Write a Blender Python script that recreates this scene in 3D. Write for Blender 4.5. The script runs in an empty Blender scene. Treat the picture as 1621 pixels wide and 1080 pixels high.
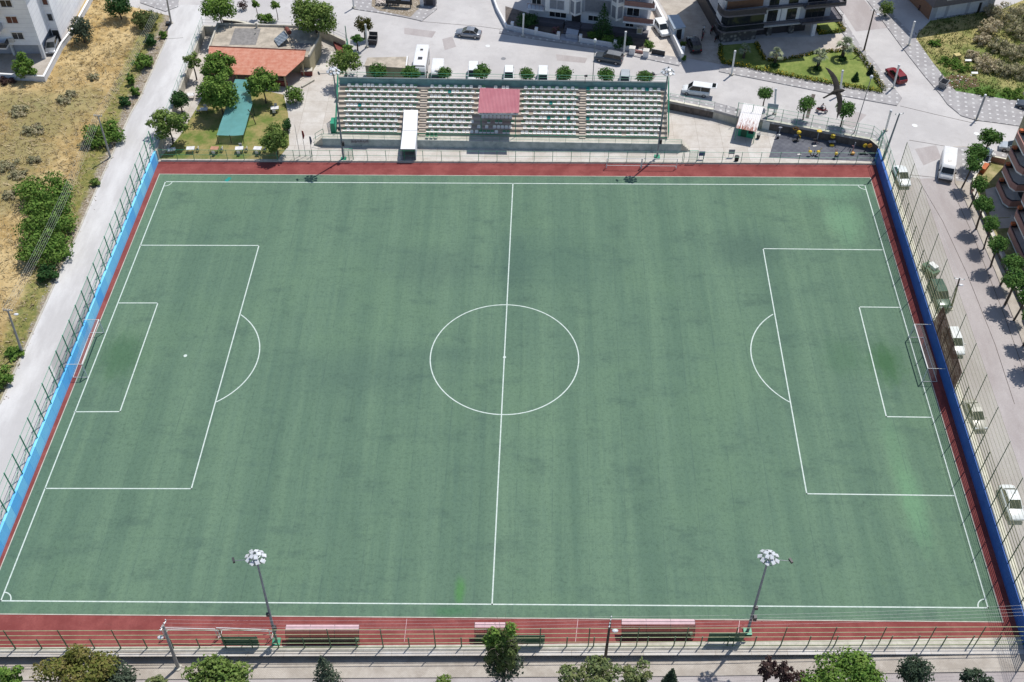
import bpy, bmesh, math, random
from math import sin, cos, pi, sqrt, atan2, radians, hypot
from mathutils import Vector, Matrix
from mathutils.geometry import tessellate_polygon

scene = bpy.context.scene
COL = scene.collection
RND = random.Random(7)

# ------------------------------------------------------------------ camera
CP = [1.75676095, -92.7806413, 101.795347]
AX, AZ, AR, FPX = 0.754036133, 0.00966257897, -0.000653320091, 1761.51806
W0, H0 = 1621.0, 1080.0
RM = Matrix.Rotation(AZ, 3, 'Z') @ Matrix.Rotation(AX, 3, 'X') @ Matrix.Rotation(AR, 3, 'Z')
CV = Vector(CP)

def ray(u, v):
    return RM @ Vector(((u - 810.5) / FPX, -(v - 540) / FPX, -1.0))

def U(u, v, z=0.0):
    d = ray(u, v)
    return CV + d * ((z - CV.z) / d.z)

def UX(u, v, x):
    d = ray(u, v)
    return CV + d * ((x - CV.x) / d.x)

def PJ(p):
    d = RM.transposed() @ (Vector(p) - CV)
    return 810.5 + FPX * d.x / -d.z, 540 - FPX * d.y / -d.z

cam_data = bpy.data.cameras.new('camera')
cam = bpy.data.objects.new('camera', cam_data)
COL.objects.link(cam)
cam_data.sensor_fit = 'HORIZONTAL'
cam_data.sensor_width = 36.0
cam_data.lens = FPX / W0 * 36.0
cam_data.clip_start = 0.5
cam_data.clip_end = 3000
cam.matrix_world = Matrix.Translation(CV) @ RM.to_4x4()
scene.camera = cam

# ------------------------------------------------------------------ light
ZS = 1.5            # street level, the pitch lies at 0
SUN = Vector((0.653, 0.757, 0))
COT = 0.452
world = bpy.data.worlds.new('World')
scene.world = world
world.use_nodes = True
wn = world.node_tree.nodes
sky = wn.new('ShaderNodeTexSky')
sky.sky_type = 'NISHITA'
sky.sun_disc = False
sky.sun_elevation = math.atan(1 / COT)
sky.sun_rotation = atan2(SUN.x, SUN.y)
sky.air_density = 1.0
sky.dust_density = 0.6
wn['Background'].inputs['Strength'].default_value = 0.125
world.node_tree.links.new(sky.outputs[0], wn['Background'].inputs[0])
sl = bpy.data.lights.new('sun', 'SUN')
sl.energy = 4.35
sl.angle = radians(0.5)
sl.color = (1.0, 0.965, 0.91)
so = bpy.data.objects.new('sun', sl)
COL.objects.link(so)
so.location = (60, 60, 120)
so.rotation_euler = Vector((SUN.x * COT, SUN.y * COT, 1.0)).to_track_quat('Z', 'Y').to_euler()
scene.view_settings.view_transform = 'Standard'
scene.view_settings.look = 'None'
scene.view_settings.exposure = 0.0
scene.view_settings.gamma = 1.0
scene.cycles.max_bounces = 6
scene.cycles.transparent_max_bounces = 12

# ------------------------------------------------------------------ materials
def lin(c):
    c = c / 255.0
    return c / 12.92 if c <= 0.04045 else ((c + 0.055) / 1.055) ** 2.4

def S(r, g, b, k=0.725):
    return (lin(r) * k, lin(g) * k, lin(b) * k, 1.0)

MATS = {}
class NT:
    def __init__(self, name):
        self.m = bpy.data.materials.new(name)
        self.m.use_nodes = True
        self.t = self.m.node_tree
        self.b = self.t.nodes['Principled BSDF']
        self.out = self.t.nodes['Material Output']
        MATS[name] = self.m
    def n(self, ty, **kw):
        x = self.t.nodes.new(ty)
        for k, v in kw.items():
            setattr(x, k, v)
        return x
    def l(self, a, b):
        self.t.links.new(a, b)
    def pos(self, obj=False):
        if obj:
            return self.n('ShaderNodeTexCoord').outputs['Object']
        return self.n('ShaderNodeNewGeometry').outputs['Position']
    def noise(self, scale=1.0, detail=4, rough=.6, stretch=None, off=(0, 0, 0), obj=False, rot=0):
        mp = self.n('ShaderNodeMapping')
        mp.inputs['Scale'].default_value = stretch or (1, 1, 1)
        mp.inputs['Location'].default_value = off
        mp.inputs['Rotation'].default_value = (0, 0, rot)
        self.l(self.pos(obj), mp.inputs[0])
        t = self.n('ShaderNodeTexNoise')
        t.inputs['Scale'].default_value = scale
        t.inputs['Detail'].default_value = detail
        t.inputs['Roughness'].default_value = rough
        self.l(mp.outputs[0], t.inputs['Vector'])
        return t.outputs[0]
    def ramp(self, fac, p0, p1, v0=0.0, v1=1.0):
        r = self.n('ShaderNodeMapRange')
        r.interpolation_type = 'SMOOTHSTEP'
        r.inputs['From Min'].default_value = p0
        r.inputs['From Max'].default_value = p1
        r.inputs['To Min'].default_value = v0
        r.inputs['To Max'].default_value = v1
        self.l(fac, r.inputs['Value'])
        return r.outputs[0]
    def mix(self, fac, a, b, mode='MIX'):
        x = self.n('ShaderNodeMix')
        x.data_type = 'RGBA'
        x.blend_type = mode
        for s, i in ((fac, 0), (a, 6), (b, 7)):
            if isinstance(s, (int, float)):
                x.inputs[i].default_value = s
            elif isinstance(s, tuple):
                x.inputs[i].default_value = s
            else:
                self.l(s, x.inputs[i])
        return x.outputs[2]
    def math(self, op, a, b=0.0):
        x = self.n('ShaderNodeMath')
        x.operation = op
        for s, i in ((a, 0), (b, 1)):
            if isinstance(s, (int, float)):
                x.inputs[i].default_value = s
            else:
                self.l(s, x.inputs[i])
        return x.outputs[0]
    def dist(self, p, rx, ry):
        """distance from world point p in units of rx, ry"""
        mp = self.n('ShaderNodeMapping')
        mp.inputs['Location'].default_value = (-p[0] / rx, -p[1] / ry, 0)
        mp.inputs['Scale'].default_value = (1 / rx, 1 / ry, 0)
        self.l(self.pos(), mp.inputs[0])
        v = self.n('ShaderNodeVectorMath')
        v.operation = 'LENGTH'
        self.l(mp.outputs[0], v.inputs[0])
        return v.outputs['Value']
    def bump(self, h, strength=.3, dist=.05):
        b = self.n('ShaderNodeBump')
        b.inputs['Strength'].default_value = strength
        b.inputs['Distance'].default_value = dist
        self.l(h, b.inputs['Height'])
        self.l(b.outputs[0], self.b.inputs['Normal'])
    def fin(self, col, rough=.8, metal=0.0, spec=None):
        if isinstance(col, tuple):
            self.b.inputs['Base Color'].default_value = col
        else:
            self.l(col, self.b.inputs['Base Color'])
        self.b.inputs['Roughness'].default_value = rough
        self.b.inputs['Metallic'].default_value = metal
        if spec is not None:
            self.b.inputs['Specular IOR Level'].default_value = spec
        return self.m

def plain(name, col, rough=.6, metal=0.0, var=.12, scale=2.0, obj=True):
    """one paint or metal with a little dirt"""
    t = NT(name)
    n = t.noise(scale, 5, .65, obj=obj)
    d = tuple(c * (1 - var * 1.6) for c in col[:3]) + (1,)
    b = tuple(min(1, c * (1 + var)) for c in col[:3]) + (1,)
    return t.fin(t.mix(t.ramp(n, .3, .7), d, b), rough, metal)

def leafmat(name, c1, c2, c3=None):
    t = NT(name)
    g = t.n('ShaderNodeNewGeometry')
    n = t.noise(1.1, 3, .6, obj=True)
    a = t.mix(g.outputs['Random Per Island'], c1, c2)
    c = t.mix(t.ramp(n, .42, .66), a, c3 or c2)
    d = t.n('ShaderNodeBsdfDiffuse')
    tr = t.n('ShaderNodeBsdfTranslucent')
    mx = t.n('ShaderNodeMixShader')
    mx.inputs[0].default_value = .2
    t.l(c, d.inputs[0]); t.l(c, tr.inputs[0])
    t.l(d.outputs[0], mx.inputs[1]); t.l(tr.outputs[0], mx.inputs[2])
    t.t.nodes.remove(t.b)
    t.l(mx.outputs[0], t.out.inputs[0])
    return t.m

def netmat(name, col, cover, thru=.4):
    """net too fine to model: strands cover a share of the surface"""
    t = NT(name)
    tr = t.n('ShaderNodeBsdfTransparent')
    d = t.n('ShaderNodeBsdfDiffuse'); d2 = t.n('ShaderNodeBsdfTranslucent')
    d.inputs[0].default_value = col; d2.inputs[0].default_value = col
    dm = t.n('ShaderNodeMixShader')
    dm.inputs[0].default_value = thru
    t.l(d.outputs[0], dm.inputs[1]); t.l(d2.outputs[0], dm.inputs[2])
    mx = t.n('ShaderNodeMixShader')
    n = t.noise(.6, 3, .6, obj=True)
    t.l(t.ramp(n, .2, .8, cover * .88, cover * 1.12), mx.inputs[0])
    t.l(tr.outputs[0], mx.inputs[1]); t.l(dm.outputs[0], mx.inputs[2])
    t.t.nodes.remove(t.b)
    t.l(mx.outputs[0], t.out.inputs[0])
    return t.m

# ------------------------------------------------------------------ mesh builder
def root_loc(o):
    l = Vector((0, 0, 0))
    while o is not None:
        l = l + Vector(o.location)
        o = o.parent
    return l

class MB:
    def __init__(self, xf=None):
        self.v, self.f, self.xf = [], [], xf
    def add(self, vs, fs):
        o = len(self.v)
        if self.xf is not None:
            vs = [self.xf @ Vector(p) for p in vs]
        self.v += [tuple(p) for p in vs]
        self.f += [tuple(i + o for i in f) for f in fs]
        return self
    def box(self, cx, cy, cz, sx, sy, sz, rz=0.0):
        """centre and full sizes"""
        c, s = cos(rz), sin(rz)
        vs = []
        for z in (-sz / 2, sz / 2):
            for x, y in ((-sx / 2, -sy / 2), (sx / 2, -sy / 2), (sx / 2, sy / 2), (-sx / 2, sy / 2)):
                vs.append((cx + x * c - y * s, cy + x * s + y * c, cz + z))
        return self.add(vs, [(3, 2, 1, 0), (4, 5, 6, 7), (0, 1, 5, 4), (1, 2, 6, 5), (2, 3, 7, 6), (3, 0, 4, 7)])
    def bx(self, x0, x1, y0, y1, z0, z1):
        return self.box((x0 + x1) / 2, (y0 + y1) / 2, (z0 + z1) / 2, abs(x1 - x0), abs(y1 - y0), abs(z1 - z0))
    def tube(self, pts, r, n=6, r2=None):
        pts = [Vector(p) for p in pts]
        vs, fs = [], []
        m = len(pts)
        for i, p in enumerate(pts):
            d = (pts[min(i + 1, m - 1)] - pts[max(i - 1, 0)]).normalized()
            a = d.cross(Vector((0, 0, 1)) if abs(d.z) < .9 else Vector((1, 0, 0))).normalized()
            b = d.cross(a)
            rr = r if r2 is None else r + (r2 - r) * i / (m - 1)
            for k in range(n):
                t = 2 * pi * (k + .5) / n
                vs.append(p + a * (cos(t) * rr) + b * (sin(t) * rr))
        for i in range(m - 1):
            for k in range(n):
                fs.append((i * n + k, i * n + (k + 1) % n, (i + 1) * n + (k + 1) % n, (i + 1) * n + k))
        fs.append(tuple(range(n - 1, -1, -1)))
        fs.append(tuple(range((m - 1) * n, m * n)))
        return self.add(vs, fs)
    def cyl(self, c, r, h, n=12, r2=None, axis='Z'):
        d = {'X': Vector((1, 0, 0)), 'Y': Vector((0, 1, 0)), 'Z': Vector((0, 0, 1))}[axis]
        c = Vector(c)
        return self.tube([c, c + d * h], r, n, r if r2 is None else r2)
    def poly(self, pts):
        return self.add(pts, [tuple(range(len(pts)))])
    def prism(self, pts, z0, z1):
        n = len(pts)
        area = sum(pts[i][0] * pts[(i + 1) % n][1] - pts[(i + 1) % n][0] * pts[i][1] for i in range(n))
        if area < 0:
            pts = pts[::-1]
        vs = [(p[0], p[1], z0) for p in pts] + [(p[0], p[1], z1) for p in pts]
        fs = [(i, (i + 1) % n, n + (i + 1) % n, n + i) for i in range(n)]
        for tri in tessellate_polygon([[Vector((p[0], p[1], 0)) for p in pts]]):
            fs.append(tuple(n + i for i in tri))
            fs.append(tuple(reversed(tri)))
        return self.add(vs, fs)
    def sheet(self, pts, z):
        n = len(pts)
        vs = [(p[0], p[1], z) for p in pts]
        fs = []
        for tri in tessellate_polygon([[Vector((p[0], p[1], 0)) for p in pts]]):
            a, b, c = (Vector(vs[i]) for i in tri)
            fs.append(tri if (b - a).cross(c - a).z > 0 else tri[::-1])
        return self.add(vs, fs)
    def loft(self, rings, cap=True, closed=True):
        n = len(rings[0])
        vs = [p for r in rings for p in r]
        fs = []
        for i in range(len(rings) - 1):
            for k in range(n if closed else n - 1):
                fs.append((i * n + k, i * n + (k + 1) % n, (i + 1) * n + (k + 1) % n, (i + 1) * n + k))
        if cap:
            fs.append(tuple(range(n - 1, -1, -1)))
            fs.append(tuple(range((len(rings) - 1) * n, len(rings) * n)))
        return self.add(vs, fs)
    def ell(self, c, rx, ry, rz, nu=10, nv=6):
        rings = []
        for j in range(nv + 1):
            t = -pi / 2 + pi * j / nv
            q = max(cos(t), .02)
            rings.append([(c[0] + rx * q * cos(2 * pi * k / nu), c[1] + ry * q * sin(2 * pi * k / nu), c[2] + rz * sin(t)) for k in range(nu)])
        return self.loft(rings)
    def wall(self, pts, w, z0, z1):
        """vertical wall along a plan polyline, w thick; mitred"""
        L, Rr = [], []
        m = len(pts)
        for i in range(m):
            p = Vector(pts[i][:2])
            d0 = (p - Vector(pts[i - 1][:2])).normalized() if i else None
            d1 = (Vector(pts[i + 1][:2]) - p).normalized() if i < m - 1 else None
            if d0 is None: d0 = d1
            if d1 is None: d1 = d0
            n0 = Vector((-d0.y, d0.x)); n1 = Vector((-d1.y, d1.x))
            nn = (n0 + n1).normalized()
            k = w / 2 / max(.3, nn.dot(n0))
            L.append(p + nn * k); Rr.append(p - nn * k)
        return self.prism([tuple(p) for p in L] + [tuple(p) for p in reversed(Rr)], z0, z1)
    def build(self, name, mat, parent=None, local=False, smooth=False, kind=None, label=None):
        vs = self.v
        if parent is not None and not local:
            o = root_loc(parent)
            vs = [(p[0] - o.x, p[1] - o.y, p[2] - o.z) for p in vs]
        me = bpy.data.meshes.new(name)
        me.from_pydata(vs, [], self.f)
        me.materials.append(MATS[mat] if isinstance(mat, str) else mat)
        if smooth:
            me.polygons.foreach_set('use_smooth', [True] * len(me.polygons))
        me.update()
        ob = bpy.data.objects.new(name, me)
        COL.objects.link(ob)
        if parent is not None:
            ob.parent = parent
        if kind: ob['kind'] = kind
        if label: ob['label'] = label
        return ob

def thing(name, label, cat, loc=(0, 0, 0), rz=0.0, group=None):
    o = bpy.data.objects.new(name, None)
    o.empty_display_size = .3
    COL.objects.link(o)
    o.location = loc
    o.rotation_euler = (0, 0, rz)
    o['label'] = label; o['category'] = cat
    if group: o['group'] = group
    return o

def tag(o, label, cat, group=None):
    o['label'] = label; o['category'] = cat
    if group: o['group'] = group
    return o

def recentre(o):
    """move a one mesh thing's origin to its base"""
    me = o.data
    xs = [v.co.x for v in me.vertices]; ys = [v.co.y for v in me.vertices]; zs = [v.co.z for v in me.vertices]
    c = Vector(((min(xs) + max(xs)) / 2, (min(ys) + max(ys)) / 2, min(zs)))
    me.transform(Matrix.Translation(-c))
    o.location = Vector(o.location) + c
    return o

def dup(root, loc, rz=0.0, label=None, group=None, scale=None, cat=None):
    def cp(o, par):
        c = o.copy()
        COL.objects.link(c)
        c.parent = par
        for ch in o.children:
            cp(ch, c)
        return c
    r = cp(root, None)
    r.location = loc
    r.rotation_euler = (0, 0, rz)
    if scale is not None:
        r.scale = (scale, scale, scale) if isinstance(scale, (int, float)) else scale
    if label: r['label'] = label
    if group: r['group'] = group
    if cat: r['category'] = cat
    return r

PROTO_USED = set()
def place(proto, loc, rz=0.0, label=None, group=None, scale=None, cat=None):
    """first use moves the prototype itself, later ones copy it"""
    if proto.name not in PROTO_USED:
        PROTO_USED.add(proto.name)
        proto.location = loc
        proto.rotation_euler = (0, 0, rz)
        proto.scale = (1, 1, 1) if scale is None else ((scale,) * 3 if isinstance(scale, (int, float)) else scale)
        if label: proto['label'] = label
        if group: proto['group'] = group
        if cat: proto['category'] = cat
        return proto
    return dup(proto, loc, rz, label, group, scale if scale is not None else 1.0, cat)

def P2(pts, z):
    return [tuple(U(u, v, z)[:2]) for u, v in pts]
# ------------------------------------------------------------------ surface materials
def mk_surface():
    # artificial turf
    t = NT('turf')
    c = t.mix(t.ramp(t.noise(.3, 5, .65, (1, .04, 1)), .33, .67), S(103, 131, 110), S(119, 147, 121))
    c = t.mix(t.ramp(t.noise(1.3, 4, .7, (1, .05, 1), (9, 3, 0)), .35, .75, 0, .35), c, S(96, 124, 110))
    c = t.mix(t.ramp(t.noise(1.2, 4, .7, (.05, 1, 1), (5, 8, 0)), .45, .8, 0, .28), c, S(92, 118, 106))
    c = t.mix(t.ramp(t.noise(.055, 5, .65), .45, .7, 0, .35), c, S(120, 150, 118))
    c = t.mix(t.ramp(t.noise(.16, 7, .75, (1, 1.6, 1), (20, 4, 0)), .5, .7, 0, .5), c, S(82, 106, 96))
    c = t.mix(t.ramp(t.noise(.75, 6, .8, (1, 1.7, 1), (3, 14, 0)), .56, .72, 0, .5), c, S(76, 98, 90))
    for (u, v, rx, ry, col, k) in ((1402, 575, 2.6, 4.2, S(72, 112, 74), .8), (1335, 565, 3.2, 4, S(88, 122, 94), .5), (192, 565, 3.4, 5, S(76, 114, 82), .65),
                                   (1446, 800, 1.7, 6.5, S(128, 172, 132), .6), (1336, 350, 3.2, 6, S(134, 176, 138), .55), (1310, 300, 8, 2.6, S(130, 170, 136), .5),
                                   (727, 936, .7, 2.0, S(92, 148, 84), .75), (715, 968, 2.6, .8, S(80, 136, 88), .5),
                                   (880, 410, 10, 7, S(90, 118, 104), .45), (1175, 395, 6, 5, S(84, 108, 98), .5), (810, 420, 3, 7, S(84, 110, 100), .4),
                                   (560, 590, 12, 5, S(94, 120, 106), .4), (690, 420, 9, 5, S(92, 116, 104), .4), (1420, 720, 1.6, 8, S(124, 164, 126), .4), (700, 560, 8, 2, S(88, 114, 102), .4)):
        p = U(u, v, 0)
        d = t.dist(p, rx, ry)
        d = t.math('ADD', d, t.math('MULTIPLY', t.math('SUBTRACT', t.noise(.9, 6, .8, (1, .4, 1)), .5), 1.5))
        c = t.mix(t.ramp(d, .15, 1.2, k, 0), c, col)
    # fibre grain, roll seams and scuffs
    c = t.mix(t.ramp(t.noise(2.6, 6, .9), .47, .62, 0, .62), c, t.mix(1.0, c, (.66, .68, .68, 1), 'MULTIPLY'))
    c = t.mix(t.ramp(t.noise(1.6, 6, .85, (1, .25, 1), (7, 7, 0)), .52, .68, 0, .42), c, t.mix(1.0, c, (.72, .74, .74, 1), 'MULTIPLY'))
    c = t.mix(t.ramp(t.noise(4.5, 4, .8, (1, 1, 1), (2, 9, 0)), .6, .74, 0, .3), c, S(140, 166, 142))
    sx = t.n('ShaderNodeSeparateXYZ'); t.l(t.pos(), sx.inputs[0])
    seam = t.math('ABSOLUTE', t.math('SUBTRACT', t.math('FRACT', t.math('MULTIPLY', t.math('ADD', sx.outputs[0], t.math('MULTIPLY', sx.outputs[1], -.0229)), .25)), .5))
    c = t.mix(t.math('MULTIPLY', t.math('LESS_THAN', seam, .013), t.ramp(t.noise(.4, 4, .7), .4, .6, .05, .4)), c, S(84, 108, 98))
    t.bump(t.noise(9, 3, .7), .5, .03)
    t.fin(c, .95, 0, .15)

    t = NT('track')
    c = t.mix(t.ramp(t.noise(.35, 5, .65), .35, .68), S(140, 72, 68), S(166, 94, 88))
    c = t.mix(t.ramp(t.noise(5, 3, .7), .3, .7, 0, .4), c, S(132, 66, 68))
    c = t.mix(t.ramp(t.noise(.9, 6, .75, (1, 2, 1), (4, 7, 0)), .56, .78, 0, .5), c, S(192, 138, 130))
    c = t.mix(t.ramp(t.noise(.4, 6, .8, (1, 1, 1), (14, 3, 0)), .56, .74, 0, .4), c, S(112, 62, 60))
    t.fin(c, .92, 0, .2)

    t = NT('line_paint')
    c = t.mix(t.ramp(t.noise(2.5, 4, .7), .35, .75), S(222, 232, 224, .78), S(186, 205, 194, .78))
    t.fin(c, .85)

    t = NT('street')
    c = t.mix(t.ramp(t.noise(.14, 5, .65), .35, .68), S(205, 201, 199), S(223, 219, 216))
    c = t.mix(t.ramp(t.noise(.7, 5, .7, (1, 1, 1), (8, 2, 0)), .5, .78, 0, .5), c, S(188, 182, 178))
    c = t.mix(t.ramp(t.noise(6, 3, .7), .3, .7, 0, .25), c, S(178, 173, 170))
    c = t.mix(t.ramp(t.noise(1.7, 4, .8, (1, 1, 1), (31, 2, 0)), .69, .76, 0, .5), c, S(128, 122, 120))
    t.fin(c, .9)

    t = NT('concrete_road')
    c = t.mix(t.ramp(t.noise(.3, 5, .65, (1, .25, 1)), .35, .66), S(208, 205, 203), S(234, 232, 230))
    c = t.mix(t.ramp(t.noise(2.2, 5, .75, (1, .35, 1), (4, 4, 0)), .5, .8, 0, .4), c, S(204, 199, 197))
    c = t.mix(t.ramp(t.noise(7, 3, .7), .3, .7, 0, .2), c, S(190, 186, 184))
    t.fin(c, .9)

    t = NT('asphalt')
    c = t.mix(t.ramp(t.noise(.3, 5, .65, (1, .3, 1)), .35, .66), S(184, 174, 171), S(202, 194, 191))
    c = t.mix(t.ramp(t.noise(1.6, 5, .75, (1, .5, 1), (4, 4, 0)), .55, .8, 0, .45), c, S(164, 155, 152))
    c = t.mix(t.ramp(t.noise(9, 3, .7), .3, .7, 0, .3), c, S(146, 138, 136))
    t.fin(c, .92)

    t = NT('yard_concrete')
    c = t.mix(t.ramp(t.noise(.35, 5, .7), .32, .68), S(214, 206, 196), S(236, 231, 224))
    c = t.mix(t.ramp(t.noise(1.4, 5, .75, (1, 1, 1), (3, 9, 0)), .52, .76, 0, .5), c, S(190, 178, 166))
    c = t.mix(t.ramp(t.noise(6, 3, .7), .3, .7, 0, .25), c, S(182, 172, 160))
    br = t.n('ShaderNodeTexBrick')
    br.offset = .0
    br.inputs['Scale'].default_value = .28
    br.inputs['Mortar Size'].default_value = .008
    br.inputs['Brick Width'].default_value = 1.0; br.inputs['Row Height'].default_value = .8
    br.inputs['Color1'].default_value = (1, 1, 1, 1); br.inputs['Color2'].default_value = (.9, .88, .86, 1); br.inputs['Mortar'].default_value = (.68, .64, .6, 1)
    t.l(t.pos(), br.inputs['Vector'])
    t.fin(t.mix(1.0, c, br.outputs[0], 'MULTIPLY'), .9)

    t = NT('paving')       # grey pavers with rows of white dots
    c = t.mix(t.ramp(t.noise(.5, 4, .65), .35, .66), S(172, 168, 168), S(192, 189, 188))
    c = t.mix(t.ramp(t.noise(5, 3, .7), .3, .7, 0, .3), c, S(152, 148, 148))
    mp = t.n('ShaderNodeMapping')
    mp.inputs['Scale'].default_value = (1 / 1.15, 1 / 1.15, 0)
    mp.inputs['Rotation'].default_value = (0, 0, radians(12))
    t.l(t.pos(), mp.inputs[0])
    fr = t.n('ShaderNodeVectorMath'); fr.operation = 'FRACTION'
    t.l(mp.outputs[0], fr.inputs[0])
    sb = t.n('ShaderNodeVectorMath'); sb.operation = 'SUBTRACT'
    sb.inputs[1].default_value = (.5, .5, 0)
    t.l(fr.outputs[0], sb.inputs[0])
    ab = t.n('ShaderNodeVectorMath'); ab.operation = 'ABSOLUTE'
    t.l(sb.outputs[0], ab.inputs[0])
    sx = t.n('ShaderNodeSeparateXYZ')
    t.l(ab.outputs[0], sx.inputs[0])
    inside = t.math('MULTIPLY', t.math('LESS_THAN', sx.outputs[0], .15), t.math('LESS_THAN', sx.outputs[1], .14))
    c = t.mix(inside, c, S(222, 220, 218))
    t.fin(c, .85)

    t = NT('paving_plain')
    c = t.mix(t.ramp(t.noise(.6, 5, .65), .35, .66), S(194, 184, 172), S(216, 207, 195))
    br = t.n('ShaderNodeTexBrick')
    br.inputs['Scale'].default_value = 2.2
    br.inputs['Mortar Size'].default_value = .03
    br.inputs['Color1'].default_value = (1, 1, 1, 1); br.inputs['Color2'].default_value = (.88, .87, .86, 1); br.inputs['Mortar'].default_value = (.6, .58, .55, 1)
    t.l(t.pos(), br.inputs['Vector'])
    t.fin(t.mix(.8, c, br.outputs[0], 'MULTIPLY'), .9)

    t = NT('drive_paving')
    c = t.mix(t.ramp(t.noise(.5, 5, .65), .35, .66), S(206, 194, 182), S(226, 216, 204))
    t.fin(c, .85)

    t = NT('rubber_floor')
    c = t.mix(t.ramp(t.noise(.5, 5, .65), .35, .66), S(100, 102, 112), S(120, 122, 130))
    ch = t.n('ShaderNodeTexChecker'); ch.inputs['Scale'].default_value = 2.0
    ch.inputs[1].default_value = (1, 1, 1, 1); ch.inputs[2].default_value = (.86, .86, .86, 1)
    t.l(t.pos(), ch.inputs[0])
    t.fin(t.mix(1.0, c, ch.outputs[0], 'MULTIPLY'), .9)

    t = NT('straw')
    c = t.mix(t.ramp(t.noise(.2, 6, .7), .34, .66), S(188, 158, 104), S(228, 202, 150))
    c = t.mix(t.ramp(t.noise(.07, 4, .65, (1, 1, 1), (11, 5, 0)), .46, .66, 0, .6), c, S(150, 132, 84))
    c = t.mix(t.ramp(t.noise(1.1, 6, .78, (1, 1, 1), (2, 6, 0)), .5, .74, 0, .5), c, S(150, 120, 76))
    c = t.mix(t.ramp(t.noise(1.6, 6, .8, (.45, 1, 1), (2, 1, 0), rot=.5), .52, .7, 0, .65), c, S(242, 222, 178))
    for (u, v, rx, ry) in ((70, 185, 9, 6), (25, 245, 7, 9), (20, 300, 6, 6), (135, 155, 5, 4), (30, 160, 9, 4)):
        p = U(u, v, ZS)
        d = t.math('ADD', t.dist(p, rx, ry), t.math('MULTIPLY', t.math('SUBTRACT', t.noise(.45, 5, .75), .5), 1.3))
        c = t.mix(t.ramp(d, .3, 1.1, .6, 0), c, S(150, 146, 100))
    sx = t.n('ShaderNodeSeparateXYZ'); t.l(t.pos(), sx.inputs[0])
    e = t.math('ADD', sx.outputs[0], t.math('MULTIPLY', t.noise(.6, 4, .7), 2.4))
    c = t.mix(t.ramp(e, -61.8, -60.2, 0, .75), c, t.mix(t.ramp(t.noise(1.6, 5, .8), .4, .65), S(92, 116, 54), S(156, 152, 84)))
    soil = t.mix(t.ramp(t.noise(3.5, 4, .8), .45, .62), S(150, 136, 116), S(202, 192, 178))
    c = t.mix(t.ramp(e, -58.6, -57.6), c, soil)
    t.bump(t.noise(2.2, 5, .8), .5, .2)
    t.fin(c, .95, 0, .1)

    t = NT('weeds')
    c = t.mix(t.ramp(t.noise(.22, 6, .7), .36, .64), S(136, 150, 84), S(208, 192, 134))
    c = t.mix(t.ramp(t.noise(1.3, 6, .75, (1, 1, 1), (2, 6, 0)), .45, .7, 0, .7), c, S(146, 146, 88))
    sx = t.n('ShaderNodeSeparateXYZ'); t.l(t.pos(), sx.inputs[0])
    e = t.math('ADD', t.math('MULTIPLY', sx.outputs[0], .6), t.math('MULTIPLY', sx.outputs[1], 1.0))
    e = t.math('ADD', e, t.math('MULTIPLY', t.noise(.35, 5, .7), 12))
    c = t.mix(t.ramp(e, 112.5, 106, 0, .9), c, S(92, 136, 62))
    t.bump(t.noise(2.2, 5, .8), .9, .25)
    t.fin(c, .95, 0, .1)

    t = NT('lawn')
    c = t.mix(t.ramp(t.noise(.5, 5, .7), .35, .66), S(122, 142, 74), S(160, 170, 98))
    c = t.mix(t.ramp(t.noise(3, 4, .8), .35, .75, 0, .4), c, S(104, 122, 60))
    t.fin(c, .95, 0, .1)

    t = NT('garden_lawn')
    c = t.mix(t.ramp(t.noise(.28, 5, .7), .36, .62), S(112, 134, 66), S(176, 160, 108))
    c = t.mix(t.ramp(t.noise(3, 4, .8), .35, .75, 0, .35), c, S(92, 100, 46))
    t.fin(c, .95, 0, .1)

    t = NT('earth')
    t.fin(t.mix(t.ramp(t.noise(.02, 6, .7), .35, .65), S(150, 132, 100), S(176, 160, 128)), .95)

    t = NT('stained_concrete')
    c = t.mix(t.ramp(t.noise(.9, 5, .7, (1, 1, .4)), .35, .66), S(196, 190, 176), S(220, 214, 200))
    c = t.mix(t.ramp(t.noise(2.2, 5, .75, (1, 1, .3), (3, 3, 3)), .55, .76, 0, .6), c, S(140, 132, 120))
    t.fin(c, .88)

    t = NT('grey_wall')
    c = t.mix(t.ramp(t.noise(.8, 5, .7), .35, .66), S(166, 178, 176), S(204, 212, 208))
    c = t.mix(t.ramp(t.noise(1.5, 5, .8, (1, 1, .6), (3, 3, 3)), .58, .72, 0, .75), c, S(92, 92, 88))
    t.fin(c, .88)

    t = NT('dark_wall')
    c = t.mix(t.ramp(t.noise(.9, 5, .7, (1, 1, .5)), .35, .66), S(92, 84, 80), S(126, 116, 108))
    t.fin(c, .9)

    t = NT('blue_wall')
    br = t.n('ShaderNodeTexNoise'); br.noise_dimensions = '1D'
    sx = t.n('ShaderNodeSeparateXYZ'); t.l(t.pos(), sx.inputs[0])
    fl = t.math('FLOOR', t.math('MULTIPLY', sx.outputs[1], .5))
    wn_ = t.n('ShaderNodeTexWhiteNoise'); wn_.noise_dimensions = '1D'
    t.l(fl, wn_.inputs['W'])
    c = t.mix(wn_.outputs[0], (.10, .46, .93, 1), (.25, .70, .98, 1))
    jt = t.math('FRACT', t.math('MULTIPLY', sx.outputs[1], .5))
    c = t.mix(t.ramp(jt, .0, .05, .65, 0), c, (.06, .30, .62, 1))
    c = t.mix(t.ramp(sx.outputs[2], .05, .6, .45, 0), c, t.mix(t.ramp(t.noise(2.2, 5, .8), .4, .7), (.10, .44, .80, 1), (.34, .46, .55, 1)))
    c = t.mix(t.ramp(t.noise(1.5, 5, .7), .5, .8, 0, .35), c, (.30, .72, .95, 1))
    t.fin(c, .6)
    t = NT('blue_wall_shaded')  # the blue wall paint again, its colour darkened for the face in shade
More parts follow.
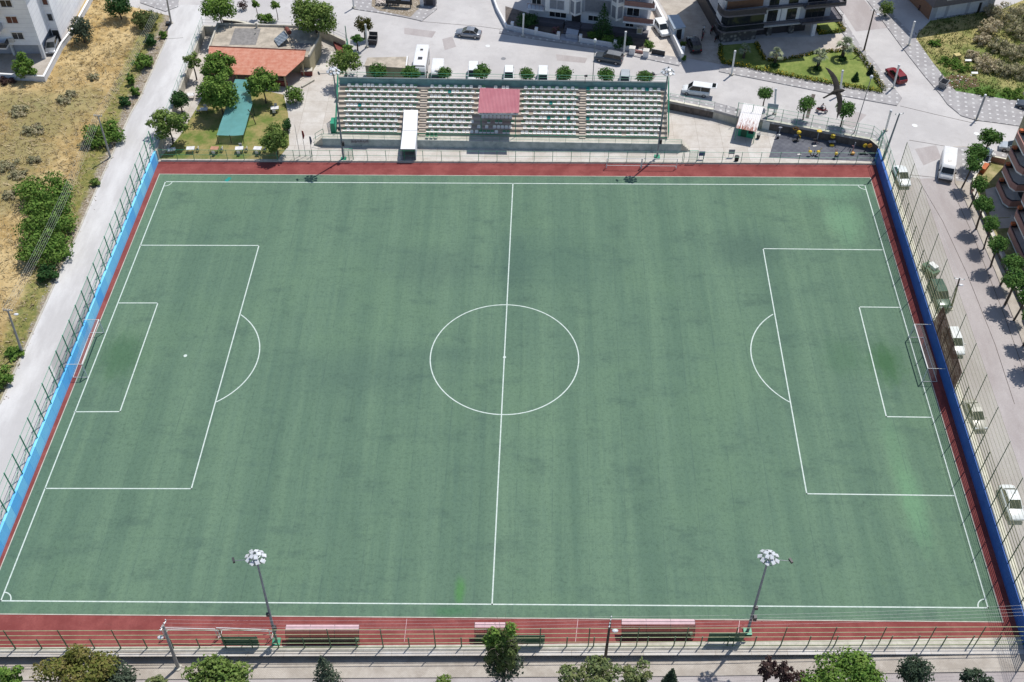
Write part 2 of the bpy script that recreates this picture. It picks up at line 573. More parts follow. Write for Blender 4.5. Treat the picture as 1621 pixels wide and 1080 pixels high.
    fl = t.math('FLOOR', t.math('MULTIPLY', t.n('ShaderNodeSeparateXYZ').outputs[1], .5))
    sy = t.n('ShaderNodeSeparateXYZ'); t.l(t.pos(), sy.inputs[0])
    c = t.mix(t.ramp(t.noise(.8, 5, .7), .35, .7), (.020, .105, .38, 1), (.03, .135, .45, 1))
    c = t.mix(t.ramp(t.math('FRACT', t.math('MULTIPLY', sy.outputs[1], .5)), .0, .06, .5, 0), c, (.012, .06, .22, 1))
    c = t.mix(t.ramp(t.math('ADD', sy.outputs[2], t.noise(1.5, 5, .8)), .5, 1.1, .5, 0), c, (.06, .09, .18, 1))
    t.fin(c, .6)

    t = NT('roof_tiles')
    sx = t.n('ShaderNodeSeparateXYZ'); t.l(t.pos(), sx.inputs[0])
    w1 = t.math('FRACT', t.math('MULTIPLY', sx.outputs[1], 3.0))
    w2 = t.math('FRACT', t.math('MULTIPLY', sx.outputs[0], 4.0))
    c = t.mix(t.ramp(t.noise(1.4, 5, .7), .35, .66), S(224, 144, 116), S(240, 174, 148))
    c = t.mix(t.ramp(w1, 0, .3, .55, 0), c, S(176, 98, 74))
    c = t.mix(t.ramp(w2, 0, .25, .3, 0), c, S(196, 128, 112))
    t.bump(t.math('ADD', w1, w2), .5, .05)
    t.fin(c, .85)

    t = NT('rusty_sheet')
    sx = t.n('ShaderNodeSeparateXYZ'); t.l(t.pos(obj=True), sx.inputs[0])
    g = t.math('ADD', t.noise(2.4, 4, .7, (2.6, .3, 1), obj=True), t.math('MULTIPLY', sx.outputs[1], -.07))
    c = t.mix(t.ramp(g, .55, .74), S(236, 232, 230, .85), S(162, 100, 76))
    t.fin(c, .6, .0)

    t = NT('red_sheet')
    sx = t.n('ShaderNodeSeparateXYZ'); t.l(t.pos(), sx.inputs[0])
    w2 = t.math('FRACT', t.math('MULTIPLY', sx.outputs[0], 4.0))
    c = t.mix(t.ramp(t.noise(.6, 4, .6), .3, .7), S(202, 128, 138), S(212, 142, 150))
    c = t.mix(t.ramp(w2, .0, .35, .4, 0), c, S(188, 108, 120))
    t.fin(c, .6)

    t = NT('siding')       # horizontal cladding boards
    sx = t.n('ShaderNodeSeparateXYZ'); t.l(t.pos(), sx.inputs[0])
    w = t.math('FRACT', t.math('MULTIPLY', sx.outputs[2], 1.25))
    c = t.mix(t.ramp(t.noise(.7, 4, .6), .3, .7), S(226, 228, 234, 1.0), S(238, 240, 244, 1.0))
    c = t.mix(t.ramp(w, 0, .1, .45, 0), c, S(160, 164, 172, .85))
    t.fin(c, .7)

    t = NT('stone_wall')
    v = t.n('ShaderNodeTexVoronoi'); v.inputs['Scale'].default_value = 1.6
    t.l(t.pos(), v.inputs['Vector'])
    c = t.mix(t.ramp(v.outputs['Distance'], .1, .6), S(176, 172, 164), S(96, 94, 94))
    t.fin(c, .85)

    t = NT('glass')
    t.fin((.018, .022, .026, 1), .08)
    t = NT('car_glass')
    t.fin((.012, .016, .018, 1), .06)
    t = NT('solar_glass')
    sx = t.n('ShaderNodeSeparateXYZ'); t.l(t.pos(), sx.inputs[0])
    w2 = t.math('FRACT', t.math('MULTIPLY', t.math('ADD', sx.outputs[0], sx.outputs[1]), 1.6))
    t.fin(t.mix(t.ramp(w2, .0, .3), S(200, 206, 212), S(140, 150, 158)), .25)
mk_surface()

plain('white_paint', S(235, 235, 232, .8), .5, 0, .06)
plain('off_white', S(222, 218, 210, .8), .6, 0, .08)
plain('cream_cap', S(228, 222, 204, .8), .8, 0, .1)
plain('green_metal', (.025, .27, .15, 1), .45)
plain('pale_green_metal', (.36, .40, .22, 1), .5)
plain('fence_post', (.035, .10, .045, 1), .5)
t = NT('dry_lawn')
c = t.mix(t.ramp(t.noise(.5, 5, .7), .35, .66), S(138, 138, 88), S(196, 184, 140))
t.fin(c, .95, 0, .1)
plain('rail_line', S(140, 136, 110), .6)
plain('green_sheet', (.012, .085, .035, 1), .5)
plain('dark_green', (.016, .085, .042, 1), .5)
plain('galvanised', S(150, 156, 160), .4, .4)
plain('grey_pole', S(150, 158, 164), .5, .1)
plain('concrete_pole', S(176, 172, 166), .8)
plain('dark_metal', (.03, .03, .034, 1), .5)
plain('black_rubber', (.014, .014, .015, 1), .8)
plain('rim_metal', S(180, 182, 186), .3, .6)
plain('lamp_white', S(225, 226, 228, .8), .35)
plain('headlamp', S(220, 224, 228, .8), .15)
plain('tail_lamp', (.28, .012, .01, 1), .25)
plain('bus_white', S(240, 240, 240, .82), .35, 0, .04)
plain('car_white', S(238, 240, 240, .82), .3, 0, .04)
plain('car_silver', S(170, 174, 180), .3, .5, .05)
plain('car_grey', S(96, 104, 112), .3, .3, .05)
plain('car_red', (.20, .018, .022, 1), .25, 0, .06)
plain('car_black', (.022, .022, .028, 1), .25, 0, .05)
plain('car_beige', S(198, 193, 182), .35, 0, .05)
plain('car_green', (.03, .075, .055, 1), .25, .1, .05)
plain('car_pale', S(206, 214, 220), .3, .2, .05)
plain('seat_white', S(244, 241, 232, .92), .5, 0, .05)
plain('seat_green', (.10, .26, .14, 1), .5, 0, .1)
plain('seat_teal', (.0, .24, .20, 1), .5, 0, .1)
plain('trunk', (.085, .065, .048, 1), .9, 0, .25)
plain('pale_trunk', (.19, .16, .12, 1), .9, 0, .25)
plain('table_white', S(236, 234, 232, .82), .5)
plain('table_wood', S(204, 150, 120), .7)
plain('chair_dark', (.06, .055, .05, 1), .7)
plain('pink_sheet', S(236, 198, 202), .4, 0, .06)
netmat('tinted_sheet', S(120, 84, 76), .72)
plain('tank_rust', S(130, 72, 58), .8)
plain('brick_red', S(148, 78, 70), .85)
plain('plaster_grey', S(216, 219, 226, .88), .75, 0, .05)
plain('plaster_white', S(240, 240, 240, .82), .7, 0, .04)
plain('plaster_beige', S(196, 184, 150), .8, 0, .08)
plain('plaster_salmon', S(196, 148, 138), .8, 0, .07)
plain('plaster_brown', S(150, 112, 88), .8, 0, .07)
plain('slab_dark', S(112, 108, 114), .7, 0, .06)
plain('facade_dark', S(70, 66, 68), .7, 0, .06)
plain('facade_grey', S(182, 186, 196, .85), .7, 0, .06)
plain('blind_grey', S(150, 154, 164), .7, 0, .08)
plain('blind_brown', S(120, 74, 58), .7, 0, .08)
plain('rail_brown', S(150, 112, 106), .6, 0, .06)
plain('roof_concrete', S(198, 186, 168), .9, 0, .18, .8)
plain('shed_roof', S(172, 186, 200), .4, .2, .05)
plain('bin_grey', S(150, 150, 152), .5, .2)
plain('sign_blue', S(60, 88, 140), .5)
plain('sign_grey', S(150, 156, 164), .5)
plain('yellow_paint', S(238, 200, 48, .8), .45, 0, .06)
plain('orange_paint', S(236, 168, 70, .8), .45, 0, .06)
plain('pink_paint', S(214, 160, 158), .45)
plain('gym_grey', S(176, 176, 184), .45)
plain('pot_orange', S(214, 120, 74), .8)
plain('moto_red', (.22, .02, .03, 1), .3)
plain('skin', S(186, 134, 108), .7, 0, .05)
plain('shirt_blue', S(120, 128, 160), .85)
plain('trousers_dark', S(48, 46, 56), .85)
plain('shirt_light', S(196, 204, 220), .85)
plain('hair_dark', (.02, .016, .014, 1), .8)
plain('flag_red', S(170, 60, 60), .8)
plain('flag_blue', S(96, 104, 130), .8)
plain('bird_brown', (.022, .017, .013, 1), .8, 0, .35, 12)
plain('flower_yellow', S(232, 190, 30, .8), .7, 0, .15)
plain('flower_pink', S(220, 120, 140, .8), .7)
plain('stone_light', S(214, 202, 190), .9, 0, .15)
plain('dry_stick', S(186, 146, 122), .95, 0, .25)
plain('crate_yellow', S(226, 206, 140), .8)
plain('wire_metal', S(214, 214, 210), .5, 0, .03)
netmat('net_pale', S(228, 236, 168, .98), .15, .65)
netmat('net_green', S(150, 180, 140, .8), .16)
netmat('net_grey', S(90, 94, 90), .34)
netmat('net_brown', S(120, 92, 82), .9)
netmat('net_goal', S(222, 222, 222, .8), .13)
netmat('net_light', S(214, 218, 200, .8), .06)
netmat('cloth_teal', S(128, 190, 190, .92), .9)
leafmat('leaf_mid', (.045, .11, .022, 1), (.17, .28, .06, 1), (.19, .28, .065, 1))
leafmat('leaf_dark', (.022, .062, .022, 1), (.06, .125, .045, 1), (.075, .14, .045, 1))
leafmat('leaf_light', (.07, .13, .03, 1), (.19, .27, .07, 1), (.21, .27, .08, 1))
leafmat('leaf_street', (.035, .10, .028, 1), (.115, .215, .055, 1), (.12, .21, .055, 1))
leafmat('leaf_olive', (.045, .065, .045, 1), (.09, .115, .08, 1), (.10, .13, .085, 1))
leafmat('leaf_yellow', (.10, .13, .03, 1), (.18, .19, .05, 1), (.23, .19, .07, 1))
leafmat('leaf_pale', (.10, .14, .055, 1), (.19, .24, .10, 1), (.20, .22, .09, 1))
leafmat('leaf_plum', (.045, .025, .028, 1), (.09, .055, .05, 1), (.10, .07, .06, 1))
leafmat('leaf_hedge', (.04, .075, .015, 1), (.09, .13, .03, 1), (.12, .14, .03, 1))
leafmat('leaf_palm', (.16, .2, .12, 1), (.34, .38, .24, 1), (.36, .38, .26, 1))
leafmat('leaf_grey', (.22, .22, .12, 1), (.42, .39, .24, 1), (.46, .40, .26, 1))
leafmat('leaf_dry', (.36, .30, .19, 1), (.6, .52, .36, 1), (.54, .47, .3, 1))
leafmat('straw_blade', (.36, .28, .15, 1), (.62, .52, .33, 1), (.5, .41, .23, 1))
leafmat('weed_blade', (.06, .10, .025, 1), (.12, .17, .04, 1), (.22, .2, .09, 1))

plain('cap_grey', S(122, 130, 132), .8, 0, .1)
plain('stand_teal', S(128, 166, 166, .8), .8, 0, .14, .7)
plain('aisle_concrete', S(204, 190, 174), .9, 0, .12)
plain('roof_patch', S(150, 146, 142), .9, 0, .15)
t = NT('stand_step')
c = t.mix(t.ramp(t.noise(1.2, 5, .7, (.3, 1, 1)), .35, .66), S(186, 172, 156), S(212, 200, 186))
t.fin(c, .9)
t = NT('tunnel_white')
n_ = t.noise(1.1, 5, .75, (2, .5, 1))
c = t.mix(t.ramp(n_, .62, .72), S(240, 240, 240, .82), S(190, 140, 124))
t.fin(c, .4)
leafmat('leaf_plum_green', (.05, .06, .02, 1), (.10, .11, .03, 1), (.13, .10, .04, 1))
leafmat('leaf_grey_green', (.06, .09, .035, 1), (.11, .15, .05, 1), (.13, .15, .06, 1))
leafmat('leaf_olive_dark', (.03, .05, .035, 1), (.06, .085, .055, 1), (.07, .10, .06, 1))
leafmat('leaf_mid_grey', (.04, .075, .04, 1), (.085, .13, .06, 1), (.12, .16, .07, 1))
leafmat('leaf_pinkish', (.06, .09, .03, 1), (.34, .14, .18, 1), (.12, .10, .05, 1))
# ------------------------------------------------------------------ the ground
def struct(name, mb, mat):
    return mb.build(name, mat, kind='structure')

T_TL, T_TR, T_BR = U(252.5, 276), U(1377.7, 281.6), U(1588, 985)
_d = U(0, 902) - T_TL
T_BL = T_TL + _d * ((-35.87 - T_TL.y) / _d.y)
T_BR = Vector((T_BR.x, T_BR.y, 0))
WL = [(-51.75, 38.6), (-53.4, -40.6)]        # inner foot of the left pitch wall
WR = [(54.15, 39.3), (52.15, -39.4)]         # inner foot of the right pitch wall

BACK = P2([(322, 42), (510, 48), (548, 66), (556, 100), (541, 112)], ZS)
BACK2 = P2([(1060, 160), (1130, 174), (1166, 184), (1213, 191), (1378, 221), (1390, 231)], ZS)
WLo = [(-52.1, 38.6), (-53.75, -40.6)]
WRo = [(54.5, 39.3), (52.5, -39.4)]
hole = [WLo[1], WLo[0]] + BACK[:4] + [(-27.0, 54.6), (24.2, 53.4)] + BACK2 + [(54.9, 42.2), WRo[0], WRo[1]]
struct('street', MB().sheet([(-500, -300), (-53.75, -300)] + hole + [(52.5, -300), (500, -300), (500, 500), (-500, 500)], ZS), 'street')
basin = [(-53.8, -40.6), (-52.2, 38.6), (-52.2, 74.5), (-24, 74.5), (-24, 55), (25, 55), (33, 51), (54, 44.5), (55.0, 42), (52.6, -39.4)]
struct('concrete_yard', MB().sheet(basin, 0.0), 'yard_concrete')
struct('ground', MB().sheet([(-600, -400), (600, -400), (600, 600), (-600, 600)], -1.6), 'earth')

# street patches
kerbL = P2([(0, 640), (91, 440), (124, 367), (155.5, 294), (207, 180), (222, 155), (242, 110), (265, 59), (270, 22)], ZS)
struct('lane', MB().sheet([kerbL[0], (-53.77, kerbL[0][1]), (-53.77, -60), (-60, -60)][::-1] + [], ZS + .006), 'concrete_road')
struct('lane', MB().sheet([(-53.74, -12), (-52.13, 38.6), BACK[0], tuple(U(330, 8, ZS)[:2]), tuple(U(268, 8, ZS)[:2])] + kerbL[::-1] + [(-59.2, -12)], ZS + .012), 'concrete_road')
rr = P2([(1402, 268), (1452, 283), (1500, 282), (1530, 290), (1560, 360), (1600, 470), (1640, 590), (1700, 800), (1800, 1080), (1640, 1080), (1615, 985), (1560, 800)], ZS)
struct('road', MB().sheet([(54.6, 36), rr[1], rr[2], rr[3], (rr[4][0], rr[4][1]), (rr[5][0], rr[5][1]), rr[6], rr[7], (66.0, -60), (52.7, -60), (52.55, -39.4)], ZS + .012), 'asphalt')
struct('road', MB().sheet(P2([(1322, 0), (1368, 0), (1408, 44), (1355, 50)], ZS), ZS + .01), 'asphalt')

# field
FIELD = kerbL[:-1] + P2([(268, 25), (212, 12), (170, 0)], ZS)
fe = FIELD + [(FIELD[-1][0] - 3, 100), (-200, 100), (-200, -80), (-60.5, -80)]
struct('dry_field', MB().sheet(fe, ZS + .02), 'straw')
k = MB()
for i in range(len(kerbL) - 2):
    k.wall([kerbL[i], kerbL[i + 1]], .22, ZS, ZS + .09)
struct('kerb', k, 'stained_concrete')

# corner lot with weeds
LOT = P2([(1450, 62), (1466, 86), (1500, 128), (1512, 145), (1560, 153), (1640, 164)], ZS) + [(130, 48), (130, 110), (84.5, 80.5), (71.0, 76.4), (68.0, 72.5)]
struct('vacant_lot', MB().sheet(LOT, ZS + .03), 'weeds')

# raised pavements with a kerb step
def pavement(px, mat='paving', h=.12, extra=None):
    pts = P2(px, ZS + h) + (extra or [])
    return struct('pavement', MB().prism(pts, ZS - .3, ZS + h), mat)
pavement([(1426, 72), (1462, 118), (1490, 151), (1500, 165), (1522, 183), (1545, 190), (1585, 195), (1640, 203)], extra=[(100, 46), (100, 53)] +
         P2([(1640, 164), (1560, 152), (1513, 144), (1497, 128), (1466, 84), (1448, 58), (1418, 28), (1398, 0), (1372, 0), (1395, 30)], ZS + .12))
pavement([(1138, 113), (1240, 133), (1330, 151), (1420, 167), (1428, 155), (1405, 125), (1385, 98), (1366, 78), (1340, 38), (1325, 4), (1316, 8), (1334, 52), (1360, 88), (1392, 134), (1399, 149), (1360, 143), (1300, 132), (1180, 108), (1140, 104)])
pavement([(790, 52), (850, 62), (940, 76), (1000, 88), (1075, 104), (1083, 92), (1030, 84), (960, 74), (880, 62), (820, 52), (792, 45)])
pavement([(1056, 148), (1130, 163), (1213, 181), (1380, 213), (1395, 224), (1399, 240), (1386, 219), (1375, 209), (1215, 177)][:1] + [(1130, 162), (1166, 171), (1260, 189), (1390, 212), (1402, 222), (1406, 240), (1396, 243), (1391, 231), (1378, 221), (1213, 191), (1166, 184), (1130, 174), (1060, 160)])
pavement([(1500, 284), (1530, 284), (1565, 330), (1562, 360), (1530, 300)][:0] + [(1509, 232), (1534, 232), (1537, 262), (1545, 310), (1561, 352), (1583, 398), (1612, 458), (1640, 520), (1665, 600), (1640, 600), (1607, 510), (1576, 430), (1548, 366), (1526, 312), (1512, 290)], 'paving_plain')
struct('pavement', MB().sheet(P2([(1510, 233), (1533, 233), (1537, 262), (1542, 290), (1513, 286)], ZS + .124), ZS + .126), 'paving')
pavement([(1562, 236), (1580, 240), (1640, 252), (1640, 258), (1600, 251), (1566, 246)])
pavement([(560, 14), (600, 20), (640, 27), (668, 33), (692, 14), (690, -20), (560, -20)], 'paving')
pavement([(222, 4), (262, 18), (282, 10), (284, -20), (222, -20)], 'paving')

# ground of the plots
struct('driveway', MB().sheet(P2([(1032, 44), (1022, 66), (1020, 84), (1078, 92), (1083, 90), (1050, 20), (1030, -10), (1008, -10)], ZS), ZS + .02), 'drive_paving')
struct('driveway', MB().sheet(P2([(1086, 92), (1140, 102), (1140, 72), (1100, -20), (1030, -20), (1060, 30)], ZS), ZS + .03), 'paving_plain')
struct('courtyard', MB().sheet(P2([(1196, 66), (1212, 96), (1226, 98), (1268, 90), (1300, 80), (1340, 82), (1333, 54), (1288, 58), (1200, 60)], ZS), ZS + .02), 'drive_paving')
GL = P2([(1141, 72), (1141, 100), (1180, 106), (1240, 119), (1300, 130), (1360, 140), (1398, 147), (1380, 116), (1357, 84), (1345, 80), (1300, 84), (1262, 92), (1214, 96), (1196, 68)], ZS)
struct('garden_lawn', MB().sheet(GL, ZS + .035), 'lawn')
struct('garden_lawn', MB().sheet(P2([(1288, 40), (1296, 56), (1334, 52), (1322, 28), (1300, 20)], ZS), ZS + .035), 'lawn')
struct('lawn', MB().sheet(P2([(252, 252), (440, 252), (458, 230), (456, 180), (449, 150), (390, 138), (330, 135), (312, 170), (285, 215)], 0), .012), 'garden_lawn')
struct('rubber_floor', MB().sheet(P2([(1217, 250), (1222, 233), (1232, 202), (1262, 207), (1378, 231), (1389, 240), (1389, 256)], 0), .014), 'rubber_floor')
struct('terrace', MB().sheet([(-100, 58.4), (-74.2, 58.4), (-74.0, 69), (-74.0, 90), (-100, 90)], ZS + .03), 'paving_plain')
struct('garden_soil', MB().sheet(P2([(800, 42), (835, 53), (900, 63), (920, 65), (1000, 77), (1022, 78), (1026, 60), (900, 40), (800, 10)], ZS), ZS + .02), 'dark_wall')
struct('garden_soil', MB().sheet(P2([(1537, 292), (1549, 312), (1580, 250), (1560, 246)], ZS)[:0] + P2([(1541, 288), (1565, 247), (1605, 254), (1640, 262), (1640, 470), (1600, 420), (1566, 352)], ZS), ZS + .025), 'dry_lawn')
struct('building_site', MB().sheet(P2([(588, 10), (600, 17), (650, 27), (668, 8), (680, -15), (590, -15)], ZS + .12), ZS + .135), 'straw')

# street beyond the near wall, slightly rising to the right
def zb(x):
    st = [(-60, -1.05), (-48, -1.0), (20, -.72), (46, -.12), (60, .1)]
    for (a, za), (b, z2) in zip(st, st[1:]):
        if x <= b:
            return za + (z2 - za) * max(0, (x - a)) / (b - a)
    return .1
def low_strip(name, y0, y1, dz, mat, thick=0):
    m = MB()
    xs = [-53.6, -48, -30, -10, 5, 20, 33, 46, 52.4]
    for a, b in zip(xs, xs[1:]):
        q = []
        for x, y in ((a, y0(a)), (b, y0(b)), (b, y1(b)), (a, y1(a))):
            q.append((x, y, zb(x) + dz))
        m.poly(q)
        if thick:
            m.poly([(a, y0(a), zb(a) + dz - thick), (b, y0(b), zb(b) + dz - thick), (b, y0(b), zb(b) + dz), (a, y0(a), zb(a) + dz)])
    struct(name, m, mat)
FY = lambda x: -39.75 + (x + 47) * .0135         # line of the near fence
low_strip('pavement', lambda x: FY(x) - 2.75, lambda x: FY(x) - .28, 0, 'paving_plain', .14)
low_strip('road', lambda x: -300, lambda x: FY(x) - 2.7, -.12, 'asphalt')

# ------------------------------------------------------------------ pitch
TB = [(-53.5, U(40, 1027).y - .0), tuple(U(800, 1021)[:2]), tuple(U(1400, 1013)[:2]), (52.2, U(1600, 1009.5).y)]
struct('running_track', MB().sheet([TB[0], (-51.8, 38.75), (54.2, 38.85), TB[3], TB[2], TB[1]], .012), 'track')
turf = [T_TL, T_TR, T_BR, T_BL]
struct('turf_pitch', MB().sheet([tuple(p[:2]) for p in turf], .026), 'turf')
k = MB()
for i in range(4):
    a, b = turf[i], turf[(i + 1) % 4]
    d = (b - a).normalized() * .06
    k.wall([tuple((a - d)[:2]), tuple((b + d)[:2])][::1], .1, .013, .045 + .002 * i)
struct('turf_edging', k, 'stained_concrete')

# line markings, each end measured on the ground
LN = MB()
LZ = .034
def line(a, b, w=.14):
    a, b = (U(*p) if len(p) == 2 else Vector(p) for p in (a, b))
    d = (b - a).normalized(); n = Vector((-d.y, d.x, 0)) * (w / 2); e = d * (w / 2)
    q = [a - e - n, b + e - n, b + e + n, a - e + n]
    LN.add([(p.x, p.y, LZ) for p in q], [(0, 1, 2, 3)])
def arc(c, r, a0, a1, n=64, w=.14):
    pts = [(c[0] + r * cos(a0 + (a1 - a0) * i / n), c[1] + r * sin(a0 + (a1 - a0) * i / n)) for i in range(n + 1)]
    inn = [(c[0] + (p[0] - c[0]) * (r - w / 2) / r, c[1] + (p[1] - c[1]) * (r - w / 2) / r, LZ + .004) for p in pts]
    out = [(c[0] + (p[0] - c[0]) * (r + w / 2) / r, c[1] + (p[1] - c[1]) * (r + w / 2) / r, LZ + .004) for p in pts]
    o = len(LN.v)
    LN.add(inn + out, [(i, n + 1 + i, n + 2 + i, i + 1) for i in range(n)])
TL, TR, BR_, BL = (262, 288), (1369, 293.5), (1564, 962.5), (1.5, 951.5)
line(TL, TR); line(TR, BR_); line(BR_, BL); line(BL, TL)
line((812, 291), (779, 957))
line((222, 388.6), (410, 389)); line((410, 389), (303, 774)); line((303, 774), (72, 773.6))
line((188, 480), (250, 480)); line((250, 480), (190, 652)); line((190, 652), (118, 652.3))
line((1396, 396), (1208, 394)); line((1208, 394), (1277, 782)); line((1277, 782), (1511, 785))
line((1424, 487), (1360, 486.3)); line((1360, 486.3), (1403, 660)); line((1403, 660), (1475, 661))
cc = U(798.3, 566.2); cc = Vector((-.07, .03, 0))
arc(cc, 9.18, 0, 2 * pi, 96)
arc(cc, .1, 0, 2 * pi, 12, .2)
def parc(spot, pa, pb):
    a, b = U(*pa), U(*pb)
    a0 = atan2(a.y - spot.y, a.x - spot.x); a1 = atan2(b.y - spot.y, b.x - spot.x)
    r = ((a - spot).length + (b - spot).length) / 2
    if a1 - a0 > pi: a0 += 2 * pi
    if a0 - a1 > pi: a1 += 2 * pi
    arc(spot, r, a0, a1, 32)
spL = U(293.5, 563.5)
parc(spL, (382, 498), (342, 636))
m1, m2 = U(1223.5, 498), U(1250, 637); ax = U(1188.5, 556)
# circle through three points
def c3(a, b, c):
    d = 2 * (a.x * (b.y - c.y) + b.x * (c.y - a.y) + c.x * (a.y - b.y))
    ux = ((a.x ** 2 + a.y ** 2) * (b.y - c.y) + (b.x ** 2 + b.y ** 2) * (c.y - a.y) + (c.x ** 2 + c.y ** 2) * (a.y - b.y)) / d
    uy = ((a.x ** 2 + a.y ** 2) * (c.x - b.x) + (b.x ** 2 + b.y ** 2) * (a.x - c.x) + (c.x ** 2 + c.y ** 2) * (b.x - a.x)) / d
    return Vector((ux, uy, 0))
parc(c3(m1, ax, m2), (1223.5, 498), (1250, 637))
for c, q0 in ((TL, -90), (TR, 180), (BR_, 90), (BL, 0)):
    p = U(*c)
    arc((p.x, p.y), 1.0, radians(q0), radians(q0 + 90), 12, .12)
struct('pitch_markings', LN, 'line_paint')
# worn penalty spot and a blue paint mark on the far touchline
m = MB()
m.cyl((spL.x, spL.y, .0), .22, .038, 14)
struct('penalty_spot', m, 'line_paint')
p = U(361, 284.5)
m = MB(); m.box(p.x, p.y, .03, .55, 1.0, .016, -.5)
struct('paint_mark', m, 'seat_teal')
# two thin white lines across the near track
m = MB()
for u in (643, 914, 1170):
    a, b = U(u + 1, 980), U(u - 3, 1016)
    m.wall([tuple(a[:2]), tuple(b[:2])], .035, .013, .018)
struct('lane_markings', m, 'pink_sheet')

# manhole covers and a concrete strip in the street
for u, v in ((1448, 199), (1546, 212)):
    p = U(u, v, ZS)
    tag(recentre(MB().cyl((p.x, p.y, ZS), .42, .025, 18).build('manhole_cover', 'white_paint')), 'pale round manhole cover ' + ('near the corner of the gym fence' if u < 1500 else 'under the double crowned street tree'), 'manhole')
for u, v, w in ((797, 93, 'in front of the white hatchback behind the stand'), (772, 73, 'beside the silver saloon in the street')):
    p = U(u, v, ZS)
    tag(recentre(MB().cyl((p.x, p.y, ZS), .4, .022, 18).build('manhole_cover', 'bin_grey' if v > 80 else 'white_paint')), ('grey' if v > 80 else 'pale') + ' round manhole cover ' + w, 'manhole')
m = MB()
for pl in ([(664, 34), (760, 42), (838, 53)], [(1425, 168), (1475, 180), (1545, 196)], [(1439, 222), (1511, 234)], [(1452, 282), (1492, 350), (1530, 432), (1575, 545), (1606, 640)], [(1507, 300), (1540, 372), (1590, 500), (1625, 600)],
           [(1440, 277), (1480, 281)], [(232, 60), (262, 62), (290, 60)]):
    m.wall([tuple(U(u, v, ZS)[:2]) for u, v in pl], .07, ZS + .012, ZS + .02)
struct('road_joints', m, 'dark_wall')
for q in ([(700, 62), (716, 58), (722, 74), (704, 80)], [(640, 44), (690, 50), (684, 60), (640, 54)], [(1330, 196), (1352, 176), (1372, 182), (1350, 204)], [(1448, 236), (1482, 230), (1490, 250), (1462, 262)], [(1010, 112), (1040, 118), (1034, 128), (1008, 122)], [(880, 86), (930, 92), (926, 100), (882, 96)]):
    struct('road_patch', MB().sheet(P2(q, ZS), ZS + .008), 'asphalt')
struct('speed_hump', MB().sheet(P2([(1291, 150), (1280, 188), (1275, 187), (1285, 149)], ZS), ZS + .03), 'dark_wall')
p = U(12, 520, ZS)

# ------------------------------------------------------------------ walls
def wallthing(name, label, pts, w, z0, z1, mat, cap=None, capw=.1, capmat='cream_cap', cat='wall', group=None):
    t = thing(name, label, cat, (pts[0][0], pts[0][1], z0), 0, group)
    MB().wall(pts, w, z0, z1).build('wall_body', mat, t)
    if cap:
        MB().wall(pts, w + capw, z1 + .002, z1 + cap).build('wall_cap', capmat, t)
    return t
WLc = [(WL[0][0] - .14, WL[0][1] + .1), (WL[1][0] - .14, WL[1][1])]
WRc = [(WR[0][0] + .16, WR[0][1] + .9), (WR[1][0] + .16, WR[1][1])]
wallthing('padded_wall', 'bright sky blue wall along the sunlit side of the pitch', WLc, .28, 0, 1.95, 'blue_wall', .05, .02, 'blue_wall')
wallthing('padded_wall', 'dark blue wall along the shaded side of the pitch, colour darkened for shade', WRc, .3, 0, 1.95, 'blue_wall_shaded', .05, .02, 'blue_wall_shaded')
m = MB()
m.wall([(WRc[0][0] + .55, WRc[0][1]), (WRc[1][0] + .55, WRc[1][1])], .62, ZS - .2, ZS + .38)
struct('kerb', m, 'cream_cap')
wallthing('low_wall', 'low pale kerb wall under the fence in front of the stand', [(-51.4, 39.0), (54.0, 39.1)], .3, 0, .22, 'stained_concrete')
wallthing('retaining_wall', 'dark curved retaining wall behind the outdoor gym', BACK2[3:] + [(54.75, 42.0), (54.6, 40.3)], .3, 0, ZS + .1, 'dark_wall', .06, .14)
wallthing('retaining_wall', 'stained concrete wall under the pavement beside the stand', BACK2[:2], .3, 0, ZS + .1, 'dark_wall', .06, .14)
wallthing('retaining_wall', 'low ramp wall beside the yard gate behind the standing man', BACK2[1:4], .2, 0, ZS + .02, 'stained_concrete')
wallthing('retaining_wall', 'grey retaining wall at the rear of the clubhouse plot', BACK[:4], .3, 0, ZS + .12, 'stained_concrete')
wallthing('retaining_wall', 'plain wall hidden behind the back row of the stand', [BACK[3], (-27.0, 54.6), (24.2, 53.4), BACK2[0]], .3, 0, ZS + .1, 'stained_concrete')
wallthing('garden_kerb', 'pale kerb wall between the clubhouse garden and the lane', [(-51.95, 39.2), BACK[0]], .3, 0, ZS + .15, 'stained_concrete')
wallthing('boundary_wall', 'brown stone wall behind the clubhouse flat roof', P2([(352, 31), (378, 34), (412, 42), (440, 46)], ZS + 1.0), .3, ZS - 1.4, ZS + 1.0, 'dark_wall', .1, .1)
# near wall carrying the fence
t = thing('retaining_wall', 'long low concrete wall under the near fence', 'wall', (0, FY(0), 0))
m = MB()
m.prism([(-53.6, FY(-53.6) - .3), (52.4, FY(52.4) - .3), (52.2, FY(52) + .1), (-53.5, FY(-53.5) + .1)], -1.5, .06)
m.build('wall_body', 'dark_wall', t)
m = MB()
m.prism([(-53.6, FY(-53.6) - .34), (52.4, FY(52.4) - .34), (52.2, TB[3][1]), TB[2], TB[1], (-53.5, TB[0][1])], .002, .10)
m.build('wall_cap', 'stained_concrete', t)
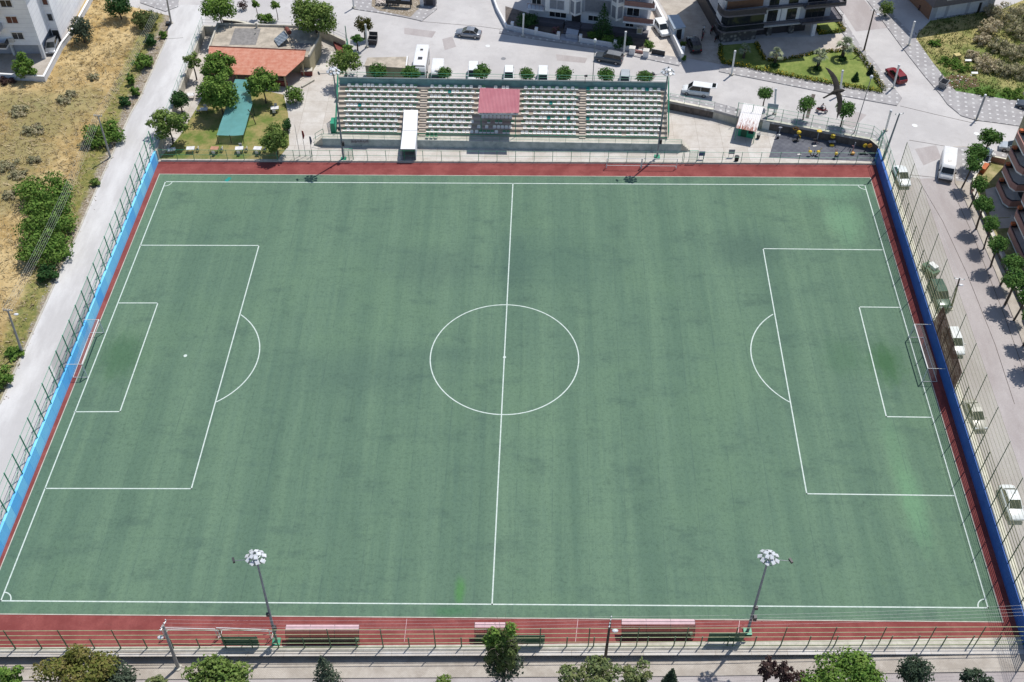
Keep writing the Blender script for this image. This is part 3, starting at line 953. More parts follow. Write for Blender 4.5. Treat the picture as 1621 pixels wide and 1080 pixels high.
# garden wall of the white apartment block
gp = P2([(-40, 116), (0, 117), (69, 121), (97, 68), (113, 48), (140, 0), (150, -20)], ZS + 1.0)
wallthing('garden_wall', 'white capped garden wall round the white apartment block', gp, .25, ZS - .1, ZS + 1.0, 'plaster_grey', .08, .1, 'plaster_white')
bp = P2([(780, -8), (787, 12), (802, 40), (850, 50), (884, 57)], ZS + .8)
t = wallthing('garden_wall', 'pale garden wall left of the apartment entrance', bp, .22, ZS, ZS + .8, 'plaster_grey', .06, .06, 'plaster_white')
for u, v in ((811, 40), (849, 49), (884, 56)):
    q = U(u, v, ZS + .8); MB().box(q.x, q.y, ZS + .7, .5, .5, 1.4, -.2).build('pillar', 'plaster_white', t)
bp2 = P2([(919, 61), (960, 67), (975, 70), (994, 74), (1000, 75)], ZS + .8)
t = wallthing('garden_wall', 'pale garden wall right of the apartment entrance', bp2, .22, ZS, ZS + .8, 'plaster_grey', .06, .06, 'plaster_white')
for u, v in ((919, 60), (974, 69)):
    q = U(u, v, ZS + .8); MB().box(q.x, q.y, ZS + .7, .5, .5, 1.4, -.2).build('pillar', 'plaster_white', t)
for (u, v, w) in ((1001, 76, 'left'), (1023, 80, 'right')):
    q = U(u, v, ZS + 1.2)
    tt = thing('gate_pillar', 'stout white %s gate pillar beside the shaded driveway' % w, 'pillar', (q.x, q.y, ZS))
    MB().box(q.x, q.y, ZS + .6, .85, .8, 1.2, -.2).build('shaft', 'plaster_white', tt)
    MB().box(q.x, q.y, ZS + 1.262, 1.0, .95, .12, -.2).build('cap', 'off_white', tt)
a, b = U(1006, 79, ZS + .6), U(1018, 81, ZS + .6)
tag(recentre(MB().wall([tuple(a[:2]), tuple(b[:2])], .2, ZS, ZS + .6).build('planter_wall', 'plaster_salmon')), 'low salmon planter wall between two white gate pillars', 'wall')
g0, g1 = U(1031, 86, ZS), U(1052, 90, ZS)
t = thing('driveway_gate', 'low dark sliding gate across the driveway entrance', 'gate', tuple(g0))
MB().wall([tuple(g0[:2]), tuple(g1[:2])], .06, ZS + .1, ZS + 1.0).build('gate_panel', 'dark_metal', t)
MB().wall([tuple(g0[:2]), tuple(g1[:2])], .1, ZS + 1.002, ZS + 1.08).build('gate_rail', 'off_white', t)
dw = P2([(1030, -12), (1047, 22), (1060, 42), (1072, 66), (1081, 86)], ZS + 1.3)
t = wallthing('boundary_wall', 'tall white wall between the two driveways', dw, .3, ZS, ZS + 1.3, 'plaster_white', .08, .12, 'plaster_white')
q = U(1080, 88, ZS)
MB().box(q.x, q.y, ZS + .8, .55, .55, 1.6, -.3).build('pillar', 'plaster_white', t)
# salmon garden wall at the right building
ew = P2([(1541, 300), (1542, 282), (1564, 246), (1640, 262)], ZS + .9)
wallthing('garden_wall', 'salmon garden wall around the dry corner garden', ew, .22, ZS, ZS + .9, 'plaster_salmon', .06, .06, 'cream_cap')
ew2 = P2([(1541, 304), (1548, 322), (1566, 362), (1592, 420), (1620, 480), (1660, 560)], ZS + .7)
wallthing('garden_wall', 'low brown garden wall behind the row of street trees', ew2, .22, ZS, ZS + .7, 'dark_wall', .06, .06)
# ------------------------------------------------------------------ fences
def along(a, b, step):
    a, b = Vector(a), Vector(b)
    n = max(1, round((b - a).length / step))
    return [a + (b - a) * (i / n) for i in range(n + 1)]

def fence(name, label, pts, z, h, step, rails, pm, pr=.035, rr_=.022, net=None, base=None, group=None, post_h=None, rm=None):
    """posts are parts, the rails one part, the net one part"""
    t = thing(name, label, 'fence', (pts[0][0], pts[0][1], z), 0, group)
    ps = []
    for a, b in zip(pts, pts[1:]):
        q = along(a, b, step)
        ps += q if not ps else q[1:]
    for i, p in enumerate(ps):
        hh = h if post_h is None else post_h(i)
        MB().tube([(p.x, p.y, z), (p.x, p.y, z + hh)], pr, 6).build('post', pm, t)
    m = MB()
    for r in rails:
        m.tube([(p[0], p[1], z + r) for p in pts], rr_, 5)
    m.build('rails', rm or pm, t)
    if net:
        m = MB()
        for a, b in zip(pts, pts[1:]):
            m.add([(a[0], a[1], z + .05), (b[0], b[1], z + .05), (b[0], b[1], z + h - .05), (a[0], a[1], z + h - .05)], [(0, 1, 2, 3)])
        m.build('mesh_net', net, t)
    return t

fx = lambda y: WLc[1][0] + (y - WLc[1][1]) * (WLc[0][0] - WLc[1][0]) / (WLc[0][1] - WLc[1][1])
t = fence('pitch_fence', 'tall green post fence on top of the sky blue wall', [(fx(-40), -40), (fx(38.6), 38.6)], 2.0, 3.6, 2.5, (1.15, 2.35, 3.5), 'green_metal', .08, .03)
for p in along((fx(-40), -40), (fx(38.6), 38.6), 2.5):          # raking braces behind the posts
    MB().tube([(p.x, p.y, 3.6), (p.x - .75, p.y, ZS)], .03, 5).build('brace', 'green_metal', t)
m = MB()
m.add([(fx(-6.5), -6.5, 2.05), (fx(8.2), 8.2, 2.05), (fx(8.2), 8.2, 5.5), (fx(-6.5), -6.5, 5.5)], [(0, 1, 2, 3)])
m.build('mesh_net', 'net_grey', t)
m = MB()
m.add([(fx(8.3), 8.3, 2.05), (fx(38.6), 38.6, 2.05), (fx(38.6), 38.6, 5.5), (fx(8.3), 8.3, 5.5)], [(0, 1, 2, 3)])
m.add([(fx(-40), -40, 2.05), (fx(-6.6), -6.6, 2.05), (fx(-6.6), -6.6, 5.5), (fx(-40), -40, 5.5)], [(0, 1, 2, 3)])
m.build('mesh_net', 'net_light', t)

gx = lambda y: WRc[1][0] + .05 + (y - WRc[1][1]) * (WRc[0][0] - WRc[1][0]) / (WRc[0][1] - WRc[1][1])
t = thing('ball_stop_fence', 'very tall ball stop net on dark poles above the dark blue wall', 'fence', (gx(0), 0, 2.0))
ps = along((gx(-39.4), -39.4), (gx(30.5), 30.5), 2.33)
for i, p in enumerate(ps):
    m = MB(); m.tube([(p.x, p.y, 2.0), (p.x, p.y, 5.6)], .06, 6)
    if i % 2 == 0: m.tube([(p.x, p.y, 5.6), (p.x, p.y, 10.35)], .045, 6)
    m.build('post', 'dark_green', t)
m = MB()
for r in (.06, .65, 1.2, 1.8, 2.4, 3.0, 3.6):
    m.tube([(gx(-39.4), -39.4, 2 + r), (gx(30.5), 30.5, 2 + r)], .045, 5)
m.build('rails', 'rail_line', t)
m = MB()
for r in (4.4, 5.2, 6.0, 6.8, 7.6, 8.3):
    m.tube([(gx(-39.4), -39.4, 2 + r), (gx(30.5), 30.5, 2 + r)], .016, 4)
m.build('net_wires', 'rail_line', t)
m = MB()
m.add([(gx(-39.4), -39.4, 2.05), (gx(30.5), 30.5, 2.05), (gx(30.5), 30.5, 10.3), (gx(-39.4), -39.4, 10.3)], [(0, 1, 2, 3)])
m.build('mesh_net', 'net_pale', t)
m = MB()
xx = -.06
m.add([(gx(4.6) + xx, 4.6, 2.1), (gx(3.6) + xx, 3.6, 5.9), (gx(-6.6) + xx, -6.6, 5.2), (gx(-6.6) + xx, -6.6, 2.1)], [(0, 3, 2, 1)])
m.build('dark_net', 'net_brown', t)
fence('pitch_fence', 'low green fence piece joining the tall net to the gym corner', [(gx(30.6), 30.6), (gx(40.0), 40.0)], 2.0, 3.4, 2.35, (1.1, 2.3, 3.3), 'green_metal', .05, .022, 'net_green')

fence('railing_fence', 'thin green fence between the far track and the garden', [(-51.4, 39.0), (-29.2, 39.02)], .2, 1.85, 2.45, (.9, 1.8), 'green_metal', .04, .025, 'net_green')
fence('railing_fence', 'thin green fence between the far track and the stand', [(-29.0, 39.02), (25.6, 39.07)], .2, 1.85, 2.75, (.9, 1.8), 'green_metal', .04, .025)
fence('railing_fence', 'thin green fence between the far track and the outdoor gym', [(25.8, 39.07), (54.0, 39.1)], .2, 1.85, 2.75, (.9, 1.8), 'green_metal', .04, .025)
for u, lab in ((553, 'narrow green gate frame beside the far left floodlight mast'), (1096, 'narrow green gate frame right of the stand')):
    p = U(u, 256, 0)
    t = thing('gate_frame', lab, 'gate', (p.x, 39.25, .1))
    m = MB()
    m.tube([(p.x - .6, 39.25, .1), (p.x - .6, 39.25, 2.15), (p.x + .6, 39.25, 2.15), (p.x + .6, 39.25, .1)], .06, 6)
    m.build('frame', 'green_metal', t)
    MB().bx(p.x - .53, p.x + .53, 39.24, 39.26, .3, 2.05).build('gate_mesh', 'net_green', t)

# near fence: a taller and a shorter one on the same wall
NF = [(-53.4, FY(-53.4)), (-22, FY(-22)), (4, FY(4)), (28, FY(28)), (52.2, FY(52.2))]
fence('railing_fence', 'taller see through green railing along the near wall', NF, .1, 3.7, 5.2, (2.68, 3.63), 'fence_post', .055, .035, rm='pale_green_metal')
NF2 = [(p[0], p[1] + .04) for p in NF]
fence('railing_fence', 'shorter green railing with close posts along the near wall', NF2, .1, 1.85, 2.6, (.06, .86, 1.75), 'fence_post', .065, .035, rm='pale_green_metal')

# street side fences
sf = [BACK2[3], BACK2[4], BACK2[5], (54.75, 42.0), (54.6, 40.3)]
fence('street_fence', 'pale green fence along the pavement above the outdoor gym', sf, ZS + .16, 2.3, 2.3, (.1, .9, 1.6, 2.25), 'green_metal', .04, .022, 'net_light')
fence('street_fence', 'short green fence behind the rusty roofed kiosk', [BACK2[2], BACK2[3]], ZS + .0, 2.5, 2.2, (1.2, 2.4), 'green_metal', .05, .025)
fence('street_fence', 'thin grey railing on the pavement right of the stand', [BACK2[0], BACK2[1]], ZS + .16, 1.3, 2.0, (.7, 1.25), 'green_metal', .03, .02)
fence('street_fence', 'thin grey railing beside the yard ramp', [BACK2[1], BACK2[2]], ZS + .1, 1.3, 1.6, (.7, 1.25), 'grey_pole', .03, .02)
fence('garden_fence', 'thin green fence between the lane and the clubhouse garden', [(-51.95, 39.2), (BACK[0][0], BACK[0][1])], ZS + .15, 1.7, 2.6, (.85, 1.65), 'green_metal', .03, .02, 'net_light')
fence('garden_fence', 'thin railing above the wall behind the clubhouse', [BACK[0], BACK[1], BACK[2]], ZS + .12, 1.2, 2.6, (.6, 1.15), 'grey_pole', .03, .02)

# ------------------------------------------------------------------ goals
def big_goal(sgn, p0, p1, label):
    """p0, p1 post feet on the goal line; sgn is the side away from the pitch"""
    t = thing('football_goal', label, 'goal', tuple((p0 + p1) / 2))
    for p in (p0, p1):
        MB().tube([(p.x, p.y, .03), (p.x, p.y, 2.44)], .065, 8).build('post', 'white_paint', t)
    MB().tube([(p0.x, p0.y, 2.44), (p1.x, p1.y, 2.44)], .07, 8).build('crossbar', 'white_paint', t)
    dx = sgn
    for p in (p0, p1):
        MB().tube([(p.x, p.y, 2.44), (p.x + dx * 2.1, p.y, 2.4)], .035, 6).build('top_stay', 'white_paint', t)
        MB().tube([(p.x, p.y, .06), (p.x + dx * 1.75, p.y, .06)], .035, 6).build('ground_stay', 'white_paint', t)
    MB().tube([(p0.x + dx * 1.75, p0.y, .06), (p1.x + dx * 1.75, p1.y, .06)], .035, 6).build('ground_bar', 'white_paint', t)
    m = MB()
    a0, a1 = Vector((p0.x, p0.y, 2.44)), Vector((p1.x, p1.y, 2.44))
    b0, b1 = a0 + Vector((dx * 1.05, 0, -.12)), a1 + Vector((dx * 1.05, 0, -.12))
    c0, c1 = Vector((p0.x + dx * 1.75, p0.y, .06)), Vector((p1.x + dx * 1.75, p1.y, .06))
    f0, f1 = Vector((p0.x, p0.y, .05)), Vector((p1.x, p1.y, .05))
    m.add([a0, a1, b1, b0, c0, c1, f0, f1], [(0, 1, 2, 3), (3, 2, 5, 4), (0, 3, 4, 6), (1, 7, 5, 2)])
    m.build('net', 'net_goal', t)
    return t
big_goal(-1, U(164.6, 527.3), U(138.6, 598), 'white goal with net in front of the sky blue wall')
big_goal(1, U(1439.4, 534.7), U(1460.2, 604.6), 'white goal with net in front of the dark blue wall')

def frame_goal(name, a, b, label, h=2.0, depth=1.3, sg=1):
    t = thing(name, label, 'goal', tuple((a + b) / 2), 0, 'small training goal frames on the track')
    for p in (a, b):
        MB().tube([(p.x, p.y, .02), (p.x, p.y, h)], .05, 6).build('post', 'white_paint', t)
    MB().tube([(a.x, a.y, h), (b.x, b.y, h)], .045, 6).build('crossbar', 'white_paint', t)
    m = MB()
    for p in (a, b):
        m.tube([(p.x, p.y, h), (p.x, p.y + sg * depth, .05), (p.x, p.y, .05)], .03, 5)
    m.tube([(a.x, a.y + sg * depth, .05), (b.x, b.y + sg * depth, .05)], .03, 5)
    m.build('rear_frame', 'white_paint', t)
    return t
frame_goal('training_goal', U(960, 266.5), U(1014.5, 267), 'small white goal frame on the far track left of the mast shadow', 1.8, .6)
frame_goal('training_goal', U(1015.5, 267), U(1070.5, 267.5), 'small white goal frame on the far track crossed by the mast shadow', 1.8, .6)
a = U(262, 1023.5); b = U(348, 1024)
frame_goal('training_goal', U(262, 1010), U(346, 1012), 'small white goal frame on the near track behind the concrete pole', 2.05, .9, 1)
frame_goal('training_goal', U(349, 1010), U(430, 1013), 'small white goal frame on the near track above the dark green board', 2.05, .9, 1)

# ------------------------------------------------------------------ floodlight masts
def mast(foot, head, h, arm, label):
    """foot and head are ground / top positions: the masts lean a little as in the photo"""
    t = thing('floodlight_mast', label, 'floodlight', tuple(foot), 0, 'floodlight masts around the pitch')
    f, hd = Vector(foot), Vector(head)
    MB().tube([f, f + (hd - f) * .5, hd], .16, 10, .09).build('pole', 'grey_pole', t)
    MB().box(f.x, f.y, .12, .8, .8, .24).build('base_plate', 'green_metal', t)
    m = MB()
    m.box(f.x + .28, f.y - .1, 3.0, .3, .35, .7)
    q = f + (hd - f) * .38
    m.box(q.x + arm * .12, q.y - .2, q.z, .3, .25, .4)
    m.build('control_box', 'dark_metal', t)
    rm = MB()
    n = 14
    for r, z in ((.8, .25), (.5, .8)):
        ring = [hd + Vector((r * cos(2 * pi * i / 16), r * sin(2 * pi * i / 16), z)) for i in range(17)]
        rm.tube(ring, .035, 5)
    for i in range(8):
        a = 2 * pi * i / 8
        rm.tube([hd + Vector((0, 0, .1)), hd + Vector((.8 * cos(a), .8 * sin(a), .25))], .03, 5)
        rm.tube([hd + Vector((.8 * cos(a), .8 * sin(a), .25)), hd + Vector((.5 * cos(a), .5 * sin(a), .8))], .025, 5)
    rm.tube([hd, hd + Vector((0, 0, 1.3))], .06, 6)
    rm.build('lamp_ring', 'galvanised', t)
    for i in range(n):
        low = i < 9
        a = 2 * pi * (i + .3) / 9 if low else 2 * pi * (i + .1) / 5
        r, z = (.70 + .08 * sin(5 * i), .42 + .12 * sin(3 * i)) if low else (.30, .85)
        c = hd + Vector((r * cos(a), r * sin(a), z))
        M = Matrix.Translation(c) @ Matrix.Rotation(a, 4, 'Z') @ Matrix.Rotation(radians((34 if low else 20) + 12 * sin(7 * i)), 4, 'Y') @ Matrix.Rotation(.35 * sin(4 * i), 4, 'Z')
        lm = MB(M)
        lm.loft([[(-.19, -.15, -.02), (.19, -.15, -.02), (.19, .15, -.02), (-.19, .15, -.02)], [(-.23, -.18, .1), (.23, -.18, .1), (.23, .18, .1), (-.23, .18, .1)]])
        lo = lm.build('floodlight', 'lamp_white', t)
        gm = MB(M); gm.bx(-.19, .19, -.14, .14, .104, .114)
        gm.build('lamp_glass', 'headlamp', lo)
    am = MB()
    e = hd + Vector((arm * 2.0, -.25, .15))
    am.tube([hd + Vector((0, 0, .15)), e], .035, 5)
    am.build('camera_arm', 'galvanised', t)
    cm = MB(); cm.box(e.x, e.y, e.z + .1, .2, .5, .25, .4)
    cm.build('camera', 'dark_metal', t)
    return t
def mast_px(fp, hp, h, arm, label):
    f = U(*fp); mast(f, U(hp[0], hp[1], h), h, arm, label)
mast_px((544, 253), (528, 117), 14.5, -1, 'grey floodlight mast left of the far stand')
mast_px((1040, 249.5), (1057, 118), 14.5, -1, 'grey floodlight mast at the far stand beside the yard')
mast_px((438, 1017), (406, 886), 14.5, -1, 'grey floodlight mast at the near track by the dark green board')
mast_px((1183, 1001), (1216, 886), 13.3, 1, 'grey floodlight mast rising over the near track, camera arm to the right')

# ------------------------------------------------------------------ dugouts and boards by the near track
def dugout(a, b, label, z=1.75):
    a, b = Vector(a), Vector(b)
    d = (b - a).normalized(); n = Vector((-d.y, d.x, 0)); L = (b - a).length
    t = thing('dugout', label, 'dugout', tuple((a + b) / 2), 0, 'team shelters on the near track')
    M = Matrix.Translation(a) @ Matrix(((d.x, n.x, 0, 0), (d.y, n.y, 0, 0), (0, 0, 1, 0), (0, 0, 0, 1)))
    # curved back: ribs of sheet, roof overhanging towards the pitch
    prof = [(0.05, .12), (-.02, .72), (.08, 1.22), (.32, 1.62), (.62, 1.86), (.92, 1.96), (1.15, 1.94)]
    m = MB(M)
    o = len(m.v)
    m.add([(x, y, zz) for x in (0, L) for y, zz in prof[4:]], [(i, i + 3, i + 4, i + 1) for i in range(2)])
    m.tube([(0, prof[5][0], prof[5][1] + .03), (L, prof[5][0], prof[5][1] + .03)], .03, 5)
    m.build('roof', 'pink_sheet', t)
    for k in range(4):
        m = MB(M)
        (y0, z0), (y1, z1) = prof[k], prof[k + 1]
        m.add([(.0, y0, z0 + .03), (L, y0, z0 + .03), (L, y1, z1 - .06), (0, y1, z1 - .06)], [(0, 1, 2, 3)])
        m.build('back_panel', ('green_sheet', 'tinted_sheet', 'tinted_sheet', 'tinted_sheet')[k], t)
    for x in (0, L / 3, 2 * L / 3, L):
        m = MB(M); m.tube([(x, y + .02, zz - .02) for y, zz in prof], .03, 5)
        m.build('rib', 'dark_metal', t)
    m = MB(M); m.bx(.1, L - .1, .18, .6, .4, .46); m.build('bench', 'seat_green', t)
    m = MB(M)
    for x in (.3, L / 2, L - .3): m.bx(x - .04, x + .04, .25, .5, .02, .398)
    m.build('bench_legs', 'dark_metal', t)
    return t
y0 = -37.95
dugout(tuple(U(455, 1021)), tuple(U(570, 1021)), 'pink roofed team shelter right of the near left mast')
dugout(tuple(U(983, 1012)), tuple(U(1098, 1012)), 'pink roofed team shelter next to the leaning concrete pole')
dugout(tuple(U(752, 1017)), tuple(U(800, 1017)), 'short pink roofed shelter half hidden by the thin poplar')
def board(a, b, label, z0=.25, z1=1.45, mat='green_sheet'):
    a, b = Vector(a), Vector(b)
    t = thing('bench_board', label, 'board', tuple((a + b) / 2), 0, 'green boards on the near wall')
    d = (b - a).normalized(); n = Vector((-d.y, d.x, 0)); L = (b - a).length
    M = Matrix.Translation(a) @ Matrix(((d.x, n.x, 0, 0), (d.y, n.y, 0, 0), (0, 0, 1, 0), (0, 0, 0, 1)))
    for k in range(3):
        m = MB(M); s = (z1 - z0) / 3
        m.bx(0, L, -.03, .03, z0 + k * s + .012, z0 + (k + 1) * s - .012)
        m.build('panel', mat, t)
    m = MB(M)
    for x in (.15, L / 2, L - .15):
        m.tube([(x, .08, .05), (x, .08, z1)], .035, 5)
    m.build('support', 'dark_metal', t)
for (ua, ub, v, lab, mt) in ((355, 412, 1024, 'dark green board on the near wall under the goal frame', 'dark_green'),
                         (808, 862, 1021.5, 'bright green board on the near wall right of the poplar', 'green_sheet'),
                         (1119, 1175, 1018, 'dark green board on the near wall beside the right mast', 'dark_green')):
    board(tuple(U(ua, v, .1)), tuple(U(ub, v, .1)), lab, .3, 2.0, mt)
# ------------------------------------------------------------------ grandstand
AST = -.0175
SO = Vector((-25.85, 44.05, 0))
SM = Matrix.Translation(SO) @ Matrix.Rotation(AST, 4, 'Z')
LEN, ROWS, TD, RS, Z1 = 49.5, 10, .70, .40, 1.70
stand = thing('grandstand', 'long open concrete stand with ten rows of white and green seats', 'grandstand', tuple(SO), AST)
def SB(): return MB()
TUN0, TUN1 = 9.85, 12.05        # the tunnel cuts through rows 1-4
def profile(r0=0):
    pts = [(r0 * TD, 0)]
    for r in range(r0, ROWS):
        pts += [(r * TD, Z1 + r * RS), ((r + 1) * TD, Z1 + r * RS)]
    pts += [(ROWS * TD, 0)]
    return pts
def extrude_x(m, prof, x0, x1):
    n = len(prof)
    m.add([(x0, y, z) for y, z in prof] + [(x1, y, z) for y, z in prof],
          [(i, (i + 1) % n, n + (i + 1) % n, n + i) for i in range(n)] + [tuple(range(n - 1, -1, -1)), tuple(range(n, 2 * n))])
m = SB()
extrude_x(m, profile(), 0, TUN0)
extrude_x(m, profile(4), TUN0, TUN1)
extrude_x(m, profile(), TUN1, LEN)
m.build('steps', 'stand_step' if 'stand_step' in MATS else 'stained_concrete', stand, local=True)
m = SB()                                           # walkway in front
m.bx(-2.0, LEN + 2.0, -1.25, -.001, 0, 1.32)
m.build('walkway', 'stained_concrete', stand, local=True)
m = SB()
m.bx(-2.02, TUN0 - .1, -1.33, -1.26, 0, 1.36); m.bx(TUN1 + .1, LEN + 2.02, -1.33, -1.26, 0, 1.36)
m.build('front_wall', 'grey_wall', stand, local=True)
m = SB()
m.bx(-.05, LEN + .05, ROWS * TD + .002, ROWS * TD + .22, 0, 6.45)
m.build('back_wall', 'stand_teal', stand, local=True)
m = SB(); m.bx(-.05, LEN + .05, ROWS * TD - .02, ROWS * TD + .26, 6.452, 6.5)
m.build('back_wall_cap', 'cap_grey', stand, local=True)
for a0, a1 in ((12.35, 13.35), (36.35, 37.3)):     # aisle half steps
    m = SB()
    for r in range(ROWS):
        m.bx(a0, a1, r * TD + .002, r * TD + .34, Z1 + r * RS - RS + .01, Z1 + r * RS - .2) if r else m.bx(a0, a1, -.34, -.004, 1.322, 1.52)
        m.bx(a0, a1, r * TD + .36, r * TD + TD - .004, Z1 + r * RS + .003, Z1 + r * RS + .2) if r < ROWS - 1 else None
    m.build('aisle_steps', 'aisle_concrete', stand, local=True)
# rails
m = SB()
zt = 6.5
m.tube([(0, ROWS * TD + .1, zt + .95), (LEN, ROWS * TD + .1, zt + .95)], .03, 5)
m.tube([(0, ROWS * TD + .1, zt + .5), (LEN, ROWS * TD + .1, zt + .5)], .02, 5)
for i in range(19):
    x = LEN * i / 18
    m.tube([(x, ROWS * TD + .1, zt), (x, ROWS * TD + .1, zt + .95)], .03, 5)
m.build('back_rail', 'green_metal', stand, local=True)
m = SB()
for x in (-.12, LEN + .12):
    m.tube([(x, 0, Z1 + .9), (x, ROWS * TD, zt + .95)], .05, 6)
    m.tube([(x, 0, Z1 + .45), (x, ROWS * TD, zt + .5)], .035, 6)
    m.tube([(x, 0, Z1), (x, ROWS * TD, zt)], .05, 6)
    for i in range(6):
        y = ROWS * TD * i / 5; z = Z1 + (zt - Z1) * i / 5
        m.tube([(x, y, z - .2), (x, y, z + .95)], .04, 6)
m.build('side_rail', 'green_metal', stand, local=True)
m = SB()
for x0, x1 in ((-2.0, TUN0 - .2), (TUN1 + .2, LEN + 2)):
    for z in (1.75, 2.2):
        m.tube([(x0, -1.29, z), (x1, -1.29, z)], .018, 5)
    n = round((x1 - x0) / 2.4)
    for i in range(n + 1):
        x = x0 + (x1 - x0) * i / n
        m.tube([(x, -1.29, 1.36), (x, -1.29, 2.2)], .022, 5)
m.build('front_rail', 'green_metal', stand, local=True)
m = SB(); m.bx(0, TUN0 - .1, -.05, -.004, 1.56, 1.66); m.bx(TUN1 + .1, LEN, -.05, -.004, 1.56, 1.66)
m.build('step_edge', 'green_metal', stand, local=True)
m = SB()                                            # stairs up to the walkway at each end
for i in range(5):
    m.bx(-3.4 + i * .28, -2.03, -1.2, -.1, .0 + i * .26, .26 + i * .26)
    m.bx(LEN + 2.03, LEN + 3.4 - i * .28, -1.2, -.1, .0 + i * .26, .26 + i * .26)
m.build('end_stairs', 'stained_concrete', stand, local=True)
m = SB()
for x in (-2.0, -3.3):
    m.tube([(x, -.05, .1), (x, -.05, 2.2 if x > -3 else 1.3)], .04, 6)
m.tube([(-2.0, -.05, 2.2), (-3.3, -.05, 1.3)], .035, 6); m.tube([(-2.0, -1.25, 2.2), (-3.3, -1.25, 1.3), (-3.3, -1.25, .1)], .035, 6)
m.bx(-.9, -.3, .35, 1.9, 0, 2.9)
m.build('stair_rail', 'green_metal', stand, local=True)

# seats: moulded shells bolted to the steps
def seat_mesh(name, c1, c2):
    rg = []
    w = .25
    prof = [(-.21, .06, .95), (-.22, .11, 1.0), (-.04, .08, 1.04), (.10, .09, 1.04), (.16, .2, 1.02), (.19, .32, .84), (.2, .39, .42)]
    vs, fs = [], []
    for y, z, k in prof:
        vs += [(-w * k, y, z + .03), (-w * k * .5, y, z), (w * k * .5, y, z), (w * k, y, z + .03)]
    for i in range(len(prof) - 1):
        for j in range(3):
            fs.append((i * 4 + j, i * 4 + j + 1, i * 4 + 4 + j + 1, i * 4 + 4 + j))
    nb = len(fs)
    o = len(vs)
    vs += [(x, y, z) for z in (.0, .085) for x, y in ((-.05, -.03), (.05, -.03), (.05, .08), (-.05, .08))]
    fs += [(o, o + 1, o + 5, o + 4), (o + 1, o + 2, o + 6, o + 5), (o + 2, o + 3, o + 7, o + 6), (o + 3, o, o + 4, o + 7)]
    me = bpy.data.meshes.new(name)
    me.from_pydata(vs, [], fs)
    me.materials.append(MATS[c1]); me.materials.append(MATS[c2])
    for i, p in enumerate(me.polygons):
        p.use_smooth = True
        p.material_index = 1 if 9 <= i < nb else 0
    me.update()
    return me
SEATS = {'white': seat_mesh('seat', 'seat_white', 'seat_white'), 'green': seat_mesh('seat', 'seat_white', 'seat_green'),
         'teal': seat_mesh('seat', 'seat_teal', 'seat_teal'), 'vip_white': seat_mesh('seat', 'seat_white', 'seat_white')}
plan = []
sr = random.Random(4)
SP = .592
for r in range(ROWS):
    off = (r % 2) * .3
    blocks = [(1.15, 9.3 if r < 4 else 12.1), (13.75, 20.3), (21.0, 26.4), (27.9, 36.1), (37.7, 48.4)]
    for bi, (x0, x1) in enumerate(blocks):
        x = x0 + (off if bi != 4 else -off * .3)
        i = 0
        while x < x1:
            kind = 'white' if (i + r) % 2 else 'green'
            skip = sr.random() < (.015 if bi != 2 else (.1 if r in (0, 3) else .3))
            if bi == 2 and r in (0, 2): kind = 'green'
            if bi == 2 and r in (1, 3): kind = 'white'
            if sr.random() < .012: kind = 'teal'
            if sr.random() < .06: kind = 'white'
            if not skip:
                plan.append((r, x, kind))
            x += SP; i += 1
def seat_pos(r, x): return (x, r * TD + .27, Z1 + r * RS)
near = plan[:100]
for r, x, kind in near:
    o = bpy.data.objects.new('seat', SEATS[kind]); COL.objects.link(o)
    o.parent = stand; o.location = seat_pos(r, x); o.rotation_euler = (0, 0, sr.uniform(-.05, .05))
    if kind == 'teal': o['label'] = 'plain teal seat among the white ones'
far = plan[100:]
bm_ = {}
vs, fs, mi = [], [], []
for r, x, kind in far:
    me = SEATS[kind]; p = seat_pos(r, x); o = len(vs)
    vs += [(v.co.x + p[0], v.co.y + p[1], v.co.z + p[2]) for v in me.vertices]
    for q in me.polygons:
        fs.append(tuple(i + o for i in q.vertices))
        mi.append(2 if kind == 'teal' else q.material_index if kind == 'green' else 0)
me = bpy.data.meshes.new('seats'); me.from_pydata(vs, [], fs)
for k_ in ('seat_white', 'seat_green', 'seat_teal'): me.materials.append(MATS[k_])
me.polygons.foreach_set('material_index', mi); me.polygons.foreach_set('use_smooth', [True] * len(mi)); me.update()
o = bpy.data.objects.new('seats', me); COL.objects.link(o); o.parent = stand; o['kind'] = 'stuff'

# sign board and loose chairs on the walkway
p = SM @ Vector((3.6, -1.5, 0))
t = thing('sign_board', 'weathered pale board with dark scrawl on the front wall of the stand', 'board', tuple(p), AST)
M = Matrix.Translation((0, 0, 0))
MB().bx(-1.35, 1.35, -.03, .03, .75, 1.5).build('panel', 'sign_grey', t, local=True)
m = MB(); sg = random.Random(3)
for i in range(16):
    x = -1.2 + i * .16; m.bx(x, x + .09, -.04, -.032, .85 + sg.random() * .2, 1.1 + sg.random() * .3)
m.build('scrawl', 'dark_metal', t, local=True)
p = SM @ Vector((14.3, -.7, 1.325))
def chair_proto():
    t = thing('plastic_chair', 'x', 'chair')
    MB().bx(-.22, .22, -.22, .22, .42, .46).build('seat', 'seat_green', t, local=True)
    MB().bx(-.22, .22, .2, .24, .47, .9).build('backrest', 'seat_green', t, local=True)
    for x in (-.2, .2):
        for y in (-.2, .2):
            MB().tube([(x, y, 0), (x, y, .42)], .022, 5).build('leg', 'seat_white', t, local=True)
    return t
cp = chair_proto()
for i, (dx, lab) in enumerate(((0, 'green plastic chair at the foot of the aisle, nearest the tunnel'), (.65, 'green plastic chair at the foot of the aisle, middle of three'), (1.3, 'green plastic chair at the foot of the aisle, farthest from the tunnel'))):
    q = SM @ Vector((13.7 + dx, -.75, 1.325))
    place(cp, tuple(q), .2 * i - .3, lab, 'green chairs on the stand walkway')

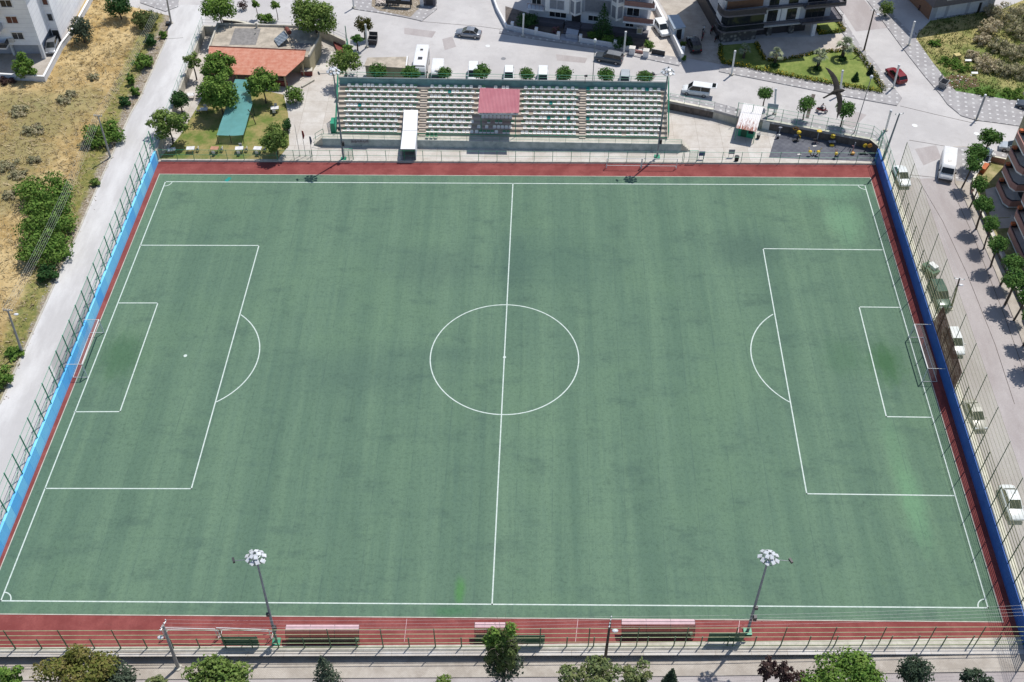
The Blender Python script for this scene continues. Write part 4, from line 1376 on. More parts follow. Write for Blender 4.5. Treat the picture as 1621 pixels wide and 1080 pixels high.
# red roofed canopy over the middle seats
t = thing('canopy', 'red corrugated canopy roof on thin posts over the middle seats', 'canopy', (-1.7, 45.5, 1.6))
F0, F1 = Vector((-4.55, 43.0, 5.95)), Vector((1.5, 42.9, 6.05))
B0, B1 = U(759.5, 139.2, 7.0), U(823, 141.4, 7.0)
m = MB()
N = 61
for i in range(N):
    for k, (a, b) in enumerate(((F0, F1), (B0, B1))):
        q = a + (b - a) * (i / (N - 1))
        m.v.append((q.x, q.y, q.z + (.04 if i % 2 else -.04)))
m.f += [(2 * i, 2 * i + 2, 2 * i + 3, 2 * i + 1) for i in range(N - 1)]
m.build('roof_sheet', 'red_sheet', t)
m = MB()
for k in (0.03, .5, .97):
    a = F0 + (B0 - F0) * k; b = F1 + (B1 - F1) * k
    m.tube([a - Vector((0, 0, .12)), b - Vector((0, 0, .12))], .05, 5)
m.build('purlins', 'galvanised', t)
m = MB(); m.tube([F0 + Vector((.15, .1, -.3)), F1 + Vector((-.15, .1, -.3))], .12, 4)
m.build('front_beam', 'plaster_grey', t)
for u0, v0 in ((762, 212), (816, 216)):
    q = U(u0, v0, 1.4)
    MB().tube([(q.x, q.y, 1.33), (q.x, q.y, 5.9)], .05, 6).build('post', 'green_metal', t)
for q in (B0 + Vector((.3, -.3, 0)), B1 + Vector((-.3, -.3, 0))):
    MB().tube([(q.x, q.y, 4.6), (q.x, q.y, 6.9)], .05, 6).build('post', 'green_metal', t)

# players' tunnel
a, b = U(636, 256, 0), U(657, 256, 0)
x0, x1 = -15.85, -13.7
t = thing('players_tunnel', 'white roofed players tunnel running out from under the stand', 'tunnel', (-14.8, 41, 0))
ys = [(39.25, 2.2), (43.4, 2.45), (47.0, 3.55)]
m = MB()
m.add([(x0, 39.2, 2.2), (x1, 39.2, 2.2), (x1 + .02, 43.4, 2.45), (x0, 43.4, 2.45)], [(0, 1, 2, 3)])
m.add([(x0, 39.2, 2.14), (x1, 39.2, 2.14), (x1, 43.4, 2.39), (x0, 43.4, 2.39)], [(3, 2, 1, 0)])
m.build('front_roof', 'tunnel_white', t)
m = MB()
for i in range(22):
    x = x0 + (x1 - x0) * i / 21
    m.v += [(x, 43.42, 2.47 + (.03 if i % 2 else 0)), (x, 47.0, 3.57 + (.03 if i % 2 else 0))]
m.f += [(2 * i, 2 * i + 2, 2 * i + 3, 2 * i + 1) for i in range(21)]
m.build('rear_roof', 'tunnel_white', t)
for x in (x0 + .05, x1 - .05):
    m = MB()
    m.add([(x - .04, 39.3, 0), (x - .04, 47, 0), (x - .04, 47, 3.5), (x - .04, 43.4, 2.4), (x - .04, 39.3, 2.12),
           (x + .04, 39.3, 0), (x + .04, 47, 0), (x + .04, 47, 3.5), (x + .04, 43.4, 2.4), (x + .04, 39.3, 2.12)],
          [(4, 3, 2, 1, 0), (5, 6, 7, 8, 9), (0, 1, 6, 5), (1, 2, 7, 6), (0, 5, 9, 4)])
    m.build('side_wall', 'plaster_grey', t)
m = MB()
m.tube([(x0, 39.22, .02), (x0, 39.22, 2.15)], .05, 5); m.tube([(x1, 39.22, .02), (x1, 39.22, 2.15)], .05, 5); m.tube([(x0, 39.22, 2.12), (x1, 39.22, 2.12)], .05, 5)
m.build('door_frame', 'galvanised', t)

# ------------------------------------------------------------------ kiosk
KO = Vector((36.3, 47.0, 0)); KA = -.316
t = thing('kiosk', 'small dark green kiosk under a rusty corrugated sheet roof', 'kiosk', tuple(KO), KA)
m = MB()
n = 25
for i in range(n):
    x = -1.55 + 3.1 * i / (n - 1)
    z = .03 if i % 2 else -.03
    m.v += [(x, -2.9, 2.25 + z), (x, 2.9, 2.95 + z)]
m.f += [(2 * i, 2 * i + 2, 2 * i + 3, 2 * i + 1) for i in range(n - 1)]
m.build('roof', 'rusty_sheet', t, local=True)
m = MB()
m.add([(-1.2, -1.6, 0), (1.2, -1.6, 0), (1.2, 2.4, 0), (-1.2, 2.4, 0), (-1.2, -1.6, 2.3), (1.2, -1.6, 2.3), (1.2, 2.4, 2.8), (-1.2, 2.4, 2.8)],
      [(0, 1, 5, 4), (1, 2, 6, 5), (2, 3, 7, 6), (3, 0, 4, 7), (4, 5, 6, 7)])
m.build('cabin', 'green_metal', t, local=True)
MB().bx(-.75, .1, -1.64, -1.61, .05, 2.0).build('door', 'dark_green', t, local=True)
MB().bx(.3, 1.05, -1.64, -1.61, .8, 1.9).build('window', 'glass', t, local=True)
for x in (-1.4, 1.4):
    MB().tube([(x, -2.75, 0), (x, -2.75, 2.2)], .05, 5).build('post', 'green_metal', t, local=True)
p = U(1211, 205, 0)
tag(recentre(MB().box(p.x, p.y, .75, 1.1, .12, 1.5, -.2).build('white_panel', 'white_paint')), 'white panel leaning beside the rusty roofed kiosk', 'panel')
p = U(1200, 219, 0)
t = thing('waste_bin', 'dark bin beside the kiosk wall', 'bin', tuple(p))
MB().cyl((p.x, p.y, 0), .22, .7, 12, .28).build('drum', 'dark_metal', t)
MB().cyl((p.x, p.y, .702), .29, .05, 12).build('rim', 'bin_grey', t)
for (u, v, lab, mt) in ((1110, 246, 'blue notice board behind the far fence', 'sign_blue'), (1157, 243, 'grey notice board behind the far fence', 'sign_grey')):
    p = U(u, v + 6, 0)
    t = thing('notice_board', lab, 'sign', tuple(p))
    MB().box(p.x, p.y, 1.0, .9, .05, .8).build('panel', mt, t)
    for dx in (-.35, .35):
        MB().tube([(p.x + dx, p.y, 0), (p.x + dx, p.y, .6)], .03, 5).build('leg', 'dark_metal', t)
p = U(1166, 258, 0)
t = thing('waste_bin', 'black waste bin by the far fence right of the stand', 'bin', tuple(p))
MB().cyl((p.x, p.y + .4, 0), .28, .85, 12, .34).build('drum', 'black_rubber', t)
MB().cyl((p.x, p.y + .4, .852), .35, .05, 12).build('rim', 'dark_metal', t)
# blue grey sign over the street fence behind the kiosk
p = U(1219, 186, ZS)
t = thing('street_sign', 'blue grey sign panel on posts behind the kiosk', 'sign', tuple(p))
MB().box(p.x + .1, p.y, ZS + 2.0, 1.6, .06, .9, -.2).build('panel', 'shed_roof', t)
for dx in (-.6, .7):
    MB().tube([(p.x + dx, p.y - dx * .2, ZS), (p.x + dx, p.y - dx * .2, ZS + 1.6)], .04, 5).build('post', 'green_metal', t)

# ------------------------------------------------------------------ clubhouse and garden
t = thing('clubhouse', 'single storey clubhouse, flat concrete roof behind a red tiled canopy roof', 'building', (-40, 63, 0))
m = MB()
ft = [(-48.6, 63.6), (-32.2, 62.0), (-31.3, 67.3), (-31.6, 70.6), (-48.6, 71.4)]
m.prism(ft, 0, 3.0)
m.build('wall', 'plaster_beige', t)
m = MB(); m.prism([(p[0], p[1]) for p in ft], 3.002, 3.12); m.build('flat_roof', 'roof_concrete', t)
m = MB()
m.wall([ft[1], ft[2], ft[3], ft[4], ft[0]], .22, 3.124, 3.5)
m.build('parapet', 'stained_concrete', t)
MB().bx(-45.6, -41.3, 65.4, 70.4, 3.122, 3.135).build('roof_patch', 'roof_patch', t); MB().bx(-34.9, -32.3, 63.6, 66.0, 3.122, 3.135).build('roof_patch', 'roof_patch', t)
tl = [(-48.5, 63.95, 3.72), (-32.75, 62.9, 3.72), (-32.9, 61.0, 3.28), (-35.4, 57.5, 2.5), (-47.9, 58.1, 2.5)]
m = MB()
m.add(tl + [(p[0], p[1], p[2] - .12) for p in tl], [(4, 3, 2, 1, 0)[::-1], (5, 6, 7, 8, 9)[::-1], (0, 1, 6, 5), (1, 2, 7, 6), (2, 3, 8, 7), (3, 4, 9, 8), (4, 0, 5, 9)])
m.build('tiled_roof', 'roof_tiles', t)
m = MB(); m.tube([(-48.5, 63.98, 3.74), (-32.75, 62.93, 3.74)], .1, 6); m.build('ridge', 'tank_rust', t)
m = MB()
for x, y in ((-47.4, 58.6), (-43.4, 58.4), (-39.4, 58.2), (-35.7, 58.0), (-33.3, 61.3)):
    m.box(x, y, 1.2, .22, .22, 2.38)
m.build('porch_posts', 'plaster_beige', t)
m = MB(); m.wall([(-37.4, 58.5), (-35.5, 58.25)], .25, 0, .95); m.build('porch_wall', 'brick_red', t)
MB().prism([(-47.4, 58.5), (-35.2, 57.9), (-32.6, 61.6), (-47.6, 63.5)], 0, .1).build('porch_floor', 'stained_concrete', t)
m = MB(); m.wall([(-36.8, 59.3), (-35.9, 59.2)], .06, 1.0, 2.1); m.build('window', 'glass', t)
MB().cyl((-42.0, 70.6, 3.124), .18, .9, 8).build('chimney', 'stained_concrete', t); MB().cyl((-41.9, 68.6, 3.124), .1, .4, 8).build('vent_pipe', 'stained_concrete', t)
c = U(447, 63, 3.6)
t = thing('solar_heater', 'tilted solar water heater on the clubhouse flat roof', 'solar heater', (c.x, c.y, 3.13))
M = Matrix.Translation((c.x, c.y, 3.13)) @ Matrix.Rotation(radians(-62), 4, 'Z')
for k in range(2):
    m = MB(M); x = -1.15 + k * 1.18
    m.add([(x, -1.1, .25), (x + 1.12, -1.1, .25), (x + 1.12, .8, 1.35), (x, .8, 1.35), (x, -1.1, .15), (x + 1.12, -1.1, .15), (x + 1.12, .8, 1.25), (x, .8, 1.25)],
          [(0, 1, 2, 3), (7, 6, 5, 4), (0, 4, 5, 1), (1, 5, 6, 2), (2, 6, 7, 3), (3, 7, 4, 0)])
    m.build('collector', 'solar_glass', t)
m = MB(M)
for x in (-1.1, 1.1):
    m.tube([(x, .85, 0), (x, .85, 2.2)], .035, 5); m.tube([(x, -1.05, 0), (x, -1.05, .2)], .035, 5); m.tube([(x, 1.5, 0), (x, .85, 2.1)], .03, 5)
m.build('stand_frame', 'dark_metal', t)
m = MB(M); m.cyl((-.8, 1.2, 1.7), .38, 1.3, 14, axis='X'); m.build('water_tank', 'tank_rust', t)
p = U(489, 103, 0)
t = thing('gas_bottle', 'red round topped tank by the clubhouse porch', 'tank', tuple(p))
MB().ell((p.x - .6, p.y + .5, 1.5), .42, .42, .5, 12, 8).build('tank_body', 'car_red', t, smooth=True)
MB().cyl((p.x - .6, p.y + .5, .0), .3, 1.1, 12).build('tank_foot', 'dark_metal', t)
p = U(486, 120, 0)
t = thing('brick_barbecue', 'red brick barbecue block beside the clubhouse porch', 'barbecue', tuple(p))
MB().box(p.x, p.y + .3, .45, 1.7, .9, .9, .1).build('base', 'brick_red', t)
MB().box(p.x, p.y + .3, .94, 1.9, 1.05, .08, .1).build('slab', 'stained_concrete', t)
for (u0, v0, u1, v1) in ((478, 139, 497, 128),):
    a, b = U(u0, v0, 0), U(u1, v1, 0)
    tag(recentre(MB().wall([tuple(a[:2]), tuple(b[:2])], .35, 0, .3).build('step', 'stained_concrete')), 'pale concrete step in front of the brick barbecue', 'step')
# shade cloth
cs = [(-43.2, 56.6, 2.45), (-41.1, 56.6, 2.45), (-39.6, 50.4, 2.1), (-39.95, 43.4, 1.5), (-43.75, 43.35, 1.5), (-43.5, 50.0, 2.0)]
t = thing('shade_cloth', 'teal shade cloth stretched over the clubhouse lawn', 'shade cloth', (-41.5, 50, 0))
m = MB()
nx, ny = 8, 26
def cq(s, r):
    yl = 56.6 + (43.35 - 56.6) * r
    xl = -43.2 + (-43.75 + 43.2) * r
    xr = -41.1 + (1.55 * min(1, r / .45)) - .4 * max(0, r - .45)
    z = 2.45 - .95 * r
    return (xl + (xr - xl) * s, yl + .05 * sin(6 * s), z - .16 * sin(pi * s) * (.5 + .5 * sin(9 * r)) + .05 * sin(17 * r + 3 * s))
m.v = [cq(i / nx, j / ny) for j in range(ny + 1) for i in range(nx + 1)]
m.f = [(j * (nx + 1) + i, j * (nx + 1) + i + 1, (j + 1) * (nx + 1) + i + 1, (j + 1) * (nx + 1) + i) for j in range(ny) for i in range(nx)]
m.build('cloth', 'cloth_teal', t, smooth=True)
for x, y, z in ((-43.75, 43.3, 1.5), (-39.9, 43.3, 1.5), (-41.8, 43.3, 1.5), (-39.5, 50.4, 2.0), (-43.6, 50, 1.9)):
    MB().tube([(x, y, 0), (x, y, z)], .05, 6).build('pole', 'dark_metal', t)

def table_proto(name, mat):
    t = thing(name, 'x', 'table')
    MB().bx(-.6, .6, -.42, .42, .70, .75).build('tabletop', mat, t, local=True)
    for x in (-.5, .5):
        for y in (-.33, .33):
            MB().tube([(x, y, 0), (x, y, .70)], .035, 5).build('leg', 'chair_dark', t, local=True)
    return t
tw = table_proto('garden_table', 'table_white'); to_ = table_proto('garden_table', 'table_wood')
gch = thing('garden_chair', 'x', 'chair')
MB().bx(-.22, .22, -.22, .22, .4, .45).build('seat', 'chair_dark', gch, local=True)
MB().bx(-.22, .22, .18, .23, .46, .9).build('backrest', 'table_white', gch, local=True)
for x in (-.19, .19):
    for y in (-.19, .19):
        MB().tube([(x, y, 0), (x, y, .4)], .025, 5).build('leg', 'chair_dark', gch, local=True)
for (u, v, lab, rz, pr, chs) in ((303, 241, 'leftmost white table in the row by the far fence', .1, tw, (1,)), (341, 241, 'orange brown wooden table by the far fence', -.05, to_, (0, 1)),
                           (380, 241, 'white table between the wooden and the last table', .1, tw, (0, 1, 2)), (409, 241, 'white table nearest the light green tree', -.1, tw, (1, 0)),
                           (436, 177, 'white table under the tree by the clubhouse path', .15, tw, (0, 2)), (303, 156, 'white garden table beside the round dark tree', .1, tw, (1,)),
                           (324, 179, 'white table shaded by the large double tree', .05, tw, (2, 3)), (273, 243, 'white garden table in the corner shade by the blue wall', .3, tw, ())):
    p = U(u, v, 0)
    place(pr, (p.x, p.y, .012), rz, lab, 'garden tables on the clubhouse lawn', (1.0, 1.0, 1.0))
    for k in chs:
        dx, dy, ra = ((0, -.75, pi), (.95, .1, -pi / 2), (0, .75, 0), (-.95, 0, pi / 2))[k]
        place(gch, (p.x + dx, p.y + dy, .012), rz + ra, 'chair on the %s of the %s' % ('near side' if k == 0 else ('right' if k == 1 else ('far side' if k == 2 else 'left')), lab), 'chairs at the garden tables', 1.0)
p = U(399, 179, 0)
t = thing('garden_lamp', 'leaning dark garden post on the lawn right of the shade cloth', 'post', tuple(U(405, 197, 0)))
q = U(405, 197, 0)
MB().tube([q, (q.x - .3, q.y + .1, 1.6), (q.x - .8, q.y + .2, 2.6)], .07, 6).build('post_shaft', 'trunk', t)
for u, v, uu, vv, flag, lab in ((474.8, 247, 468.3, 197, None, 'bare thin flagpole left of the stand'), (484, 247, 480, 206, 'flag_red', 'thin flagpole with a furled red flag left of the stand'), (494.3, 247, 490.4, 215, 'flag_blue', 'thin flagpole with a furled blue grey flag left of the stand')):
    p = U(u, v, 0); h = (247 - vv) / 8.9
    t = thing('flagpole', lab, 'flagpole', tuple(p), 0, 'flagpoles left of the stand')
    MB().tube([(p.x, p.y, 0), (p.x, p.y, h)], .04, 6, .025).build('pole', 'galvanised', t)
    MB().cyl((p.x, p.y, .0), .15, .1, 8).build('foot', 'stained_concrete', t)
    if flag:
        m = MB(); m.loft([[(p.x + .02 + a, p.y + b, z) for a, b in ((0, 0), (w, -.03), (w, .03), (0, .05))] for z, w in ((h - 1.5, .12), (h - .9, .3), (h - .1, .2))])
        m.build('flag', flag, t)
# green gate and ramp by the street end of the yard
p = U(550, 72, ZS)
t = thing('yard_gate', 'tall green gate post and leaf at the street end of the yard', 'gate', tuple(p))
MB().tube([(p.x, p.y, ZS - 1), (p.x, p.y, ZS + 3.6)], .07, 6).build('post', 'green_metal', t)
MB().bx(p.x + .1, p.x + .16, p.y - 2.4, p.y, ZS - 1, ZS + 1.3).build('leaf', 'green_metal', t)
tag(recentre(MB().prism([tuple(U(*c, 0)[:2]) for c in ((528, 70), (540, 66), (546, 88), (538, 92))], 0, .5).build('steps', 'brick_red')), 'worn brick red steps below the yard gate', 'steps')
# ------------------------------------------------------------------ buildings
def window(t, M, x0, x1, y, z0, z1, frame='off_white', glass='glass', fw=.09, mull=1, out=-1, label=None, axis='x'):
    """window on a wall facing local -y (axis x) or facing local +x (axis y)"""
    m = MB(M)
    def b(a0, a1, c0, c1, d0, d1):
        if axis == 'x': m_.bx(a0, a1, y + c0, y + c1, d0, d1)
        else: m_.bx(y - c1, y - c0, a0, a1, d0, d1)
    m_ = MB(M)
    b(x0 - fw, x1 + fw, -.08, .02, z1, z1 + fw); b(x0 - fw, x1 + fw, -.1, .02, z0 - fw, z0)
    b(x0 - fw, x0, -.08, .02, z0 + .001, z1 - .001); b(x1, x1 + fw, -.08, .02, z0 + .001, z1 - .001)
    for k in range(mull):
        xm = x0 + (x1 - x0) * (k + 1) / (mull + 1)
        b(xm - .03, xm + .03, -.06, .02, z0 + .002, z1 - .002)
    f = m_.build('window', frame, t)
    m_ = MB(M)
    b(x0 + .002, x1 - .002, -.02, -.008, z0 + .002, z1 - .002)
    m_.build('pane', glass, f)
    return f

# --- white apartment block, far left
t = thing('apartment_block', 'white clad apartment block with brown shutters at the edge of the dry field', 'building', (-80, 70, ZS))
I4 = Matrix.Identity(4)
yF, xA, xB, yB = 63.5, -75.4, -74.15, 68.6
TOP = 16.0
MB().bx(-100, xA, yF, 90, ZS + 2.6, TOP).build('front_wing', 'siding', t)
MB().bx(-100, xA - .6, yF + 1.6, 88, ZS, ZS + 2.598).build('ground_floor', 'facade_grey', t)
MB().bx(xA + .002, xB, yB, 92, ZS, TOP - .6).build('rear_wing', 'siding', t)
MB().bx(xA - .5, xA, yF + .02, yF + .5, ZS, ZS + 2.59).build('corner_pier', 'plaster_white', t)
MB().bx(-81.0, -80.7, yF + 1.0, yF + 1.4, ZS, ZS + 2.59).build('corner_pier', 'plaster_white', t)
MB().bx(-100.2, xB + .2, yF - .2, 92, TOP + .002, TOP + .5).build('roof', 'roof_concrete', t)
for k in range(4):
    z = ZS + 3.7 + k * 2.85
    window(t, I4, -79.4, -77.7, yF, z, z + 1.15, 'plaster_white', 'glass' if k != 1 else 'blind_brown', .16, 1)
    window(t, I4, xA + .25, xA + 1.0, yB, z + .3, z + 1.5, 'plaster_grey', 'blind_brown' if k else 'glass', .06, 0)
MB().bx(xA + .12, xB - .1, yB - .03, yB - .002, ZS, ZS + 2.2).build('door', 'dark_metal', t)
for k in range(4):
    z = ZS + 2.7 + k * 2.85
    MB().bx(-90, -80.4, yF - 1.5, yF - .002, z, z + .25).build('balcony_slab', 'plaster_white', t)
    m = MB(); m.bx(-90, -80.4, yF - 1.5, yF - 1.42, z + .252, z + 1.1); m.bx(-80.48, -80.4, yF - 1.41, yF - .003, z + .252, z + 1.1)
    m.build('balcony_front', 'glass' if k == 0 else 'facade_grey' if k == 1 else 'blind_brown', t)
    window(t, I4, -84.5, -82.2, yF, z + .4, z + 2.3, 'off_white', 'glass', .07, 1)
tag(recentre(MB().bx(-80.1, -79.3, yF - .42, yF - .004, ZS + 3.3, ZS + 3.95).build('air_conditioner', 'off_white')), 'white air conditioner box on the white apartment block', 'air conditioner')

# --- middle apartment block
A = U(846, 37, ZS); B = U(1023, 58, ZS)
ang = atan2(B.y - A.y, B.x - A.x)
t = thing('apartment_block', 'pale grey apartment block with bay windows behind the street in the middle', 'building', tuple(A), ang)
t.rotation_euler = (0, 0, 0)
M = Matrix.Translation(A) @ Matrix.Rotation(ang, 4, 'Z')
H = 15.5
def bxm(name, mat, *b, par=None):
    m = MB(M); m.bx(*b); return m.build(name, mat, par or t)
bxm('ground_floor', 'plaster_grey', -1.2, 18.8, 1.0, 12, 0, 2.7)
bxm('upper_floors', 'facade_grey', -1.0, 18.8, .8, 12, 2.7, H)
bxm('roof', 'roof_concrete', -1.3, 19.2, -.5, 12.3, H + .002, H + .3)
bxm('plinth', 'slab_dark', -.6, 5.0, -.6, .998, 0, .75)
bxm('plinth', 'slab_dark', 8.0, 19.2, -.7, .998, 0, .6)
bxm('bay', 'plaster_white', 1.8, 5.9, -.2, .798, 2.65, H - .3)
for k in range(4):
    z = 2.9 + k * 2.85
    window(t, M, 2.6, 5.0, -.2, z + .35, z + 2.0, 'plaster_grey', 'blind_grey', .1, 1)
for x0, x1 in ((5.92, 7.9), (12.8, 14.9)):
    m = MB(M); xm = (x0 + x1) / 2
    m.prism([(x0, .797), (x0, .1), (xm, -.75), (x1, .1), (x1, .797)], 2.6, H - .3)
    m.build('bay', 'plaster_white', t)
    for k in range(4):
        z = 3.0 + k * 2.85
        for sx in (0, 1):
            m = MB(M)
            a = Vector((x0 + .1, .06)) if sx == 0 else Vector((xm + .1, -.67)); b2 = Vector((xm - .1, -.67)) if sx == 0 else Vector((x1 - .1, .06))
            d = (b2 - a).normalized(); nn = Vector((d.y, -d.x)) * .03
            m.prism([tuple(a + d * .1), tuple(a + d * .1 + nn), tuple(b2 - d * .1 + nn), tuple(b2 - d * .1)], z, z + 2.1)
            m.build('shutter', 'blind_grey', t)
for k in range(4):
    z = 3.0 + k * 2.85
    m = MB(M)
    for i in range(26):
        x = 8.4 + i * .16; m.bx(x, x + .12, .68 + (.03 if i % 2 else 0), .79, z, z + 2.2)
    m.build('curtain', 'blind_grey', t)
    bxm('balcony_slab', 'plaster_grey', 15.0, 20.1, -.9, .798, z - .45, z - .15)
    m = MB(M)
    m.tube([(15.05, -.85, z + .75), (20.0, -.85, z + .75), (20.0, .78, z + .75)], .04, 5); m.tube([(15.05, -.85, z + .3), (20.0, -.85, z + .3)], .03, 5)
    for i in range(8): m.tube([(15.05 + i * .707, -.85, z - .15), (15.05 + i * .707, -.85, z + .75)], .03, 5)
    m.build('balcony_rail', 'rail_brown', t)
    m = MB(M); m.bx(15.1, 19.95, -.84, -.82, z - .1, z + .7); m.build('balcony_panel', 'rail_brown', t)
    window(t, M, 15.4, 17.4, .8, z + .1, z + 1.9, 'plaster_white', 'glass', .08, 1)
    bxm('balcony_slab', 'plaster_grey', -1.3, 1.6, -.3, .797, z - .45, z - .2)
    m = MB(M); m.tube([(-1.2, -.25, z + .7), (1.5, -.25, z + .7)], .04, 5)
    for i in range(5): m.tube([(-1.2 + i * .67, -.25, z - .2), (-1.2 + i * .67, -.25, z + .7)], .03, 5)
    m.build('balcony_rail', 'rail_brown', t)
    window(t, M, -.6, .9, .8, z + .2, z + 1.9, 'plaster_white', 'glass', .08, 1)
bxm('entrance_door', 'dark_metal', 6.2, 7.7, .93, .998, .7, 2.5)
window(t, M, 9.0, 10.6, 1.0, 1.2, 2.1, 'plaster_white', 'glass', .1, 1)
window(t, M, 15.3, 16.6, 1.0, .9, 2.0, 'plaster_white', 'glass', .1, 1)
window(t, M, 2.4, 5.2, 1.0, 1.1, 2.2, 'plaster_white', 'glass', .1, 2)
for i in range(5):
    bxm('entrance_step', 'slab_dark', 5.3, 7.9, -.0 - i * .55, .92 - i * .55 if i == 0 else -.002 - (i - 1) * .55, 0, .7 - i * .14)
bxm('entrance_path', 'facade_grey', 5.1, 8.1, -4.4, -2.3, 0, .05)
m = MB(M)
m.add([(6.0, -3.4, .9), (8.0, -3.6, .9), (8.0, -2.4, 1.15), (6.0, -2.2, 1.15)], [(0, 1, 2, 3)]); m.bx(6.0, 8.0, -3.52, -3.46, .1, .88)
tag(recentre(m.build('entrance_canopy', 'facade_grey')), 'small grey slab canopy over the gate of the middle apartment block', 'canopy')
tt = thing('garden_cabinet', 'pale cabinet on the ground floor terrace under the balconies', 'cabinet', tuple(M @ Vector((17.8, -.2, .6))))
m = MB(M); m.bx(17.4, 18.3, -.5, .1, .602, 1.7); m.build('cabinet_body', 'off_white', tt)
m = MB(M); m.bx(17.5, 18.2, -.53, -.502, .8, 1.6); m.build('cabinet_door', 'plaster_beige', tt)

# --- modern apartment block on the right
A = U(1141, 69, ZS); B = U(1281, 55, ZS)
ang = atan2(B.y - A.y, B.x - A.x)
t = thing('apartment_block', 'modern dark apartment block with wide balconies above the palm garden', 'building', tuple(A))
M = Matrix.Translation(A) @ Matrix.Rotation(ang, 4, 'Z')
H = 21.5
bxm('stone_base', 'stone_wall', 0, 6.0, .2, 1.2, 0, 2.5)
bxm('ground_floor', 'facade_dark', 0, 15.0, 1.4, 14, 0, 2.5)
for x in (8.2, 12.0): bxm('pier', 'stone_wall', x, x + .8, .9, 1.398, 0, 2.5)
bxm('pier', 'plaster_white', 15.4, 16.0, -.6, 0, 0, 2.5)
bxm('upper_floors', 'facade_grey', .3, 18.5, .6, 14, 2.8, H)
bxm('corner_panel', 'plaster_brown', .3, 6.4, .5, .598, 5.9, H - .5)
bxm('side_panel', 'plaster_white', .1, .298, .7, 4.2, 2.8, H - 2)
bxm('roof', 'roof_concrete', -.4, 19.5, -1.2, 14.3, H + .002, H + .35)
m = MB(M); m.bx(.02, .098, 1.7, 2.6, 4.0, 5.3); m.bx(.02, .098, 1.7, 2.6, 6.9, 8.2); m.build('side_window', 'glass', t)
for k in range(7):
    z = 2.5 + k * 2.85
    if z > H - 2: continue
    # left balcony, rounded at the corner
    pl = [(-.9, 1.6), (-.9, .0), (-.5, -.8), (.2, -1.1), (6.6, -1.1), (6.6, .498), (-.1, .498), (-.1, 1.6)]
    m = MB(M); m.prism(pl, z, z + .28); m.build('balcony_slab', 'slab_dark', t)
    m = MB(M); m.wall([(-.84, 1.6), (-.84, .03), (-.46, -.74), (.22, -1.03), (6.5, -1.03)], .1, z + .282, z + 1.15)
    m.build('balcony_front', 'glass' if k == 0 else 'facade_dark', t)
    m = MB(M); m.wall([(-.86, 1.6), (-.86, .02), (-.48, -.77), (.21, -1.06), (6.55, -1.06)], .14, z + 1.152, z + 1.24)
    m.build('balcony_rail', 'slab_dark', t)
    if k == 0:
        m = MB(M); m.wall([(-.4, .3), (.3, -.9), (6.4, -.9)], .03, z + 1.245, z + 2.8); m.build('balcony_glazing', 'glass', t)
    # middle string course and windows
    bxm('string_course', 'slab_dark', 6.602, 13.2, .1, .598, z - .02, z + .38)
    for x0 in (7.6, 10.9):
        if k == 0:
            bxm('window_surround', 'plaster_white', x0 - 1.0, x0 + 2.1 if x0 < 9 else x0 + 2.2, .5, .596, z + .382, z + 2.8)
        window(t, M, x0, x0 + 1.5, .498 if k == 0 else .6, z + .55, z + 2.4, 'facade_dark', 'glass', .07, 1)
    # right balcony
    pl = [(13.202, .598), (13.202, -.9), (20.2, -.9), (20.4, -.4), (20.4, 3.2), (18.502, 3.2), (18.502, .598)]
    m = MB(M); m.prism(pl, z, z + .3); m.build('balcony_slab', 'slab_dark', t)
    m = MB(M); m.wall([(13.3, -.82), (20.15, -.82), (20.32, -.38), (20.32, 3.2)], .1, z + .302, z + (.7 if k else .45))
    m.build('balcony_front', 'facade_dark', t)
    m = MB(M); m.tube([(13.3, -.82, z + 1.2), (20.15, -.82, z + 1.2), (20.32, -.38, z + 1.2), (20.32, 3.2, z + 1.2)], .045, 5)
    for i in range(5): m.tube([(13.6 + 1.6 * i, -.82, z + .4), (13.6 + 1.6 * i, -.82, z + 1.2)], .03, 5)
    m.build('balcony_rail', 'slab_dark', t)
    window(t, M, 14.2, 17.4, .6, z + .35, z + 2.5, 'facade_dark', 'glass', .07, 2)
bxm('awning', 'off_white', 6.6, 13.3, -.3, .09, 2.36, 2.47)

# --- grey building, top right
A = U(1471, 32, ZS); B = U(1566, 17, ZS)
ang = atan2(B.y - A.y, B.x - A.x)
t = thing('corner_building', 'plain grey building with an overhanging upper floor above the weedy lot', 'building', tuple(A))
M = Matrix.Translation(A) @ Matrix.Rotation(ang, 4, 'Z')
bxm('ground_floor', 'facade_grey', 0, 12, 0, 10, 0, 3.0)
bxm('upper_floors', 'slab_dark', -.8, 12.3, -1.1, 10.5, 3.002, 14)
bxm('side_wall', 'plaster_brown', -.05, -.002, .2, 10, 0, 2.99)
for x in (1.0, 3.2, 7.2):
    bxm('wall_panel', 'plaster_grey', x, x + (1.6 if x < 3 else 3.4), -.03, -.002, .2, 2.6)
bxm('door', 'dark_metal', 9.0, 9.5, -.05, -.002, .0, 1.9)
for k in range(3):
    z = 3.6 + k * 3
    window(t, M, 1.5, 3.0, -1.1, z + .5, z + 1.9, 'off_white', 'glass', .08, 1)
    window(t, M, 6.5, 8.0, -1.1, z + .5, z + 1.9, 'off_white', 'glass', .08, 1)
p = U(1460, 4, ZS + 1.2)
tt = thing('parked_scooter', 'silver parked scooter partly cut off beside the grey corner building', 'scooter', (p.x, p.y, ZS + .02))

